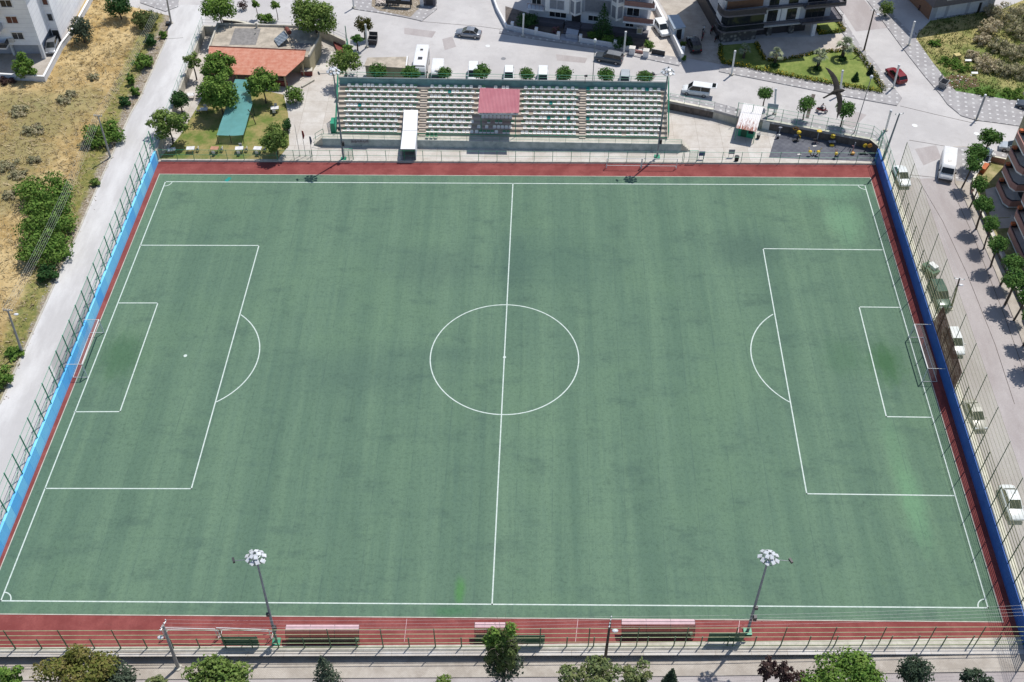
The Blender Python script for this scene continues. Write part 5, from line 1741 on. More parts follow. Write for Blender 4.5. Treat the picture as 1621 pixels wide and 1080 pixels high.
# --- salmon building at the right edge
t = thing('apartment_block', 'salmon apartment block with stacked balconies at the right edge', 'building', (75, 20, ZS))
E4 = Matrix.Identity(4)
MB().bx(71.6, 86, 24.0, 36.5, ZS, 14).build('north_wing', 'plaster_beige', t)
MB().bx(70.6, 86, -4.0, 23.998, ZS, 14).build('south_wing', 'plaster_salmon', t)
MB().bx(70.4, 86.2, -4.2, 36.7, 14.002, 14.4).build('roof', 'roof_concrete', t)
for k in range(4):
    z = 1.9 + 2.8 * k
    for (px, nm) in (([(71.598, 27.0), (69.4, 27.0), (68.9, 27.8), (68.9, 31.4), (69.3, 32.0), (71.598, 32.0)], 'a'), ([(70.598, 15.0), (68.1, 15.0), (67.7, 16.0), (67.7, 21.6), (68.2, 22.6), (70.598, 22.6)], 'b'),
                     ([(70.598, 2.0), (68.1, 2.0), (67.7, 3.0), (67.7, 8.6), (68.2, 9.6), (70.598, 9.6)], 'c')):
        m = MB(); m.prism(px, z, z + .25); m.build('balcony_slab', 'plaster_white', t)
        q = px
        m = MB(); m.wall([(p[0] + (.06 if 0 < i < 5 else 0), p[1]) for i, p in enumerate(q)], .14, z + .252, z + 1.15)
        m.build('balcony_front', 'plaster_salmon', t)
        m = MB(); m.wall([(p[0] + .2, p[1] + (.14 if i < 2 else -.14 if i > 3 else 0)) for i, p in enumerate(q)], .05, z + .4, z + 1.22)
        m.build('balcony_rail', 'dark_metal', t)
        m = MB(); m.bx(69.2 if nm == 'a' else 68.0, 69.7 if nm == 'a' else 68.5, q[4][1] - .75, q[4][1] - .25, z + 1.152, z + 1.5)
        m.build('planter', 'pot_orange', t)
    for y0 in (28.0, 30.0):
        window(t, E4, y0, y0 + 1.4, 71.6, z + .5, z + 2.1, 'off_white', 'glass', .08, 1, axis='y') if False else None
for k in range(4):
    z = 1.9 + 2.8 * k
    m = MB(); m.bx(71.55, 71.598, 28.2, 30.6, z + .3, z + 2.3); m.bx(70.55, 70.598, 17.0, 20.0, z + .3, z + 2.3); m.bx(70.55, 70.598, 4, 7, z + .3, z + 2.3)
    m.build('window', 'glass', t)
    m = MB(); m.bx(70.52, 70.598, 11.2, 12.6, z + .8, z + 2.1); m.bx(70.52, 70.598, -2.0, -.6, z + .8, z + 2.1); m.bx(73, 75, 36.502, 36.55, z + .8, z + 2.1)
    m.build('window', 'blind_brown', t)
MB().bx(69.4, 70.55, 23.2, 25.5, ZS, ZS + .35).build('entrance_step', 'drive_paving', t)
struct('garden_path', MB().sheet([(66.0, 22.9), (70.5, 23.4), (70.5, 25.4), (66.4, 25.0)], ZS + .04), 'drive_paving')
struct('garden_path', MB().sheet([(66.6, 25.3), (71.5, 25.5), (71.5, 33.0), (67.6, 31.4)], ZS + .033), 'drive_paving')

# --- small flat building behind the stand
A = U(578, 122, ZS); P0 = U(578, 103, 4.2); P1 = U(643, 107, 4.2); P2_ = U(645, 90.5, 4.2); P3 = U(583, 92, 4.2)
t = thing('substation', 'small flat roofed beige service building behind the stand', 'building', tuple(Vector((P0.x, P0.y, ZS))))
q = [tuple(p[:2]) for p in (P0, P1, P2_, P3)]
MB().prism(q, ZS, 4.0).build('wall', 'plaster_beige', t)
MB().prism([(p[0] + (.15 if p[0] > -20 else -.15), p[1] + (.15 if p[1] > 60 else -.15)) for p in q], 4.002, 4.2).build('roof', 'roof_concrete', t)
m = MB(); m.wall([q[1], q[2]], .2, 4.202, 4.4); m.build('parapet', 'plaster_white', t)
# driveway shed
q = [U(u, v, ZS + 2.3) for u, v in ((1056, 24), (1074, 23), (1086, 43), (1067, 46))]
c = sum(q, Vector()) / 4
t = thing('garden_shed', 'small white shed with a blue grey roof beside the white wall', 'shed', (c.x, c.y, ZS))
qi = [tuple((c + (p - c) * .9)[:2]) for p in q]
MB().prism(qi, ZS, ZS + 2.2).build('wall', 'plaster_white', t)
m = MB(); m.prism([tuple(p[:2]) for p in q], ZS + 2.202, ZS + 2.3); m.build('roof', 'shed_roof', t)
a, b = Vector(qi[3]), Vector(qi[2])
d = (b - a).normalized(); nn = Vector((d.y, -d.x)) * .03
m = MB(); a2 = a + d * .5; b2 = a + d * 1.4
m.prism([tuple(a2), tuple(a2 + nn), tuple(b2 + nn), tuple(b2)], ZS, ZS + 1.9); m.build('door', 'dark_metal', t)

# notice hoardings at the building site, and a dark hut
p = U(632, 11, ZS + .12)
t = thing('hoarding', 'dark framed hoarding with two pale posters at the building site', 'hoarding', tuple(p))
MB().box(p.x, p.y, ZS + 1.75, 4.6, .12, 2.2, -.12).build('frame', 'dark_metal', t)
for dx in (-1.3, 1.2):
    MB().box(p.x + dx, p.y - .1 - dx * .12, ZS + 1.95, 1.5, .06, 1.1, -.12).build('poster', 'shirt_light', t)
for dx in (-2.0, 2.0):
    MB().box(p.x + dx, p.y + .02 - dx * .12, ZS + .4, .15, .1, .5, -.12).build('leg', 'dark_metal', t)
p = U(683, 9, ZS + .12)
t = thing('utility_cabinet', 'dark grey utility cabinet at the pavement corner', 'cabinet', tuple(p))
MB().box(p.x - .2, p.y + .4, ZS + 1.32, 2.0, 1.1, 2.4, -.15).build('cabinet_body', 'slab_dark', t)
MB().box(p.x - .2, p.y + .4, ZS + 2.57, 2.15, 1.25, .1, -.15).build('cabinet_roof', 'facade_dark', t)
MB().box(p.x - .3, p.y - .18, ZS + 1.3, 1.2, .04, 1.9, -.15).build('cabinet_door', 'facade_dark', t)
p = U(668, 8, ZS + .12)
t = thing('gate_pillar', 'pale pillar between the hoarding and the dark cabinet', 'pillar', tuple(p))
MB().box(p.x, p.y, ZS + 1.0, .6, .6, 1.8).build('shaft', 'plaster_white', t); MB().box(p.x, p.y, ZS + 1.96, .75, .75, .1).build('cap', 'off_white', t)
# ------------------------------------------------------------------ vehicles
def car_proto(name, paint, kind='saloon', cat='car', L=4.3, Wd=1.72, roof=None):
    """length along +x (front at +x), origin on the ground at the centre"""
    t = thing(name, 'x', cat)
    hl, w = L / 2, Wd / 2
    if kind == 'saloon':
        st = [(-hl, .45, .80, .82), (-hl + .08, .30, .86, .93), (-hl + .7, .24, .92, 1), (-.4, .22, .93, 1), (.75, .22, .90, 1), (hl - .75, .24, .82, .98), (hl - .15, .28, .70, .88), (hl, .42, .62, .76)]
        cab = [(-hl + .55, .91, .80), (-hl + 1.15, 1.38, .68), (.15, 1.42, .68), (1.0, .90, .80)]
    elif kind == 'hatch':
        st = [(-hl, .42, .85, .85), (-hl + .08, .28, .92, .95), (-hl + .6, .24, .95, 1), (.0, .22, .95, 1), (.85, .22, .92, 1), (hl - .5, .24, .82, .97), (hl - .12, .28, .70, .88), (hl, .42, .62, .76)]
        cab = [(-hl + .1, .94, .82), (-hl + .45, 1.42, .70), (.2, 1.47, .70), (1.05, .92, .82)]
    elif kind == 'van':
        st = [(-hl, .40, 1.0, .94), (-hl + .05, .30, 1.05, .98), (-hl + .6, .26, 1.05, 1), (.2, .24, 1.05, 1), (1.1, .24, 1.02, 1), (hl - .5, .26, .92, .97), (hl - .1, .3, .78, .9), (hl, .45, .66, .8)]
        cab = [(-hl + .03, 1.04, .88), (-hl + .12, 1.78, .78), (.55, 1.80, .78), (1.3, 1.02, .86)]
    elif kind == 'suv':
        st = [(-hl, .45, 1.0, .9), (-hl + .06, .36, 1.05, .97), (-hl + .6, .32, 1.05, 1), (.1, .3, 1.05, 1), (.9, .3, 1.03, 1), (hl - .4, .32, .96, .98), (hl - .08, .36, .86, .92), (hl, .5, .74, .84)]
        cab = [(-hl + .08, 1.04, .86), (-hl + .3, 1.66, .74), (.25, 1.70, .74), (1.0, 1.02, .84)]
    else:   # tall panel van or bus
        hh = 2.45 if kind == 'panel' else 2.75
        st = [(-hl, .45, hh - .15, .96), (-hl + .05, .35, hh, .99), (.6, .32, hh, 1), (hl - 1.5, .32, hh, 1), (hl - .9, .34, hh - .45 if kind == 'panel' else hh - .05, .99), (hl - .45, .36, 1.35 if kind == 'panel' else hh - .4, .97), (hl - .08, .38, 1.1 if kind == 'panel' else 1.3, .93), (hl, .5, .95, .88)]
        cab = None
    rings = []
    for x, z0, z1, k in st:
        ww = w * k; zm = z0 + (z1 - z0) * .55
        rings.append([(x, -ww * .86, z0), (x, -ww, z0 + .12), (x, -ww, zm), (x, -ww * .93, z1 - .03), (x, -ww * .80, z1), (x, ww * .80, z1), (x, ww * .93, z1 - .03), (x, ww, zm), (x, ww, z0 + .12), (x, ww * .86, z0)])
    MB().loft(rings).build('body', paint, t, local=True, smooth=True)
    if cab:
        g = [[(x, -w * k, z), (x, w * k, z)] for x, z, k in cab]
        m = MB()      # glasshouse
        (xa, za, ka), (xb, zb_, kb), (xc, zc, kc), (xd, zd, kd) = cab
        m.add([(xa, -w * ka, za), (xa, w * ka, za), (xb, w * kb, zb_), (xb, -w * kb, zb_), (xc, w * kc, zc), (xc, -w * kc, zc), (xd, w * kd, zd), (xd, -w * kd, zd)],
              [(0, 3, 2, 1), (3, 5, 4, 2), (5, 7, 6, 4), (0, 7, 5, 3), (1, 2, 4, 6)])
        m.build('windows', 'car_glass', t, local=True)
        m = MB()
        e = .015
        m.loft([[(xb - .05, -w * kb * .97, zb_ + e), (xb - .05, w * kb * .97, zb_ + e)][::1] + [(xb - .05, w * kb, zb_ - .03), (xb - .05, -w * kb, zb_ - .03)],
                [((xb + xc) / 2, -w * kb * .96, max(zb_, zc) + .05), ((xb + xc) / 2, w * kb * .96, max(zb_, zc) + .05), ((xb + xc) / 2, w * kb * 1.01, zb_ - .02), ((xb + xc) / 2, -w * kb * 1.01, zb_ - .02)],
                [(xc + .05, -w * kc * .97, zc + e), (xc + .05, w * kc * .97, zc + e), (xc + .05, w * kc, zc - .03), (xc + .05, -w * kc, zc - .03)]])
        m.build('roof', roof or paint, t, local=True)
        for s in (-1, 1):
            m = MB(); m.tube([(p[0], s * w * kp * 1.005, p[1]) for p, kp in (((xa, za), ka), ((xb, zb_), kb), ((xc, zc), kc), ((xd, zd), kd))], .045, 4)
            m.build('roof_rail', paint, t, local=True)
            xm = (xb + xc) / 2
            m = MB(); m.tube([(xm, s * w * .93 * ka / .8 * .86 if False else s * w * ((ka + kd) / 2) * 1.0, .95 if kind == 'saloon' else za), (xm, s * w * kb * 1.0, zb_)], .04, 4)
            m.build('pillar', paint, t, local=True)
            m = MB(); m.box(xd - .25, s * (w + .08), zd + .04, .12, .18, .12); m.build('mirror', paint, t, local=True)
    else:
        hh = st[2][2]
        m = MB()
        if kind == 'panel':
            m.add([(hl - .93, -w * .8, hh - .40), (hl - .93, w * .8, hh - .40), (hl - .42, w * .84, 1.42), (hl - .42, -w * .84, 1.42)], [(0, 3, 2, 1)])
        else:
            m.add([(hl - .84, -w * .82, hh - .08), (hl - .84, w * .82, hh - .08), (hl - .06, w * .86, 1.42), (hl - .06, -w * .86, 1.42)], [(0, 3, 2, 1)])
        ob = m.build('windscreen', 'car_glass', t, local=True)
        ob.location = (.035, 0, .035)
        for s in (-1, 1):
            m = MB()
            if kind == 'panel': m.bx(hl - 1.7, hl - 1.0, s * w * 1.0 - .01, s * w * 1.0 + .01, 1.35, 1.95)
            else:
                for i in range(5): m.bx(-hl + .4 + i * (L - 1.6) / 5, -hl + .3 + (i + 1) * (L - 1.6) / 5, s * w - .012, s * w + .012, 1.45, 2.3)
            m.build('side_window', 'car_glass', t, local=True)
            m = MB(); m.box(hl - .75, s * (w + .14), 1.55, .12, .22, .3); m.build('mirror', 'dark_metal', t, local=True)
        m = MB()
        if kind == 'bus':
            m.bx(.3, 1.0, -.35, .35, hh + .002, hh + .06); m.bx(-2.0, -1.6, -.22, .22, hh + .002, hh + .07)
        else: m.bx(.5, 1.1, -.3, .3, hh + .002, hh + .05)
        m.build('roof_hatch', 'dark_metal' if kind == 'bus' else 'off_white', t, local=True)
        m = MB(); m.box(hl - .05, 0, .55, .18, Wd * .92, .3); m.build('bumper', 'dark_metal', t, local=True)
    fz = st[-2][2]
    for s in (-1, 1):
        m = MB(); m.box(hl - .1, s * w * .62, fz - .08 if cab else .95, .18, .34, .16); m.build('headlight', 'headlamp', t, local=True)
        m = MB(); m.box(-hl + .05, s * w * .72, st[0][2] - .12, .14, .26, .22); m.build('tail_light', 'tail_lamp', t, local=True)
    m = MB(); m.bx(-hl - .03, -hl + .2, -w * .78, w * .78, .36, .55); m.build('rear_bumper', paint, t, local=True)
    wr = .31 if L < 5 else .38
    for x in (-hl + .82 * L / 4.3, hl - .82 * L / 4.3):
        for s in (-1, 1):
            m = MB(); m.cyl((x, s * (w - .1) - .1, wr), wr, .2, 14, axis='Y')
            wh = m.build('wheel', 'black_rubber', t, local=True)
            m = MB(); m.cyl((x, s * (w + .0) - .012 + s * .012, wr), wr * .6, .024, 10, axis='Y')
            m.build('rim', 'rim_metal', wh, local=True)
    return t

def park(t, px, frm, to, label, z=ZS, group=None, dz=.02):
    p = U(px[0], px[1], z); a, b = U(frm[0], frm[1], z), U(to[0], to[1], z)
    t.location = (p.x, p.y, z + dz)
    t.rotation_euler = (0, 0, atan2(b.y - a.y, b.x - a.x))
    t['label'] = label
    if group: t['group'] = group
    return t
def park_roof(t, c, frm, to, hz, label):
    """place by where the roof is seen, roof at height hz above the street"""
    p = U(c[0], c[1], ZS + hz); a, b = U(frm[0], frm[1], ZS + hz), U(to[0], to[1], ZS + hz)
    t.location = (p.x, p.y, ZS + .02)
    t.rotation_euler = (0, 0, atan2(b.y - a.y, b.x - a.x))
    t['label'] = label
    return t
park(car_proto('parked_car', 'car_silver', 'saloon'), (741.5, 57), (760, 60), (722, 56), 'silver saloon car driving along the street behind the stand')
park_roof(car_proto('minibus', 'bus_white', 'bus', 'bus', 6.8, 2.15), (665.8, 89), (669.5, 71), (663, 108), 2.75, 'long white minibus parked nose to the stand')
park_roof(car_proto('parked_van', 'bus_white', 'panel', 'van', 4.9, 1.95), (692, 106), (694, 90), (690.5, 120), 2.45, 'white van between the minibus and a round street tree')
park_roof(car_proto('parked_van', 'car_white', 'van', 'van', 4.2, 1.75), (749, 108), (749.5, 95), (748, 120), 1.8, 'small white van half hidden left of a round tree, behind the stand')
park_roof(car_proto('parked_car', 'car_white', 'suv', 'car', 4.0, 1.7), (805.5, 113), (806, 100), (805, 122), 1.68, 'white hatchback behind the stand left of the red canopy end')
park_roof(car_proto('parked_car', 'car_white', 'van', 'car', 4.2, 1.75), (859.5, 115), (860, 100), (859, 125), 1.78, 'white high roofed car behind the stand between two round trees')
park_roof(car_proto('parked_car', 'car_pale', 'saloon'), (890, 121), (890.5, 110), (889, 130), 1.4, 'pale car almost hidden under a round tree behind the stand')
park_roof(car_proto('parked_car', 'car_pale', 'suv', 'car', 4.1, 1.7), (989.5, 120), (990, 105), (988.5, 130), 1.68, 'pale silver car behind the right end of the stand')
park(car_proto('parked_car', 'car_grey', 'suv', 'car', 4.5, 1.7, 'car_silver'), (963.5, 97), (985, 102), (942, 94), 'dark grey estate car with a pale roof in the apartment shade')
park(car_proto('parked_pickup', 'car_white', 'suv', 'car', 4.2, 1.75), (1047, 51), (1040, 40), (1053.5, 60), 'white off road car on the apartment driveway')
park(car_proto('parked_car', 'car_black', 'suv', 'car', 4.4, 1.8), (1097.5, 76), (1104, 92), (1090, 60), 'black off road car in the shade right of the white wall')
vt = park(car_proto('parked_van', 'car_white', 'van', 'van', 4.3, 1.75), (1101, 148.5), (1121, 151.5), (1080, 146), 'white van with its tailgate open in the street')
m = MB()
m.add([(-2.1, -.72, 1.80), (-2.1, .72, 1.80), (-3.1, .68, 1.95), (-3.1, -.68, 1.95), (-2.1, -.72, 1.74), (-2.1, .72, 1.74), (-3.1, .68, 1.89), (-3.1, -.68, 1.89)], [(0, 1, 2, 3), (7, 6, 5, 4), (0, 3, 7, 4), (1, 5, 6, 2), (2, 6, 7, 3)])
tg = m.build('tailgate', 'car_white', vt, local=True)
m = MB(); m.bx(-2.95, -2.4, -.5, .5, 1.885, 1.93); m.build('tailgate_window', 'car_glass', tg, local=True).location = (0, 0, .055)
m = MB(); m.bx(-2.16, -2.152, -.65, .65, .7, 1.7); m.build('cargo_opening', 'dark_metal', vt, local=True)
park(car_proto('parked_car', 'car_red', 'hatch', 'car', 4.2, 1.75), (1417, 124), (1429, 135), (1406, 112), 'red hatchback beside the corner lamp post')
park(car_proto('panel_van', 'bus_white', 'panel', 'van', 5.6, 2.0), (1496.5, 272), (1499, 247), (1493.5, 300), 'big white panel van parked at the top of the right road')
park(car_proto('parked_car', 'car_white', 'saloon', 'car', 4.4, 1.75), (1426, 284), (1418, 266), (1434, 303), 'white saloon behind the tall net nearest the gym corner')
park(car_proto('parked_car', 'car_green', 'suv', 'car', 4.6, 1.85), (1485, 474), (1474, 450), (1496, 500), 'dark green off road car behind the tall net')
park(car_proto('parked_car', 'car_white', 'hatch', 'car', 4.3, 1.72), (1509, 546), (1500, 520), (1520, 575), 'white hatchback behind the brown net patch')
park(car_proto('parked_car', 'car_beige', 'saloon', 'car', 4.3, 1.72), (1541, 662), (1531, 640), (1552, 688), 'sand coloured saloon blending in behind the tall net')
park(car_proto('parked_car', 'car_white', 'saloon', 'car', 4.5, 1.78), (1599, 801), (1590, 775), (1610, 830), 'white saloon parked nearest the camera behind the tall net')
park(car_proto('parked_car', 'car_pale', 'hatch'), (1604, 239), (1640, 246), (1590, 236), 'pale silver car beside the salmon balconies')
park(car_proto('parked_car', 'car_white', 'hatch'), (1556, 257), (1563, 243), (1549, 270), 'white car half hidden under the street trees by the corner garden')
park(car_proto('parked_car', 'car_grey', 'saloon'), (1630, 173), (1655, 180), (1618, 170), 'dark car cut off by the edge on the dotted pavement')
park(car_proto('parked_car', 'car_silver', 'hatch'), (84, 78), (88, 62), (80, 92), 'silver car squeezed beside the white apartment block')
# small green cart with a white box
p = U(1470, 434, ZS)
t = thing('hand_cart', 'dark green cart with a white box behind the tall net', 'cart', (p.x, p.y, ZS + .02), radians(-62))
m = MB(); m.loft([[(-1.0, -.55, .5), (1.0, -.55, .5), (1.0, .55, .5), (-1.0, .55, .5)], [(-1.1, -.62, 1.15), (1.1, -.62, 1.15), (1.1, .62, 1.15), (-1.1, .62, 1.15)]]); m.build('cart_body', 'dark_green', t, local=True)
MB().bx(-.5, .7, -.1, .6, 1.152, 1.6).build('box', 'white_paint', t, local=True)
for x in (-.6, .6):
    for s in (-.6, .52):
        MB().cyl((x, s, .3), .3, .08, 12, axis='Y').build('wheel', 'black_rubber', t, local=True)
MB().tube([(-1.1, 0, .8), (-1.6, 0, 1.0)], .03, 5).build('handle', 'dark_metal', t, local=True)

# ------------------------------------------------------------------ scooters and motorcycles
def moto(name, paint, label, cat='motorcycle'):
    t = thing(name, label, cat)
    for x in (-.62, .62):
        m = MB(); rg = []
        for i in range(15):
            a = 2 * pi * i / 14
            rg.append((x + .25 * cos(a), 0, .30 + .25 * sin(a)))
        m.tube(rg, .055, 6); wv = m.build('wheel', 'black_rubber', t, local=True)
        MB().cyl((x, -.02, .30), .17, .04, 10, axis='Y').build('rim', 'rim_metal', wv, local=True)
    m = MB()
    m.loft([[(x, -w, z0), (x, w, z0), (x, w * .8, z1), (x, -w * .8, z1)] for x, w, z0, z1 in ((-.75, .06, .55, .75), (-.4, .14, .42, .78), (0, .15, .32, .62), (.3, .12, .35, .60), (.5, .08, .5, .95), (.55, .05, .6, 1.0))])
    m.build('body', paint, t, local=True)
    m = MB(); m.loft([[(x, -w, z), (x, w, z), (x, w * .8, z + .1), (x, -w * .8, z + .1)] for x, w, z in ((-.72, .08, .78), (-.35, .14, .77), (.0, .11, .74))]); m.build('seat', 'black_rubber', t, local=True)
    m = MB(); m.tube([(.62, 0, .3), (.5, 0, .95), (.46, 0, 1.05)], .035, 5); m.tube([(.38, -.34, 1.06), (.46, 0, 1.05), (.38, .34, 1.06)], .022, 5); m.build('handlebar', 'dark_metal', t, local=True)
    m = MB(); m.ell((.6, 0, .85), .08, .09, .09, 8, 5); m.build('headlight', 'headlamp', t, local=True)
    m = MB(); m.bx(.4, .85, -.06, .06, .565, .6); m.build('mudguard', paint, t, local=True)
    m = MB(); m.bx(-.85, -.72, -.08, .08, .62, .7); m.build('tail_light', 'tail_lamp', t, local=True)
    return t
def setpx(t, u, v, frm, to, z=ZS, dz=.02):
    p = U(u, v, z); a, b = U(frm[0], frm[1], z), U(to[0], to[1], z)
    t.location = (p.x, p.y, z + dz); t.rotation_euler = (0, 0, atan2(b.y - a.y, b.x - a.x)); return t
ridden = setpx(moto('motorcycle', 'moto_red', 'red motorcycle ridden along the street above the gym'), 1300, 178.5, (1290, 177), (1314, 180.5))
for u, v, pt, lab in ((1113, 52, 'bus_white', 'white scooter parked by the dark side wall, left of its row'), (1126, 51, 'moto_red', 'red scooter parked by the dark side wall, middle of its row'), (1133, 64, 'car_black', 'black scooter parked closest to the stone base'), (1112, 62, 'moto_red', 'red scooter parked in front of the black off road car'), (1032, 16, 'car_black', 'black scooter standing beside the balconies and white wall')):
    setpx(moto('parked_scooter', pt, lab, 'scooter'), u, v, (u, v), (u + 4, v - 9))
for o in list(COL.objects):        # the scooter by the corner building takes its parts from the same design
    if o.name.startswith('parked_scooter') and o['label'].startswith('silver parked'):
        s_ = moto('parked_scooter', 'car_silver', 'silver scooter partly cut off beside the grey corner building', 'scooter')
        s_.location = o.location; s_.rotation_euler = (0, 0, .8)
        bpy.data.objects.remove(o)
        break

# ------------------------------------------------------------------ people
def person(name, label, joints, loc, rz, shirt, trousers, held=None):
    """joints: dict of positions; one continuous skinned body, clothes and hair as children"""
    t = thing(name, label, 'person', loc, rz)
    J = joints
    def skin(nm, chains, mat, sub=1):
        vs, es, rad = [], [], []
        idx = {}
        def vid(p, r):
            k_ = tuple(round(c, 4) for c in p)
            if k_ not in idx:
                idx[k_] = len(vs); vs.append(p); rad.append(r)
            return idx[k_]
        for ch in chains:
            pr = None
            for p, r in ch:
                i = vid(p, r)
                if pr is not None and pr != i and (pr, i) not in es: es.append((pr, i))
                pr = i
        me = bpy.data.meshes.new(nm); me.from_pydata(vs, es, [])
        ob = bpy.data.objects.new(nm, me); COL.objects.link(ob)
        me.materials.append(MATS[mat])
        md = ob.modifiers.new('Skin', 'SKIN')
        for i, r in enumerate(rad): me.skin_vertices[0].data[i].radius = (r, r)
        me.skin_vertices[0].data[0].use_root = True
        s = ob.modifiers.new('Sub', 'SUBSURF'); s.levels = sub; s.render_levels = sub
        ob.parent = t
        return ob
    lp = lambda a, b, k: tuple(a[i] + (b[i] - a[i]) * k for i in range(3))
    body = [[(J['pelvis'], .13), (J['chest'], .15), (J['neck'], .06), (J['chin'], .075), (J['head'], .095), (J['crown'], .07)]]
    for s in ('l', 'r'):
        hip, kn, an, toe = (J[q + s] for q in ('hip', 'knee', 'ankle', 'toe'))
        body.append([(J['pelvis'], .13), (hip, .10), (kn, .065), (an, .045), (toe, .035)])
        sh, el, wr_, hd = (J[q + s] for q in ('sho', 'elb', 'wri', 'hand'))
        body.append([(J['chest'], .15), (sh, .065), (el, .045), (wr_, .032), (hd, .038)])
        d = Vector(hd) - Vector(wr_); d.normalize()
        sd = d.cross(Vector((0, 0, 1)));
        if sd.length < .1: sd = Vector((0, 1, 0))
        sd.normalize()
        for i, ln in enumerate((.065, .08, .085, .078, .062)):
            o = sd * (-.03 + .015 * i)
            a = Vector(hd) + d * .02 + o; b = a + d * ln * .6 + o * .2; c = b + d * ln * .3 + Vector((0, 0, -.02))
            if i == 0: a = Vector(wr_) + d * .03 + o; b = a + sd * -.04 + d * .03; c = b + d * .03
            body.append([(hd, .038), (tuple(a), .009), (tuple(b), .009), (tuple(c), .008)])
    skin('body', body, 'skin')
    skin('shirt', [[(lp(J['pelvis'], J['chest'], .15), .15), (J['chest'], .172), (lp(J['chest'], J['neck'], .6), .09)]] +
         [[(J['chest'], .172), (J['sho' + s], .085), (lp(J['sho' + s], J['elb' + s], .8), .065)] for s in 'lr'], shirt)
    skin('trousers', [[(lp(J['pelvis'], J['chest'], .2), .145), (J['pelvis'], .148), (J['hip' + s], .12), (J['knee' + s], .085), (lp(J['knee' + s], J['ankle' + s], .85), .068)] for s in 'lr'], trousers)
    h = J['head']
    m = MB(); m.ell((h[0] - .015, h[1], h[2] + .035), .112, .105, .10, 10, 6); m.build('hair', 'hair_dark', t, local=True, smooth=True)
    m = MB(); m.ell((h[0] + .105, h[1], h[2] - .02), .025, .018, .03, 6, 4)
    m.ell((h[0], h[1] - .1, h[2] - .01), .02, .015, .03, 6, 4); m.ell((h[0], h[1] + .1, h[2] - .01), .02, .015, .03, 6, 4)
    m.build('nose_and_ears', 'skin', t, local=True, smooth=True)
    m = MB(); m.ell((h[0] + .092, h[1] - .035, h[2] + .01), .012, .014, .012, 6, 4); m.ell((h[0] + .092, h[1] + .035, h[2] + .01), .012, .014, .012, 6, 4); m.bx(h[0] + .075, h[0] + .098, -.025 + h[1], .025 + h[1], h[2] - .07, h[2] - .06)
    m.build('face', 'hair_dark', t, local=True)
    for s in ('l', 'r'):
        a = J['ankle' + s]; b = J['toe' + s]
        m = MB(); m.tube([(a[0] - .07, a[1], a[2] - .02), (a[0] + .06, a[1], a[2] - .03), (b[0] + .03, b[1], b[2])], .058, 8, .045); m.build('shoe', 'hair_dark', t, local=True)
    return t
stand_j = dict(pelvis=(0, 0, .95), chest=(0, 0, 1.28), neck=(0, 0, 1.48), chin=(.02, 0, 1.56), head=(.02, 0, 1.64), crown=(.01, 0, 1.71),
               hipl=(0, .10, .88), kneel=(.02, .11, .5), anklel=(0, .12, .09), toel=(.15, .13, .04), hipr=(0, -.10, .88), kneer=(.05, -.11, .5), ankler=(-.02, -.12, .09), toer=(.13, -.14, .04),
               shol=(0, .19, 1.4), elbl=(-.04, .26, 1.12), wril=(.06, .26, .88), handl=(.08, .25, .80), shor=(0, -.19, 1.4), elbr=(-.03, -.26, 1.12), wrir=(.1, -.24, .9), handr=(.14, -.22, .83))
p = U(1163.5, 187, .7)
person('person', 'man in a grey blue shirt and dark trousers standing by the yard gate', stand_j, tuple(U(1163, 188.5, 0)), -1.9, 'shirt_blue', 'trousers_dark')
ride_j = dict(pelvis=(-.25, 0, .92), chest=(-.12, 0, 1.24), neck=(-.03, 0, 1.42), chin=(.0, 0, 1.49), head=(.01, 0, 1.57), crown=(.0, 0, 1.64),
              hipl=(-.22, .11, .90), kneel=(.18, .20, .72), anklel=(.05, .17, .40), toel=(.2, .18, .35), hipr=(-.22, -.11, .90), kneer=(.18, -.20, .72), ankler=(.05, -.17, .40), toer=(.2, -.18, .35),
              shol=(-.08, .19, 1.34), elbl=(.12, .28, 1.14), wril=(.32, .31, 1.09), handl=(.38, .31, 1.075), shor=(-.08, -.19, 1.34), elbr=(.12, -.28, 1.14), wrir=(.32, -.31, 1.09), handr=(.38, -.31, 1.075))
person('person', 'rider in a pale shirt sitting on the red motorcycle', ride_j, tuple(ridden.location), ridden.rotation_euler.z, 'shirt_light', 'trousers_dark')

# ------------------------------------------------------------------ the bird close to the camera
BD = 8.7
bc = CV + ray(1325, 143).normalized() * (BD / abs(ray(1325, 143).normalized().dot(RM @ Vector((0, 0, -1)))))
K = BD / FPX
t = thing('bird', 'dark brown swift with sickle wings gliding high over the palm garden street', 'bird', tuple(bc))
def bp(x, y, z=0):      # x right, y up, z towards the lens, in photo pixels at the bird's distance
    return tuple(RM @ (Vector((x, y, z)) * K))
def section(cx, cy, dx, dy, chord, th, zz):
    """aerofoil ring: chord direction (dx, dy)"""
    l = hypot(dx, dy); dx, dy = dx / l, dy / l
    out = []
    for s, k in ((.5, 0), (.38, .8), (.1, 1), (-.25, .6), (-.5, .06), (-.25, -.3), (.1, -.6), (.38, -.6)):
        out.append(bp(cx + dx * chord * s, cy + dy * chord * s, zz + th * k))
    return out
wing_up = [(-1.0, 1.0, 1, .1, 11, 2.6, .5), (-.6, 5, 1, .16, 10, 1.8, .9), (-2.2, 12, 1, .34, 10, 1.2, 1.0), (-4.6, 18.5, 1, .5, 9.6, .9, .6), (-8.4, 25.5, 1, .62, 8.2, .7, 0), (-13, 31.5, 1, .8, 5.8, .5, -.8), (-16.4, 34.8, 1, .9, 3.2, .35, -1.4), (-19, 36.8, 1, 1, .5, .15, -2)]
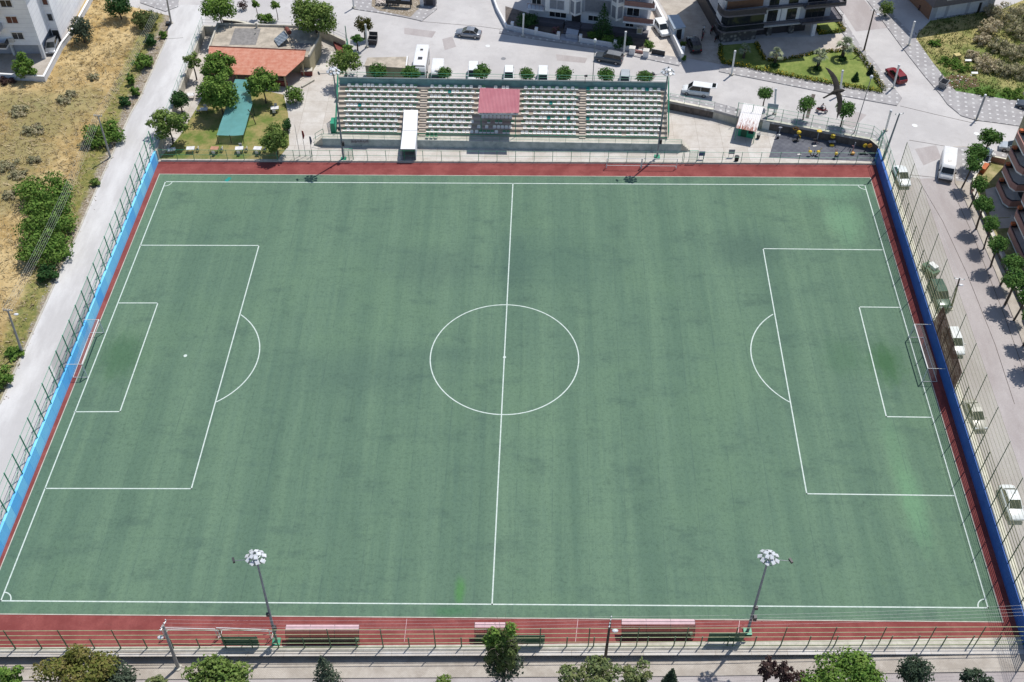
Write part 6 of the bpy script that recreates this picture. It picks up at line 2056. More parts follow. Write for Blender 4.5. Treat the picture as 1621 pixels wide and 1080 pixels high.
wing_dn = [(-.5, -3, 1, -.1, 11, 2.6, .5), (2.2, -8, 1, -.05, 10, 1.8, .9), (3.9, -15, 1, .05, 9.2, 1.2, 1.0), (4.2, -22, 1, .12, 8.6, .9, .6), (3.6, -29, 1, .2, 7.4, .7, 0), (2.4, -36, 1, .3, 5.2, .5, -.8), (.9, -42, 1, .35, 3, .35, -1.4), (-.4, -47, 1, .4, .5, .15, -2)]
m = MB()
m.loft([section(*q) for q in wing_up]); m.loft([section(*q) for q in wing_dn])
ax = [(12.2, -.6, .5), (11.0, -.6, 1.5), (8.5, -.6, 2.7), (5, -.9, 3.3), (0, -1.6, 3.9), (-5, -3.4, 3.2), (-10, -6, 2.1), (-15, -8.6, 1.5), (-20, -11.2, 1.1), (-24, -13.2, .35)]
rings = []
for i, (x, y, r) in enumerate(ax):
    a = ax[max(i - 1, 0)]; b = ax[min(i + 1, len(ax) - 1)]
    d = Vector((b[0] - a[0], b[1] - a[1])).normalized(); n = Vector((-d.y, d.x))
    fl = 1.0 if i < 6 else .45
    rings.append([bp(x + n.x * r * cos(q), y + n.y * r * cos(q), .6 + r * .85 * fl * sin(q)) for q in [2 * pi * j / 10 for j in range(10)]])
m.loft(rings)
m.loft([section(x, y, .45, .9, c, .5, .5) for x, y, c in ((-11, -6.5, 3.4), (-17, -9.6, 2.2), (-23, -11.4, .5))])
m.loft([section(x, y, .45, .9, c, .5, .5) for x, y, c in ((-11, -7.5, 3.4), (-17, -11, 2.2), (-22.5, -14.4, .5))])
bo = m.build('body', 'bird_brown', t, local=True, smooth=True)
rm_ = bo.modifiers.new('Remesh', 'REMESH'); rm_.mode = 'VOXEL'; rm_.voxel_size = .0022; rm_.use_smooth_shade = True
m = MB(); m.add([bp(12, -.2, .5), bp(12, -1.0, .5), bp(14.2, -.7, .3), bp(12, -.6, .9)], [(0, 1, 2), (0, 2, 3), (1, 3, 2)]); m.build('beak', 'hair_dark', t, local=True)
m = MB()
for y in (.9, -2.1):
    c = bp(9.6, y, 1.4); m.ell(c, .003, .003, .003, 6, 4)
m.build('eyes', 'hair_dark', t, local=True)
# ------------------------------------------------------------------ vegetation
def leaf_cloud(m, rg, clumps, n, size, shell=.55, flat=.0):
    """clumps: (centre, (rx, ry, rz)); small bent leaf faces spread through each, most near its skin"""
    wts = [c[1][0] * c[1][1] + c[1][0] * c[1][2] for c in clumps]
    tot = sum(wts)
    vs, fs = m.v, m.f
    for (c, r), w in zip(clumps, wts):
        for _ in range(max(3, int(n * w / tot))):
            while True:
                d = (rg.uniform(-1, 1), rg.uniform(-1, 1), rg.uniform(-1, 1))
                l = sqrt(d[0] ** 2 + d[1] ** 2 + d[2] ** 2)
                if .05 < l <= 1: break
            k = (shell + (1 - shell) * rg.random() ** .6) * (1.0 + .14 * rg.gauss(0, 1)) / l
            px, py, pz = c[0] + d[0] * k * r[0], c[1] + d[1] * k * r[1], c[2] + d[2] * k * r[2]
            nx, ny, nz = d[0] / l + rg.gauss(0, .55), d[1] / l + rg.gauss(0, .55), d[2] / l + .35 + rg.gauss(0, .5)
            a = Vector((nx, ny, nz)).normalized()
            b = a.cross(Vector((rg.gauss(0, 1), rg.gauss(0, 1), rg.gauss(0, 1)))).normalized()
            e = a.cross(b)
            s = size * rg.uniform(.6, 1.35); q = s * rg.uniform(.45, .75)
            o = len(vs)
            P = Vector((px, py, pz))
            vs += [tuple(P - b * s), tuple(P + e * q - a * (.25 * s)), tuple(P + b * s), tuple(P - e * q - a * (.25 * s))]
            fs.append((o, o + 1, o + 2, o + 3))

def crown_clumps(rg, c, R, k, spread=.62, cl=.46):
    out = []
    for i in range(k):
        t = 2 * pi * (i * .618 + rg.random() * .15)
        z = -0.75 + 1.65 * ((i + .5) / k) + rg.uniform(-.1, .1)
        q = sqrt(max(0, 1 - min(1, z * z)))
        s = spread * rg.uniform(.8, 1.12)
        cr = cl * rg.uniform(.75, 1.2)
        out.append(((c[0] + R[0] * s * q * cos(t), c[1] + R[1] * s * q * sin(t), c[2] + R[2] * s * z), (R[0] * cr, R[1] * cr, R[2] * cr * .9)))
    out.append((c, (R[0] * .55, R[1] * .55, R[2] * .55)))
    return out

def tree(name, label, cat, base, zc, R, leaf, seed, n=900, size=.2, trunk_r=.13, trunk='trunk', k=9, group=None, spread=.62, cl=.46, limbs=5, shift=(0, 0), crown_only=False):
    """base on the ground; crown centre zc above it, radii R"""
    rg = random.Random(seed)
    t = thing(name, label, cat, tuple(base), 0, group)
    c = (shift[0], shift[1], zc)
    m = MB()
    leaf_cloud(m, rg, crown_clumps(rg, c, R, k, spread, cl), n, size)
    m.build('crown', leaf, t, local=True)
    m = MB()
    if not crown_only:
        fork = max(.25, zc - R[2] * .75)
        m.tube([(0, 0, -.1), (shift[0] * .3 + .05, shift[1] * .3, fork * .5), (shift[0] * .6, shift[1] * .6, fork)], trunk_r, 7, trunk_r * .75)
        for i in range(limbs):
            a = 2 * pi * i / limbs + rg.random()
            q = rg.uniform(.45, .75)
            m.tube([(shift[0] * .6, shift[1] * .6, fork - .05), (c[0] + R[0] * q * .5 * cos(a), c[1] + R[1] * q * .5 * sin(a), (fork + zc) / 2 + .1), (c[0] + R[0] * q * cos(a), c[1] + R[1] * q * sin(a), zc + R[2] * rg.uniform(.1, .5))], trunk_r * .55, 5, trunk_r * .15)
    else:
        for i in range(limbs):
            a = 2 * pi * i / limbs + rg.random()
            m.tube([(0, 0, -.05), (R[0] * .35 * cos(a), R[1] * .35 * sin(a), zc * .7), (R[0] * .6 * cos(a), R[1] * .6 * sin(a), zc + R[2] * .3)], .035, 5, .012)
    m.build('trunk' if not crown_only else 'stems', trunk, t, local=True)
    return t

def at_crown(u, v, z0, h):
    """ground point below a crown seen at (u, v) with its centre h above ground z0"""
    p = U(u, v, z0 + h); return Vector((p.x, p.y, z0))

# round pruned street trees
protos = [tree('street_tree', 'x', 'tree', (0, 0, 0), 2.9, (1.45, 1.45, 1.25), 'leaf_street', 100 + i, 1500, .15, .13, 'trunk', 11, spread=.55, cl=.5) for i in range(3)]
BACKT = [(597, 112, .98, 'round street tree in front of the beige service building, left one'), (650, 115, 1.1, 'round street tree between the service building and the minibus front'),
         (704, 115, .85, 'round street tree between the two white vans behind the stand'), (764, 113, .98, 'round street tree right of the half hidden small white van'),
         (834, 117, .93, 'round street tree behind the red canopy\'s right corner'), (893, 116, .95, 'round street tree with a pale car hidden behind it'),
         (959, 119, .98, 'round street tree between the lamp post and the pale silver car'), (1021, 121, .93, 'round street tree at the right end behind the stand')]
for i, (u, v, s, lab) in enumerate(BACKT):
    b = at_crown(u, v, ZS, 2.9 * s)
    place(protos[i % 3], tuple(b), i * 1.1, lab, 'round street trees behind the stand', (s * (1.08, .92, 1.0)[i % 3], s * (.94, 1.06)[i % 2], s), 'tree')
for i, (u, v, s, b, lab) in enumerate(((1212, 148, .85, (1208, 172), 'round street tree behind the rusty kiosk roof'), (1277, 164, .95, (1271, 190), 'round street tree above the gym, left of the motorcycle'), (1338, 172, 1.05, (1331, 201), 'round street tree above the gym, right of the motorcycle'))):
    q = at_crown(u, v, ZS, 3.1 * s)
    place(protos[i % 3], tuple(q), 2 + i, lab, 'round street trees above the outdoor gym', (s, s, s * 1.07), 'tree')
RT = [(1568, 217, 1.15, None), (1548, 238, 1.05, None)]
q = at_crown(1568, 217, ZS, 3.6)
tree('street_tree', 'double crowned street tree at the top of the right road', 'tree', q, 3.6, (1.9, 1.4, 1.2), 'leaf_street', 131, 2000, .15, .15, 'trunk', 12, 'street trees along the right road', spread=.7, cl=.42)
q = at_crown(1548, 239, ZS, 3.4)
place(protos[1], tuple(q), 1.0, 'street tree half hiding a white car by the corner garden', 'street trees along the right road', (1.1, 1.1, 1.15), 'tree')
SHD = [(1512, 309), (1525, 340), (1534.6, 374.4), (1546.5, 406.5), (1557.5, 435), (1573, 464), (1580, 495.5), (1594, 521), (1609, 562), (1614, 598)]
tprotos = [tree('street_tree', 'x', 'tree', (0, 0, 0), 4.35, (1.45, 1.45, 1.25), 'leaf_street', 300 + i, 1500, .15, .15, 'trunk', 11, spread=.58, cl=.48, shift=(.25, .1)) for i in range(3)]
ordn = ['first', 'second', 'third', 'fourth', 'fifth', 'sixth', 'seventh', 'eighth', 'ninth', 'last']
for i, (u, v) in enumerate(SHD):
    g = U(u, v, ZS); h = 4.35
    b = (g.x + SUN.x * COT * h, g.y + SUN.y * COT * h, ZS)
    s = (.92, .9, .98, .95, 1.0, 1.0, 1.05, .98, 1.05, 1.05)[i]
    tl_ = place(tprotos[(i * 2) % 3], b, i * .9, '%s street tree in the row down the right road, counted from the white panel van' % ordn[i], 'street trees along the right road', (s * (.9, 1.12, 1.0, .84, 1.08)[i % 5], s * (1.1, .9, 1.04)[i % 3], (1.0, .94, 1.05, .97)[i % 4]), 'tree')
    tl_.rotation_euler = (.06 * sin(i * 2.3), .06 * cos(i * 1.7), i * .9)

# garden and clubhouse trees
def tr(name, label, base, zc, R, leaf, seed, z0=0, cat='tree', **kw):
    b = U(base[0], base[1], z0)
    return tree(name, label, cat, (b.x, b.y, z0), zc, R, leaf, seed, **kw)
def trc(name, label, c, zc, R, leaf, seed, z0=0, cat='tree', **kw):
    b = at_crown(c[0], c[1], z0, zc)
    return tree(name, label, cat, b, zc, R, leaf, seed, **kw)
trc('garden_tree', 'loose light green tree at the garden corner beside the sky blue wall', (265, 193), 4.0, (3.1, 2.8, 2.2), 'leaf_light', 1, n=2600, size=.2, k=13, spread=.72, cl=.36)
trc('garden_tree', 'small round dark green tree beside the lane fence', (283, 157), 2.4, (1.75, 1.7, 1.7), 'leaf_dark', 2, n=1900, size=.17, k=9, spread=.5)
trc('garden_tree', 'thin sparse tree with a bare side beside the lane fence', (304, 96), 3.6, (1.4, 1.2, 1.7), 'leaf_light', 3, n=620, size=.18, k=7, spread=.75, cl=.36)
trc('garden_tree', 'large leafy garden tree over the clubhouse tiles, rear of the pair', (345, 104), 4.6, (2.9, 2.6, 2.3), 'leaf_mid', 4, n=3000, size=.21, k=13, spread=.68, cl=.38)
trc('garden_tree', 'large leafy garden tree left of the shade cloth, front of the pair', (345, 146), 4.1, (3.2, 2.9, 3.4), 'leaf_mid', 5, n=4000, size=.21, k=15, spread=.66, cl=.38)
trc('garden_tree', 'leafy garden tree right of the shade cloth beside the porch', (415, 132), 3.7, (2.8, 2.4, 2.2), 'leaf_mid', 6, n=3000, size=.2, k=12, spread=.68, cl=.38)
trc('garden_tree', 'bright light green tree by the far fence next to the garden tables', (435, 220), 3.0, (2.4, 2.2, 2.4), 'leaf_light', 7, n=2200, size=.19, k=12, spread=.66, cl=.4)
trc('shrub', 'tall green shrub beside the yard below the clubhouse porch', (466, 151), 1.5, (1.6, 1.4, 1.8), 'leaf_mid', 8, cat='bush', n=1000, size=.17, crown_only=True)
trc('shrub', 'narrow dark shrub behind the bright light green tree', (454, 197), 1.2, (.7, 1.2, 1.0), 'leaf_dark', 9, cat='bush', n=600, size=.16, crown_only=True)
trc('garden_tree', 'big leafy tree behind the clubhouse next to the lane', (345, 12), 4.4, (2.9, 2.6, 2.4), 'leaf_mid', 10, ZS, n=2600, size=.21, k=13)
trc('garden_tree', 'thin young tree behind the clubhouse, left of two', (404, 6), 2.8, (.75, .7, .9), 'leaf_mid', 11, ZS, n=420, size=.16, k=5, trunk_r=.07)
trc('garden_tree', 'thin young tree behind the clubhouse, right of two', (436, 8), 2.8, (.9, .8, .9), 'leaf_mid', 12, ZS, n=460, size=.16, k=5, trunk_r=.07)
trc('garden_tree', 'largest dense tree behind the right end of the clubhouse', (497, 25), 5.2, (4.0, 3.6, 3.4), 'leaf_light', 13, ZS - .5, n=4600, size=.23, k=18, spread=.68, cl=.36, trunk_r=.22)
trc('shrub', 'low wide bush behind the clubhouse parapet', (421, 29), 1.2, (1.6, 1.0, .9), 'leaf_mid', 14, ZS, cat='bush', n=800, size=.17, crown_only=True)
trc('shrub', 'bare brown bush at the end of the brown stone wall', (384, 8), .9, (1.2, .8, .8), 'leaf_plum', 15, ZS, cat='bush', n=260, size=.14, crown_only=True)
trc('garden_tree', 'brownish green tree by the lamp post in the street', (575, 39), 2.7, (1.4, 1.3, 1.4), 'leaf_plum_green', 16, ZS, n=1300, size=.16, k=9)
trc('garden_tree', 'small flat crowned tree beside the yard gate', (564, 61), 2.2, (1.15, .9, .6), 'leaf_street', 17, ZS, n=700, size=.15, k=7)
trc('garden_tree', 'loose light tree beside the left end of the stand', (545, 97), 4.4, (2.5, 2.2, 2.2), 'leaf_light', 18, 0, n=1900, size=.19, k=12, spread=.7, cl=.38)
trc('shrub', 'small green bush between the yard gate and the loose light tree', (551, 78), 1.3, (1.0, .9, .8), 'leaf_mid', 19, ZS, cat='bush', n=500, size=.16, crown_only=True)
# field trees and shrubs
trc('field_tree', 'grey green olive tree beside the white garden wall', (127, 46), 2.6, (2.0, 1.9, 2.5), 'leaf_olive', 20, ZS, n=2000, size=.17, k=11, trunk_r=.16)
trc('field_tree', 'bright green small tree in front of the white garden wall', (39, 106), 2.3, (1.85, 1.7, 2.2), 'leaf_mid', 21, ZS, n=1700, size=.18, k=11, spread=.7, cl=.38)
trc('field_tree', 'dark dense tree at the top edge of the dry field', (186, 9), 2.6, (2.2, 2.0, 2.1), 'leaf_dark', 22, ZS, n=2000, size=.18, k=11)
trc('field_shrub', 'wide scrubby bush under the wires at the top of the lane', (228, 30), 1.6, (2.6, 2.4, 1.5), 'leaf_grey_green', 23, ZS, cat='bush', n=1600, size=.18, crown_only=True, k=13)
for i, (u, v, rx, rz, lf, lab) in enumerate(((237, 64, 1.3, 1.2, 'leaf_dark', 'dark bush on the field edge below the scrubby bush'), (226, 97, 1.8, 1.3, 'leaf_mid', 'wide green bush at the kerb in the middle of the field edge'),
        (259, 55, .8, .6, 'leaf_mid', 'small round bush at the kerb below the lane pole'), (206, 126, .75, 1.1, 'leaf_mid', 'thin upright shrub on the field edge, upper of two'), (213, 145, .8, 1.0, 'leaf_mid', 'thin upright shrub on the field edge, lower of two'),
        (198, 161, 1.1, .9, 'leaf_dark', 'rounded dark bush on the field edge above the pole'), (163, 211, 3.1, 1.7, 'leaf_mid', 'broad green bush behind the leaning field pole'), (150, 288, .8, .6, 'leaf_light', 'small light green bush at the kerb above the big thicket'),
        (72, 306, 4.3, 2.2, 'leaf_mid', 'large green bush in the field, upper half of the thicket'), (74, 348, 4.2, 2.3, 'leaf_mid', 'large green bush in the field, middle of the thicket'), (70, 394, 3.7, 2.1, 'leaf_mid', 'large green bush in the field, lower part of the thicket'), (74, 432, 1.6, 1.1, 'leaf_dark', 'small dark bush at the lower end of the thicket'),
        (2, 597, 1.6, 1.2, 'leaf_mid', 'green bush cut off by the left edge beside the lane'), (22, 558, 1.3, .5, 'leaf_mid', 'low green growth at the foot of the lower field pole'))):
    trc('field_shrub', lab, (u, v), rz * .85, (rx, rx * .9, rz), lf, 40 + i, ZS, cat='bush', n=int(520 * rx * max(1, rz * .8)), size=.19, crown_only=True, k=max(8, int(rx * 5)), spread=.72, cl=.36)
for i, (u, v, rx, lab) in enumerate(((30, 175, 1.9, 'low grey green scrub left of the field middle, upper patch'), (100, 158, 1.4, 'low grey green scrub near the middle of the dry field'), (112, 148, 1.0, 'small grey scrub beside the middle field scrub'), (52, 205, 2.0, 'low grey green scrub above the thicket, broad patch'), (12, 262, 1.8, 'grey green scrub at the left edge above the thicket'), (28, 275, 1.5, 'grey green scrub left of the thicket top'), (54, 252, 1.1, 'small round grey green bush above the thicket'), (16, 308, 1.3, 'dark grey green bush left of the thicket'), (148, 122, 1.0, 'small grey scrub in the upper field'), (10, 128, 1.5, 'purple brown scrub in front of the white garden wall'), (135, 230, 1.2, 'grey scrub left of the broad green bush'))):
    trc('field_shrub', lab, (u, v), .4, (rx, rx * .8, .55), 'leaf_grey' if i != 9 else 'leaf_plum', 70 + i, ZS, cat='bush', n=int(330 * rx), size=.16, crown_only=True, k=10, group='grey scrub in the dry field', spread=.8, cl=.3)
# near edge trees: crowns rise from the street below the near wall
trc('roadside_tree', 'broad olive yellow tree at the lower left edge', (125, 1068), 5.0, (3.9, 3.2, 2.8), 'leaf_yellow', 90, -1.1, n=6500, size=.17, k=20, spread=.68, cl=.34)
trc('roadside_tree', 'dark grey green tree right of the broad olive yellow tree', (185, 1082), 3.6, (2.0, 1.8, 2.2), 'leaf_olive', 91, -1.1, n=2600, size=.15, k=12)
trc('roadside_tree', 'bright green leafy tree below the near left mast', (345, 1082), 4.4, (3.4, 2.6, 2.4), 'leaf_light', 92, -1.0, n=4600, size=.19, k=17, spread=.7, cl=.35)
trc('roadside_tree', 'small light bush between the two lower left trees', (245, 1090), 2.4, (1.6, 1.4, 1.3), 'leaf_pale', 93, -1.0, n=1300, size=.16, k=9)
trc('roadside_tree', 'thin leaved tree cut off at the lower left corner', (6, 1075), 3.6, (2.0, 1.8, 1.9), 'leaf_mid', 94, -1.1, n=1500, size=.17, k=9, spread=.75, cl=.32)
trc('roadside_tree', 'pale green open crowned tree near the middle of the bottom edge', (930, 1072), 4.2, (3.0, 2.2, 2.0), 'leaf_pale', 95, -.8, n=2600, size=.17, k=14, spread=.78, cl=.3)
trc('roadside_tree', 'pale green open crowned tree beside the foot of the concrete pole', (1002, 1072), 4.0, (2.0, 1.7, 1.7), 'leaf_pale', 96, -.8, n=1300, size=.17, k=10, spread=.8, cl=.28)
trc('roadside_tree', 'wide bright green tree at the lower right', (1340, 1080), 4.6, (4.2, 3.2, 2.5), 'leaf_mid', 97, -.6, n=7000, size=.17, k=22, spread=.66, cl=.34)
trc('roadside_tree', 'dark upright tree right of the wide bright green one', (1446, 1065), 4.0, (1.7, 1.5, 2.4), 'leaf_olive_dark', 98, -.4, n=2400, size=.14, k=13)
trc('roadside_tree', 'dark spreading tree near the lower right corner', (1545, 1088), 3.4, (2.0, 1.6, 1.6), 'leaf_olive_dark', 99, -.3, n=1700, size=.16, k=9, spread=.75, cl=.32)
trc('roadside_tree', 'small light green treetop at the bottom edge left of the poplar', (700, 1086), 2.4, (1.1, 1.0, 1.2), 'leaf_light', 110, -.9, n=700, size=.16, k=7)
for i, (u, v, rx, rz, lab) in enumerate(((1215, 1060, .9, 2.3, 'slender plum leaved tree at the bottom edge, left stem of the pair'), (1240, 1066, .9, 2.0, 'slender plum leaved tree at the bottom edge, right stem of the pair'), (1262, 1080, 1.3, 1.1, 'low plum leaved bush touching the wide green tree'))):
    trc('roadside_tree', lab, (u, v), 3.4 if i < 2 else 2.2, (rx, rx, rz), 'leaf_plum', 120 + i, -.7, n=900, size=.13, k=11, spread=.75, cl=.32)
# poplar with bare twigs
b = at_crown(795, 1035, -.85, 6.2)
t = tree('roadside_tree', 'tall narrow poplar with bare grey twigs in front of the green board', 'tree', b, 6.4, (1.85, 1.5, 4.3), 'leaf_grey_green', 130, 2900, .16, .15, 'pale_trunk', 16, spread=.66, cl=.3)
rg = random.Random(5); m = MB()
for i in range(26):
    a = rg.random() * 6.28; z = rg.uniform(4, 9)
    p0 = (.2 * cos(a), .2 * sin(a), z); l = rg.uniform(1.0, 2.2)
    p1 = (p0[0] + l * .6 * cos(a), p0[1] + l * .6 * sin(a), z + l * .6); p2 = (p1[0] + l * .4 * cos(a + .4), p1[1] + l * .4 * sin(a + .4), p1[2] + l * .35)
    m.tube([p0, p1, p2], .03, 4, .008)
m.build('bare_twigs', 'pale_trunk', t, local=True)
m = MB(); leaf_cloud(m, rg, [((-.8, .2, 9.6), (.55, .5, .9)), ((.8, .3, 10.2), (.6, .5, 1.0)), ((-.3, 0, 8.6), (.8, .6, .8)), ((-1.3, 0, 8.8), (.5, .5, .6))], 900, .15)
m.build('crown_tips', 'leaf_mid', t, local=True)
m = MB(); leaf_cloud(m, rg, [((.3, .2, 2.6), (1.3, 1.1, 1.0)), ((-.8, 0, 3.4), (.9, .9, .9)), ((1.2, .3, 4.0), (.9, .8, .8))], 1100, .16)
m.build('lower_crown', 'leaf_olive', t, local=True)
def conifer(label, u, v, z0, h, r, leaf, seed, lev=9, ht=None):
    """tip seen at (u, v)"""
    p = U(u, v, z0 + h)
    t = thing('conifer', label, 'tree', (p.x, p.y, z0))
    rg = random.Random(seed); m = MB()
    for i in range(lev):
        f = i / (lev - 1); z = h * (.12 + .86 * f); rr = r * (1 - f) ** .85 + .08
        nb = max(4, int(9 * (1 - f) + 4))
        for k in range(nb):
            a = 2 * pi * (k + rg.random() * .6) / nb
            leaf_cloud(m, rg, [((rr * .55 * cos(a), rr * .55 * sin(a), z - rr * .12), (rr * .5 + .05, rr * .5 + .05, h / lev * .5))], 11 + int(9 * rr), .13)
    m.build('crown', leaf, t, local=True)
    m = MB(); m.tube([(0, 0, -.1), (0, 0, h * .96)], .12, 6, .02); m.build('trunk', 'trunk', t, local=True)
    return t
conifer('dark spiky conifer at the bottom edge below the left shelter', 508, 1040, -.95, 6.0, 1.5, 'leaf_olive', 7)
conifer('small dark conifer tip at the bottom edge left of the leaning mast shadow', 1065, 1060, -.75, 3.6, .8, 'leaf_olive_dark', 8)
conifer('dark conifer in the shaded front garden of the middle apartment block', 957, 6, ZS, 6.2, 2.0, 'leaf_dark', 9, 11)
conifer('small dark spruce alone on the palm garden lawn', 1357, 115, ZS, 1.5, .5, 'leaf_dark', 11, 6)
conifer('small dark spruce on the pavement side of the yellow hedge', 1381, 104, ZS, 1.6, .5, 'leaf_olive_dark', 12, 6)
for i, (u, v, rx, rz, lf, lab) in enumerate(((835, 32, 2.0, 1.3, 'leaf_dark', 'dark bush in the shaded garden left of the entrance'), (985, 66, 1.9, 1.0, 'leaf_dark', 'broad dark bush under the conifer'), (962, 62, 1.2, .8, 'leaf_mid', 'green bush left of the broad dark bush under the conifer'), (940, 55, 1.1, .7, 'leaf_mid', 'low bush beside the entrance steps'), (880, 48, .7, .8, 'leaf_pinkish', 'pink flowering bush by the entrance path'), (1028, 71, .9, .9, 'leaf_mid', 'round bush behind the stout gate pillars'), (1081, 70, .6, .6, 'leaf_light', 'light green bush at the foot of the tall white wall'), (1404, 14, 1.25, 1.6, 'leaf_light', 'rounded yellow green tree on the shaded forecourt'), (1082, 92, .5, .5, 'leaf_mid', 'small bush at the end of the tall white wall'))):
    trc('garden_shrub', lab, (u, v), rz * .95, (rx, rx * .85, rz), lf, 150 + i, ZS, cat='bush', n=int(700 * rx), size=.15, crown_only=True, k=10)
# dry shrubs and weeds on the corner lot
LS = [(1566, 42, 2.2, 1.6), (1590, 22, 2.6, 1.9), (1612, 46, 2.3, 1.5), (1555, 62, 1.5, 1.0), (1580, 72, 1.8, 1.2), (1606, 82, 2.2, 1.4), (1560, 100, 2.3, 1.3), (1588, 108, 1.8, 1.1), (1614, 112, 1.9, 1.2), (1540, 88, 1.4, .8), (1625, 20, 2.4, 1.6), (1632, 66, 2.2, 1.4), (1572, 18, 1.6, 1.2)]
wh = ['nearest the grey building', 'at the top of the lot', 'on the right of the lot top', 'in the upper middle of the lot', 'in the centre of the lot', 'right of the lot centre', 'above the rubble heap', 'right of the bush above the rubble heap', 'at the right edge above the green weeds', 'beside the pavement side weeds', 'cut off at the top right corner', 'cut off at the right edge', 'beside the grey building door']
for i, (u, v, rx, rz) in enumerate(LS):
    trc('dry_shrub', 'tall dry straw coloured shrub ' + wh[i], (u, v), rz * .8, (rx, rx * .85, rz), 'leaf_grey' if i % 3 else 'leaf_dry', 170 + i, ZS, cat='bush', n=int(520 * rx), size=.16, crown_only=True, k=12, group='dry shrubs on the corner lot', spread=.76, cl=.34)
for i, (u, v, rx, lab) in enumerate(((1481, 68, 1.1, 'green weed patch beside the dotted pavement, top one'), (1505, 98, 1.8, 'green weed patch in the middle of the lot edge'), (1524, 107, 1.6, 'green weed patch right of the lot edge'), (1560, 146, 1.5, 'green weed patch right of the rubble heap'), (1605, 148, 2.0, 'green weed patch at the lower right of the lot'))):
    trc('weed_patch', lab, (u, v), .35, (rx, rx * .8, .5), 'leaf_mid', 190 + i, ZS, cat='weeds', n=int(420 * rx), size=.15, crown_only=True, k=10, group='green weed patches on the lot', spread=.8, cl=.34)

# palms
def palm():
    t = thing('palm', 'x', 'palm')
    m = MB(); m.tube([(0, 0, -.1), (.02, 0, .9), (0, .02, 1.75)], .26, 9, .2); m.build('trunk', 'trunk', t, local=True)
    rg = random.Random(12); m = MB()
    for i in range(26):
        a = 2 * pi * (i * .618); el = (-.25, .25, .75, 1.15)[i % 4] + rg.uniform(-.12, .12); L = rg.uniform(.72, .95)
        d = Vector((cos(a) * cos(el), sin(a) * cos(el), sin(el))); base = Vector((0, 0, 1.75)) + d * .1
        tip = base + d * L * .6
        sd = d.cross(Vector((0, 0, 1))).normalized(); up = sd.cross(d)
        for k in range(7):       # stiff fan leaf with separate fingers
            q = (k - 3) / 3 * 1.05
            dd = (d * cos(q) + sd * sin(q)).normalized()
            e = tip + dd * L * .82 + Vector((0, 0, -.22 * L))
            w = (sd * cos(q) - d * sin(q)) * .075
            o = len(m.v); m.v += [tuple(tip), tuple(tip + dd * L * .4 + w + up * .04), tuple(e), tuple(tip + dd * L * .4 - w + up * .04)]; m.f.append((o, o + 1, o + 2, o + 3))
        m.tube([base, tip], .022, 4)
    m.build('fronds', 'leaf_palm', t, local=True)
    m = MB(); leaf_cloud(m, rg, [((0, 0, 1.5), (.42, .42, .35))], 60, .16); m.build('dry_skirt', 'leaf_dry', t, local=True)
    return t
pp = palm()
for i, (u, v, s, lab) in enumerate(((1226, 102, 1.0, 'palm at the left of the sunlit garden lawn'), (1294, 108, 1.2, 'palm in the middle of the garden lawn beside the bird\'s wing'), (1333, 92, 1.25, 'palm at the upper right corner of the garden lawn'), (1177, 92, .9, 'shaded palm near the stone base of the dark apartment block'))):
    q = U(u, v, ZS + .035)
    place(pp, tuple(q), i * 1.3, lab, 'palms in the apartment garden', (s, s, s * 1.05), 'palm')
for i, (u, v) in enumerate(((1294, 111), (1333, 96), (1226, 106))):
    q = U(u, v, ZS)
    tree('shrub', ('low dark bush around the middle palm', 'low dark bush around the upper right palm', 'low dark bush around the left palm')[i], 'bush', (q.x, q.y, ZS), .35, (.75, .6, .4), 'leaf_dark', 200 + i, 420, .13, crown_only=True)

# clipped hedges with yellow flowers
def hedge(label, px, w, h, seed):
    pts = [U(u, v, ZS) for u, v in px]
    t = thing('flowering_hedge', label, 'hedge', tuple(pts[0]), 0, 'yellow flowering hedges')
    rg = random.Random(seed); m = MB(); fl = MB()
    for a, b in zip(pts, pts[1:]):
        n = max(2, int((b - a).length / .55))
        for i in range(n):
            p = a + (b - a) * ((i + .5) / n)
            c = (p.x - pts[0].x + rg.gauss(0, .08), p.y - pts[0].y + rg.gauss(0, .08), h * .5)
            leaf_cloud(m, rg, [(c, (w * .62, w * .62, h * .55))], 55, .12)
            if rg.random() < .8: leaf_cloud(fl, rg, [((c[0], c[1], h * .62), (w * .6, w * .6, h * .5))], 18, .085, .85)
    m.build('foliage', 'leaf_hedge', t, local=True); fl.build('flowers', 'flower_yellow', t, local=True, kind='stuff')
hedge('flowering hedge along the pavement below the palms', [(1141, 101), (1180, 107), (1240, 120), (1300, 131), (1360, 142), (1396, 147)], .75, .8, 1)
hedge('flowering hedge along the right side of the palm garden', [(1398, 144), (1385, 122), (1370, 101), (1357, 84), (1348, 79)], .75, .8, 2)
hedge('shaded flowering hedge on the left side of the palm garden', [(1140, 74), (1140, 98)], .7, .8, 3)
hedge('flowering hedge between the paved court and the palm lawn', [(1214, 97), (1236, 96), (1262, 92), (1284, 86), (1310, 83), (1342, 80)], .55, .55, 4)
hedge('dark hedge along the shaded court edge', [(1197, 68), (1203, 82), (1211, 96)], .6, .6, 5)
hedge('flowering hedge around the small lawn under the right balconies', [(1324, 32), (1336, 50), (1300, 55), (1294, 48), (1288, 40)], .65, .7, 6)

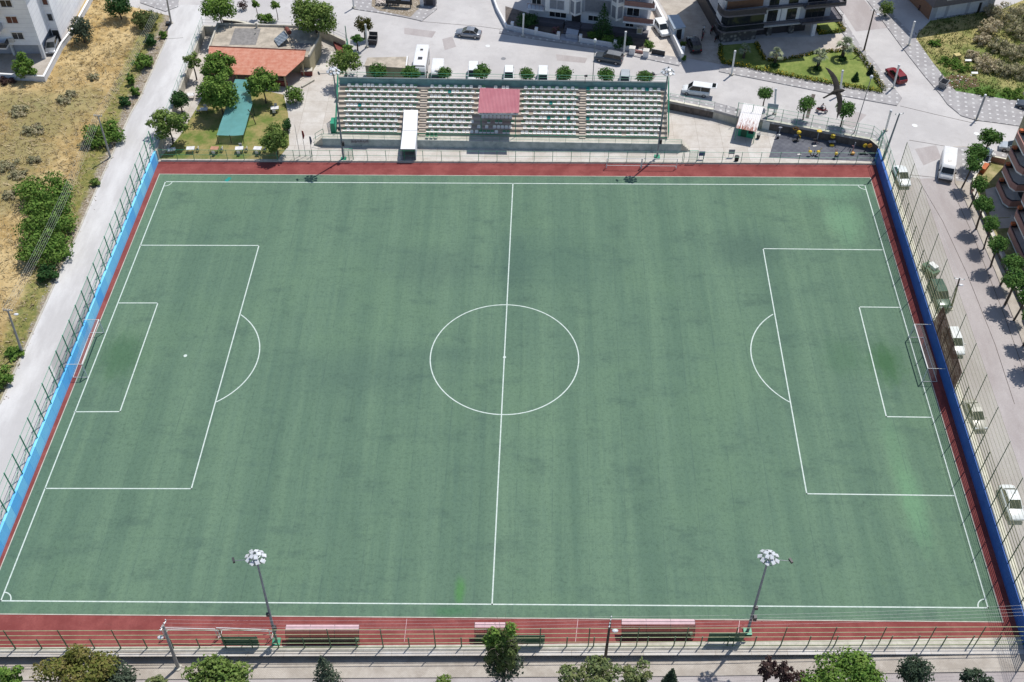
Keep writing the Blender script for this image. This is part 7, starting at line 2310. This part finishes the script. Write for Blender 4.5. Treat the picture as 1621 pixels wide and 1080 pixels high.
# ------------------------------------------------------------------ ground cover that nobody could count
rg = random.Random(21)
def inside(p, poly):
    c = False
    for i in range(len(poly)):
        a, b = poly[i - 1], poly[i]
        if (a[1] > p[1]) != (b[1] > p[1]) and p[0] < (b[0] - a[0]) * (p[1] - a[1]) / (b[1] - a[1]) + a[0]:
            c = not c
    return c
m = MB(); cnt = 0
while cnt < 9500:
    x, y = rg.uniform(-96, -57), rg.uniform(-14, 84)
    if not inside((x, y), fe) or (x < -73 and y > 57.5): continue
    edge = x > -60.2
    if edge and rg.random() < .75: continue
    cnt += 1
    s = rg.uniform(.22, .62)
    lean = rg.gauss(-.4, .5), rg.gauss(-.2, .5)
    for k in range(4):
        a = rg.random() * 6.28; w = .06 * s / .4
        bx_, by_ = x + rg.gauss(0, .18), y + rg.gauss(0, .18)
        o = len(m.v)
        m.v += [(bx_ - w * cos(a), by_ - w * sin(a), ZS), (bx_ + w * cos(a), by_ + w * sin(a), ZS), (bx_ + (lean[0] + rg.gauss(0, .4)) * s, by_ + (lean[1] + rg.gauss(0, .4)) * s, ZS + s * rg.uniform(.5, 1))]
        m.f.append((o, o + 1, o + 2))
m.build('dry_grass', 'straw_blade', kind='stuff')
m = MB(); cnt = 0
while cnt < 2600:
    x, y = rg.uniform(66, 92), rg.uniform(44, 82)
    if not inside((x, y), LOT): continue
    cnt += 1
    s = rg.uniform(.2, .6)
    for k in range(4):
        a = rg.random() * 6.28; w = .07
        bx_, by_ = x + rg.gauss(0, .2), y + rg.gauss(0, .2); o = len(m.v)
        m.v += [(bx_ - w * cos(a), by_ - w * sin(a), ZS), (bx_ + w * cos(a), by_ + w * sin(a), ZS), (bx_ + rg.gauss(0, .5) * s, by_ + rg.gauss(0, .5) * s, ZS + s * rg.uniform(.5, 1))]
        m.f.append((o, o + 1, o + 2))
m.build('weeds', 'weed_blade', kind='stuff')
m = MB()
for i in range(420):
    y = rg.uniform(-10, 76); x = -58.7 + rg.gauss(0, .4) - (.0 if y > 20 else .5)
    s = rg.uniform(.04, .12)
    m.ell((x, y, ZS + s * .4), s, s * rg.uniform(.6, 1), s * .6, 6, 4)
m.build('gravel', 'stone_light', kind='stuff')
m = MB()
for i in range(900):
    p = U(rg.uniform(596, 632), rg.uniform(-4, 9), ZS + .15); s = rg.uniform(.08, .24)
    m.box(p.x, p.y, ZS + .2 + rg.random() * .5 * (1 - abs(p.y - 82) / 8), s * 2, s, s * .8, rg.random() * 3)
m.build('rubble', 'stone_light', kind='stuff')
p = U(1519, 131, ZS); m = MB()
for i in range(420):
    a = rg.random() * 6.28; q = sqrt(rg.random())
    x, y = p.x + 3.2 * q * cos(a) + .0, p.y + 1.9 * q * sin(a); z = ZS + .12 + (1 - q) * .7 * rg.random()
    d = rg.random() * 6.28; l = rg.uniform(.25, .7)
    m.tube([(x, y, z), (x + l * cos(d), y + l * sin(d), z + rg.uniform(-.08, .2))], .03, 4, .012)
tag(recentre(m.build('brush_heap', 'dry_stick')), 'heap of dry brown brushwood and rubble at the pavement corner', 'brushwood')
m = MB()
for i in range(30):
    a = rg.random() * 6.28; q = rg.random(); s = rg.uniform(.05, .14)
    m.box(p.x + 3.4 * q * cos(a), p.y + 2.1 * q * sin(a), ZS + .15 + .3 * rg.random(), s * 2, s * 1.4, s * .7, rg.random() * 3)
m.build('litter', 'off_white', kind='stuff')
# ------------------------------------------------------------------ poles, wires and street furniture
def pole_px(name, label, foot, head, h, z0, r0, r1, mat, cat='utility pole', group=None, arms=None, lamp=None):
    f = U(foot[0], foot[1], z0); hd = U(head[0], head[1], z0 + h)
    t = thing(name, label, cat, tuple(f), 0, group)
    MB().tube([f - Vector((0, 0, .1)), f + (hd - f) * .5, hd], r0, 8, r1).build('shaft', mat, t)
    MB().cyl((f.x, f.y, z0), r0 * 2.2, .14, 8).build('foot', 'stained_concrete', t)
    return t, f, hd
def insul(t, hd, n, dirv, side='wire_metal'):
    d = Vector(dirv).normalized()
    m = MB(); m.tube([hd - d * .6 + Vector((0, 0, -.1)), hd + d * .6 + Vector((0, 0, -.1))], .05, 5); m.build('crossarm', 'galvanised', t)
    pts = []
    m = MB()
    for i in range(n):
        q = hd + d * (-.55 + 1.1 * i / (n - 1)); m.cyl((q.x, q.y, q.z - .06), .05, .2, 7); pts.append(q + Vector((0, 0, .1)))
    m.build('insulators', 'lamp_white', t); return pts
def streetlight(t, hd, off, zz):
    m = MB(); e = hd + Vector((off[0], off[1], zz)); m.tube([hd + Vector((0, 0, zz - .2)), e], .035, 5); m.build('lamp_arm', 'galvanised', t)
    m = MB(); m.ell((e.x, e.y, e.z), .32, .2, .1, 10, 5); m.build('lamp_head', 'lamp_white', t, smooth=True)
GP = 'utility poles carrying wires'
t, f, L1 = pole_px('utility_pole', 'leaning concrete pole at the broad green bush on the field edge', (175, 250), (155, 183), 7.5, ZS, .16, .10, 'concrete_pole', group=GP); wa = insul(t, L1, 5, (1, -.1, 0))
t, f, L2 = pole_px('utility_pole', 'leaning concrete pole on the lower field edge beside the lane', (35, 558), (12, 491), 7.2, ZS, .17, .11, 'concrete_pole', group=GP); wb = insul(t, L2, 5, (1, -.1, 0)); streetlight(t, L2, (.9, -.2, 0), -.5)
t, f, L3 = pole_px('utility_pole', 'grey pole at the top of the lane with a dark box at its foot', (271, 37), (262, -12), 7.5, ZS, .17, .11, 'concrete_pole', group=GP); wc = insul(t, L3, 5, (1, .1, 0))
m = MB(); m.box(f.x - .35, f.y - .5, ZS + .25, .7, .7, .5); m.build('foot_box', 'dark_metal', t)
t, f, R1 = pole_px('utility_pole', 'concrete pole at the lower left with a round white lamp', (282, 1057), (258, 990), 8.0, -.95, .19, .12, 'concrete_pole', group=GP); we = insul(t, R1, 4, (.25, 1, 0)); streetlight(t, R1, (-.45, -.5, 0), -1.4)
t, f, R2 = pole_px('utility_pole', 'dark leaning pole with a white lamp at the bottom centre', (957, 1049), (966, 985), 7.9, -.75, .17, .11, 'trunk', group=GP); wf = insul(t, R2, 4, (.25, 1, 0)); streetlight(t, R2, (.5, -.4, 0), -.9)
t, f, Q1 = pole_px('utility_pole', 'grey pole at the gym corner beside the street', (1397, 256), (1424, 180), 8.4, ZS, .17, .10, 'grey_pole', group=GP); wg = insul(t, Q1, 3, (1, .2, 0))
t, f, Q2 = pole_px('utility_pole', 'dark pole standing in the road behind the dark green off road car', (1505, 490), (1519, 441), 5.6, ZS, .14, .09, 'trunk', group=GP); wh_ = insul(t, Q2, 3, (1, -.2, 0)); streetlight(t, Q2, (.5, .0, 0), -1.1)
t, f, Q3 = pole_px('utility_pole', 'tall dark pole with lamps on the palm garden pavement', (1367.5, 80.5), (1384, 15), 7.5, ZS, .15, .10, 'trunk', group=GP); wi = insul(t, Q3, 3, (1, .3, 0)); streetlight(t, Q3, (.6, -.5, 0), -.6)
def wires(A, B, group, label, sag=.5, r=.009):
    for i, (a, b) in enumerate(zip(A, B)):
        pts = []
        for k in range(13):
            s = k / 12; q = a + (b - a) * s; pts.append((q.x, q.y, q.z - sag * 4 * s * (1 - s)))
        m = MB(); m.tube(pts, r, 4)
        o = m.build('overhead_wire', 'wire_metal'); recentre(o); tag(o, label, 'wire', group)
far_n = [p + (wc[i] - wa[i]) * 1.0 for i, p in enumerate(wc)]
wires(wa, wb, 'wires over the dry field', 'thin overhead wire between the two leaning field poles', .9)
wires(wc, wa, 'wires along the top of the lane', 'thin overhead wire from the top of the lane to the field pole', .7)
wires(we, wf, 'wires over the near track', 'thin wire strung between the two poles at the bottom', .45, .007)
wires(wf, [p + Vector((45, 1.6, .6)) for p in wf], 'wires at the lower right', 'thin wire leaving the bottom centre pole towards the right', .6, .007)
wires(wg[1:2], wh_[1:2], 'wires over the right road', 'single dark wire along the right road', .4, .012)
LP = 'short white lamp posts'
for foot, head, lab in (((581, 74), (578.5, 41), 'white lamp post by the brownish green tree'), ((827.5, 57), (829, 24), 'white lamp post left of the apartment entrance'), ((987, 87), (990.5, 52.5), 'white lamp post behind the dark estate car'),
                        ((1158, 118), (1163.5, 83), 'white lamp post at the left end of the yellow hedge'), ((1329.5, 150.5), (1333.7, 114), 'white lamp post on the pavement beside the bird'), ((1414, 139), (1422.8, 105), 'white lamp post standing beside the red hatchback'),
                        ((1438.5, 71.5), (1447.5, 36.6), 'white lamp post at the top of the weedy lot pavement'), ((1402, 206), (1410, 177), 'white lamp post beside the gym corner pole'), ((1545.5, 189), (1559.4, 152.5), 'grey lamp post on the wide dotted pavement'), ((1226, 180), (1228, 143), 'white lamp post behind the kiosk street tree'), ((560, 12), (556, -22), 'white lamp post at the upper left of the building site')):
    h = 4.1
    t, f, hd = pole_px('lamp_post', lab, foot, head, h, ZS + .1, .15, .15, 'white_paint' if 'grey' not in lab else 'grey_pole', 'lamp post', LP)
    MB().cyl((hd.x, hd.y, hd.z + .004), .19, .28, 10, .17).build('lamp_head', 'lamp_white', t)
for foot, head, h, lab in (((938, 131), (942, 66), 7.4, 'tall thin lamp post rising behind the stand'), ((1352, 211), (1379, 124), 9.6, 'tall thin lamp post between the gym fence and the yellow hedge')):
    t, f, hd = pole_px('lamp_post', lab, foot, head, h, ZS, .07, .05, 'galvanised', 'lamp post')
    MB().ell((hd.x, hd.y, hd.z + .2), .26, .26, .32, 10, 6).build('lamp_globe', 'lamp_white', t, smooth=True)
p = U(925, 130, ZS)
t = thing('traffic_camera', 'small dark loudspeaker post on the rear wall of the stand', 'loudspeaker', (p.x, 51.6, 6.5))
q = U(926, 133, 6.5)
MB().tube([(q.x, q.y + .1, 6.5), (q.x, q.y + .1, 8.0)], .04, 5).build('post', 'dark_metal', t)
MB().cyl((q.x - .2, q.y, 7.9), .08, .5, 8, .2, axis='X').build('horn', 'dark_metal', t)
t.name = 'loudspeaker_post'
def dumpster(label, u, v, rz, mat):
    p = U(u, v, ZS + .02)
    t = thing('dumpster', label, 'dumpster', tuple(p), rz)
    m = MB(); o = [[(-.62, -.45, .22), (.62, -.45, .22), (.62, .45, .22), (-.62, .45, .22)], [(-.75, -.58, 1.2), (.75, -.58, 1.2), (.75, .58, 1.2), (-.75, .58, 1.2)], [(-.69, -.52, 1.2), (.69, -.52, 1.2), (.69, .52, 1.2), (-.69, .52, 1.2)], [(-.58, -.4, .4), (.58, -.4, .4), (.58, .4, .4), (-.58, .4, .4)]]
    m.loft(o); m.build('tub', mat, t, local=True)
    for x in (-.5, .5):
        for y in (-.36, .30): MB().cyl((x, y, .11), .11, .06, 8, axis='Y').build('castor', 'black_rubber', t, local=True)
    m = MB(); m.tube([(-.78, -.62, 1.15), (.78, -.62, 1.15)], .035, 5); m.build('handle_bar', 'galvanised', t, local=True)
    m = MB(); m.add([(-.7, .6, 1.22), (.7, .6, 1.22), (.7, .75, 1.85), (-.7, .75, 1.85), (-.7, .66, 1.2), (.7, .66, 1.2), (.7, .81, 1.84), (-.7, .81, 1.84)], [(0, 1, 2, 3), (7, 6, 5, 4), (3, 2, 6, 7), (0, 3, 7, 4), (1, 5, 6, 2)]); m.build('lid', mat, t, local=True)
dumpster('grey open dumpster on the pavement beside the brushwood heap', 1491.5, 139, .9, 'bin_grey')
dumpster('dark open dumpster in the street beside the brownish green tree', 591, 70, -.1, 'facade_dark')
p = U(1514, 92, ZS); tag(recentre(MB().box(p.x, p.y, ZS + .35, 1.0, .8, .7, .3).build('crate', 'crate_yellow')), 'pale yellow crate dumped among the weeds', 'crate')
for u, v, lab in ((1531, 99, 'white rag lying in the weeds right of the yellow crate'), (1541, 119, 'white plank lying in the weeds above the rubble heap')):
    p = U(u, v, ZS); m = MB(); m.loft([[(p.x - .5, p.y - .2, ZS + .35), (p.x + .5, p.y - .3, ZS + .4), (p.x + .55, p.y + .1, ZS + .5), (p.x - .4, p.y + .2, ZS + .42)], [(p.x - .5, p.y - .2, ZS + .41), (p.x + .5, p.y - .3, ZS + .46), (p.x + .55, p.y + .1, ZS + .56), (p.x - .4, p.y + .2, ZS + .48)]])
    tag(recentre(m.build('litter_sheet', 'white_paint')), lab, 'litter')
p = U(1554, 262, ZS + .6)
tag(recentre(MB().wall([tuple(U(1556, 267, ZS + .9)[:2]), tuple(U(1563, 258, ZS + .9)[:2])], .7, ZS, ZS + .9).build('planter_box', 'pot_orange')), 'orange planter box on the salmon garden wall corner', 'planter')

# ------------------------------------------------------------------ outdoor gym
GG = 'yellow outdoor gym machines'
def gym(u, v, label):
    p = U(u, v, .014); return thing('gym_machine', label, 'gym machine', tuple(p), 0, GG), p
def part(t, nm, mat, f, smooth=False):
    m = MB(); f(m); return m.build(nm, mat, t, local=True, smooth=smooth)
t, p = gym(1262, 222, 'yellow gym machine with a leaning dark post, left of the gym')
part(t, 'column', 'dark_metal', lambda m: m.tube([(0, 0, 0), (0, 0, 1.3)], .09, 8)); part(t, 'hood', 'yellow_paint', lambda m: m.ell((0, 0, 1.45), .35, .3, .3, 10, 6), True); part(t, 'foot_plate', 'dark_metal', lambda m: m.box(-.3, -.2, .06, .9, .5, .12)); part(t, 'arm', 'yellow_paint', lambda m: m.tube([(0, 0, 1.0), (.35, -.1, .7), (.3, -.1, .25)], .06, 6))
t, p = gym(1259, 214, 'orange and pink gym machine with curved arms close to the dark wall')
part(t, 'column', 'pink_paint', lambda m: m.tube([(.3, 0, 0), (.3, 0, 1.5)], .08, 8)); part(t, 'curved_arm', 'orange_paint', lambda m: m.tube([(.3, 0, 1.2), (-.2, 0, 1.5), (-.55, 0, 1.25), (-.35, 0, 1.0), (.1, 0, 1.05)], .09, 8)); part(t, 'foot_plate', 'gym_grey', lambda m: m.box(.2, 0, .05, .8, .6, .1))
t, p = gym(1291, 226, 'gym machine with one yellow disc above a dark seat')
part(t, 'column', 'gym_grey', lambda m: m.tube([(.2, .2, 0), (.2, .25, 1.9)], .07, 8)); part(t, 'disc', 'yellow_paint', lambda m: m.ell((.25, .25, 1.95), .42, .36, .12, 14, 6), True); part(t, 'seat', 'dark_metal', lambda m: m.box(-.1, 0, .5, .6, .5, .1)); part(t, 'legs', 'pink_paint', lambda m: (m.tube([(-.3, -.2, 0), (0, 0, .45)], .04, 6), m.tube([(.3, -.2, 0), (0, 0, .45)], .04, 6)))
t, p = gym(1316, 229, 'gym machine with stacked yellow discs and a grey bench')
part(t, 'column', 'dark_metal', lambda m: m.tube([(0, .2, 0), (0, .2, 1.5)], .08, 8)); part(t, 'disc', 'yellow_paint', lambda m: (m.ell((0, .2, 1.6), .34, .3, .1, 12, 6), m.ell((0, .2, 1.25), .38, .34, .1, 12, 6)), True); part(t, 'bench', 'gym_grey', lambda m: m.box(0, -.05, .6, 1.0, .45, .14)); part(t, 'foot', 'yellow_paint', lambda m: m.box(0, -.3, .1, .6, .4, .2))
t, p = gym(1348, 244, 'tall pink and grey gym machine with an orange foot, by the far fence')
part(t, 'column', 'gym_grey', lambda m: m.tube([(.1, .2, 0), (.25, .3, 1.9)], .07, 8)); part(t, 'arm', 'pink_paint', lambda m: (m.tube([(.1, .2, .2), (.1, .2, 1.3), (-.2, .2, 1.4)], .06, 6),)); part(t, 'handle', 'dark_metal', lambda m: m.tube([(-.35, 0, .9), (-.35, 0, .2)], .07, 6)); part(t, 'foot', 'orange_paint', lambda m: m.ell((.1, -.1, .25), .35, .28, .22, 10, 6), True)
t, p = gym(1367, 243, 'gym machine with two orange yellow discs side by side at the right')
part(t, 'column', 'dark_metal', lambda m: m.tube([(.1, 0, 0), (.15, .1, 1.3)], .08, 8)); part(t, 'disc', 'yellow_paint', lambda m: m.cyl((-.02, .1, 1.3), .33, .1, 14, axis='Y'))
part(t, 'disc', 'orange_paint', lambda m: m.cyl((.68, .1, 1.3), .33, .1, 14, axis='Y')); part(t, 'crossbar', 'dark_metal', lambda m: m.tube([(-.1, .22, 1.3), (.75, .22, 1.3)], .04, 6)); part(t, 'foot_plate', 'dark_metal', lambda m: m.box(-.15, -.1, .08, .9, .4, .16))
t, p = gym(1287, 247, 'two seat yellow gym machine by the far fence')
part(t, 'seat', 'yellow_paint', lambda m: m.ell((-.55, 0, .75), .3, .28, .25, 10, 6), True); part(t, 'seat', 'yellow_paint', lambda m: m.ell((.65, 0, .75), .3, .28, .25, 10, 6), True); part(t, 'frame', 'dark_metal', lambda m: (m.tube([(-.55, 0, .5), (-.3, 0, .1), (.4, 0, .1), (.65, 0, .5)], .07, 6), m.tube([(.05, 0, .1), (.05, 0, 1.0)], .06, 6))); part(t, 'handle', 'yellow_paint', lambda m: (m.tube([(-.75, .1, .9), (-.85, .1, 1.5)], .04, 6), m.tube([(.85, .1, .9), (1.05, .1, 1.4)], .04, 6)))
t, p = gym(1321, 251, 'small yellow gym machine with a pink handle by the far fence')
part(t, 'column', 'dark_metal', lambda m: m.tube([(-.1, -.1, 0), (.1, .1, .7)], .1, 7)); part(t, 'hood', 'yellow_paint', lambda m: m.ell((.1, .1, .85), .27, .27, .25, 10, 6), True); part(t, 'handle', 'pink_paint', lambda m: (m.tube([(.05, .2, 1.0), (-.15, .3, 1.5)], .05, 6), m.tube([(.1, .2, 1.0), (.2, .3, 1.5)], .05, 6)))
t, p = gym(1231.5, 218, 'grey and white gym machine at the left corner of the dark floor')
part(t, 'column', 'gym_grey', lambda m: m.tube([(0, 0, 0), (.1, .1, 1.7)], .06, 8)); part(t, 'step', 'white_paint', lambda m: m.ell((.05, -.05, .55), .25, .2, .08, 10, 5)); part(t, 'top_wheel', 'gym_grey', lambda m: m.ell((.1, .15, 1.75), .3, .14, .1, 12, 6)); part(t, 'foot', 'dark_metal', lambda m: m.cyl((-.05, -.15, 0), .2, .16, 10))
for u, v, lab in ((1265, 245, 'white plate lying on the dark gym floor by the fence'), (1289.5, 231.5, 'white plate lying in the middle of the dark gym floor')):
    p = U(u, v, .014); tag(recentre(MB().box(p.x, p.y, .05, .55, .3, .07, .2).build('floor_plate', 'off_white')), lab, 'plate')
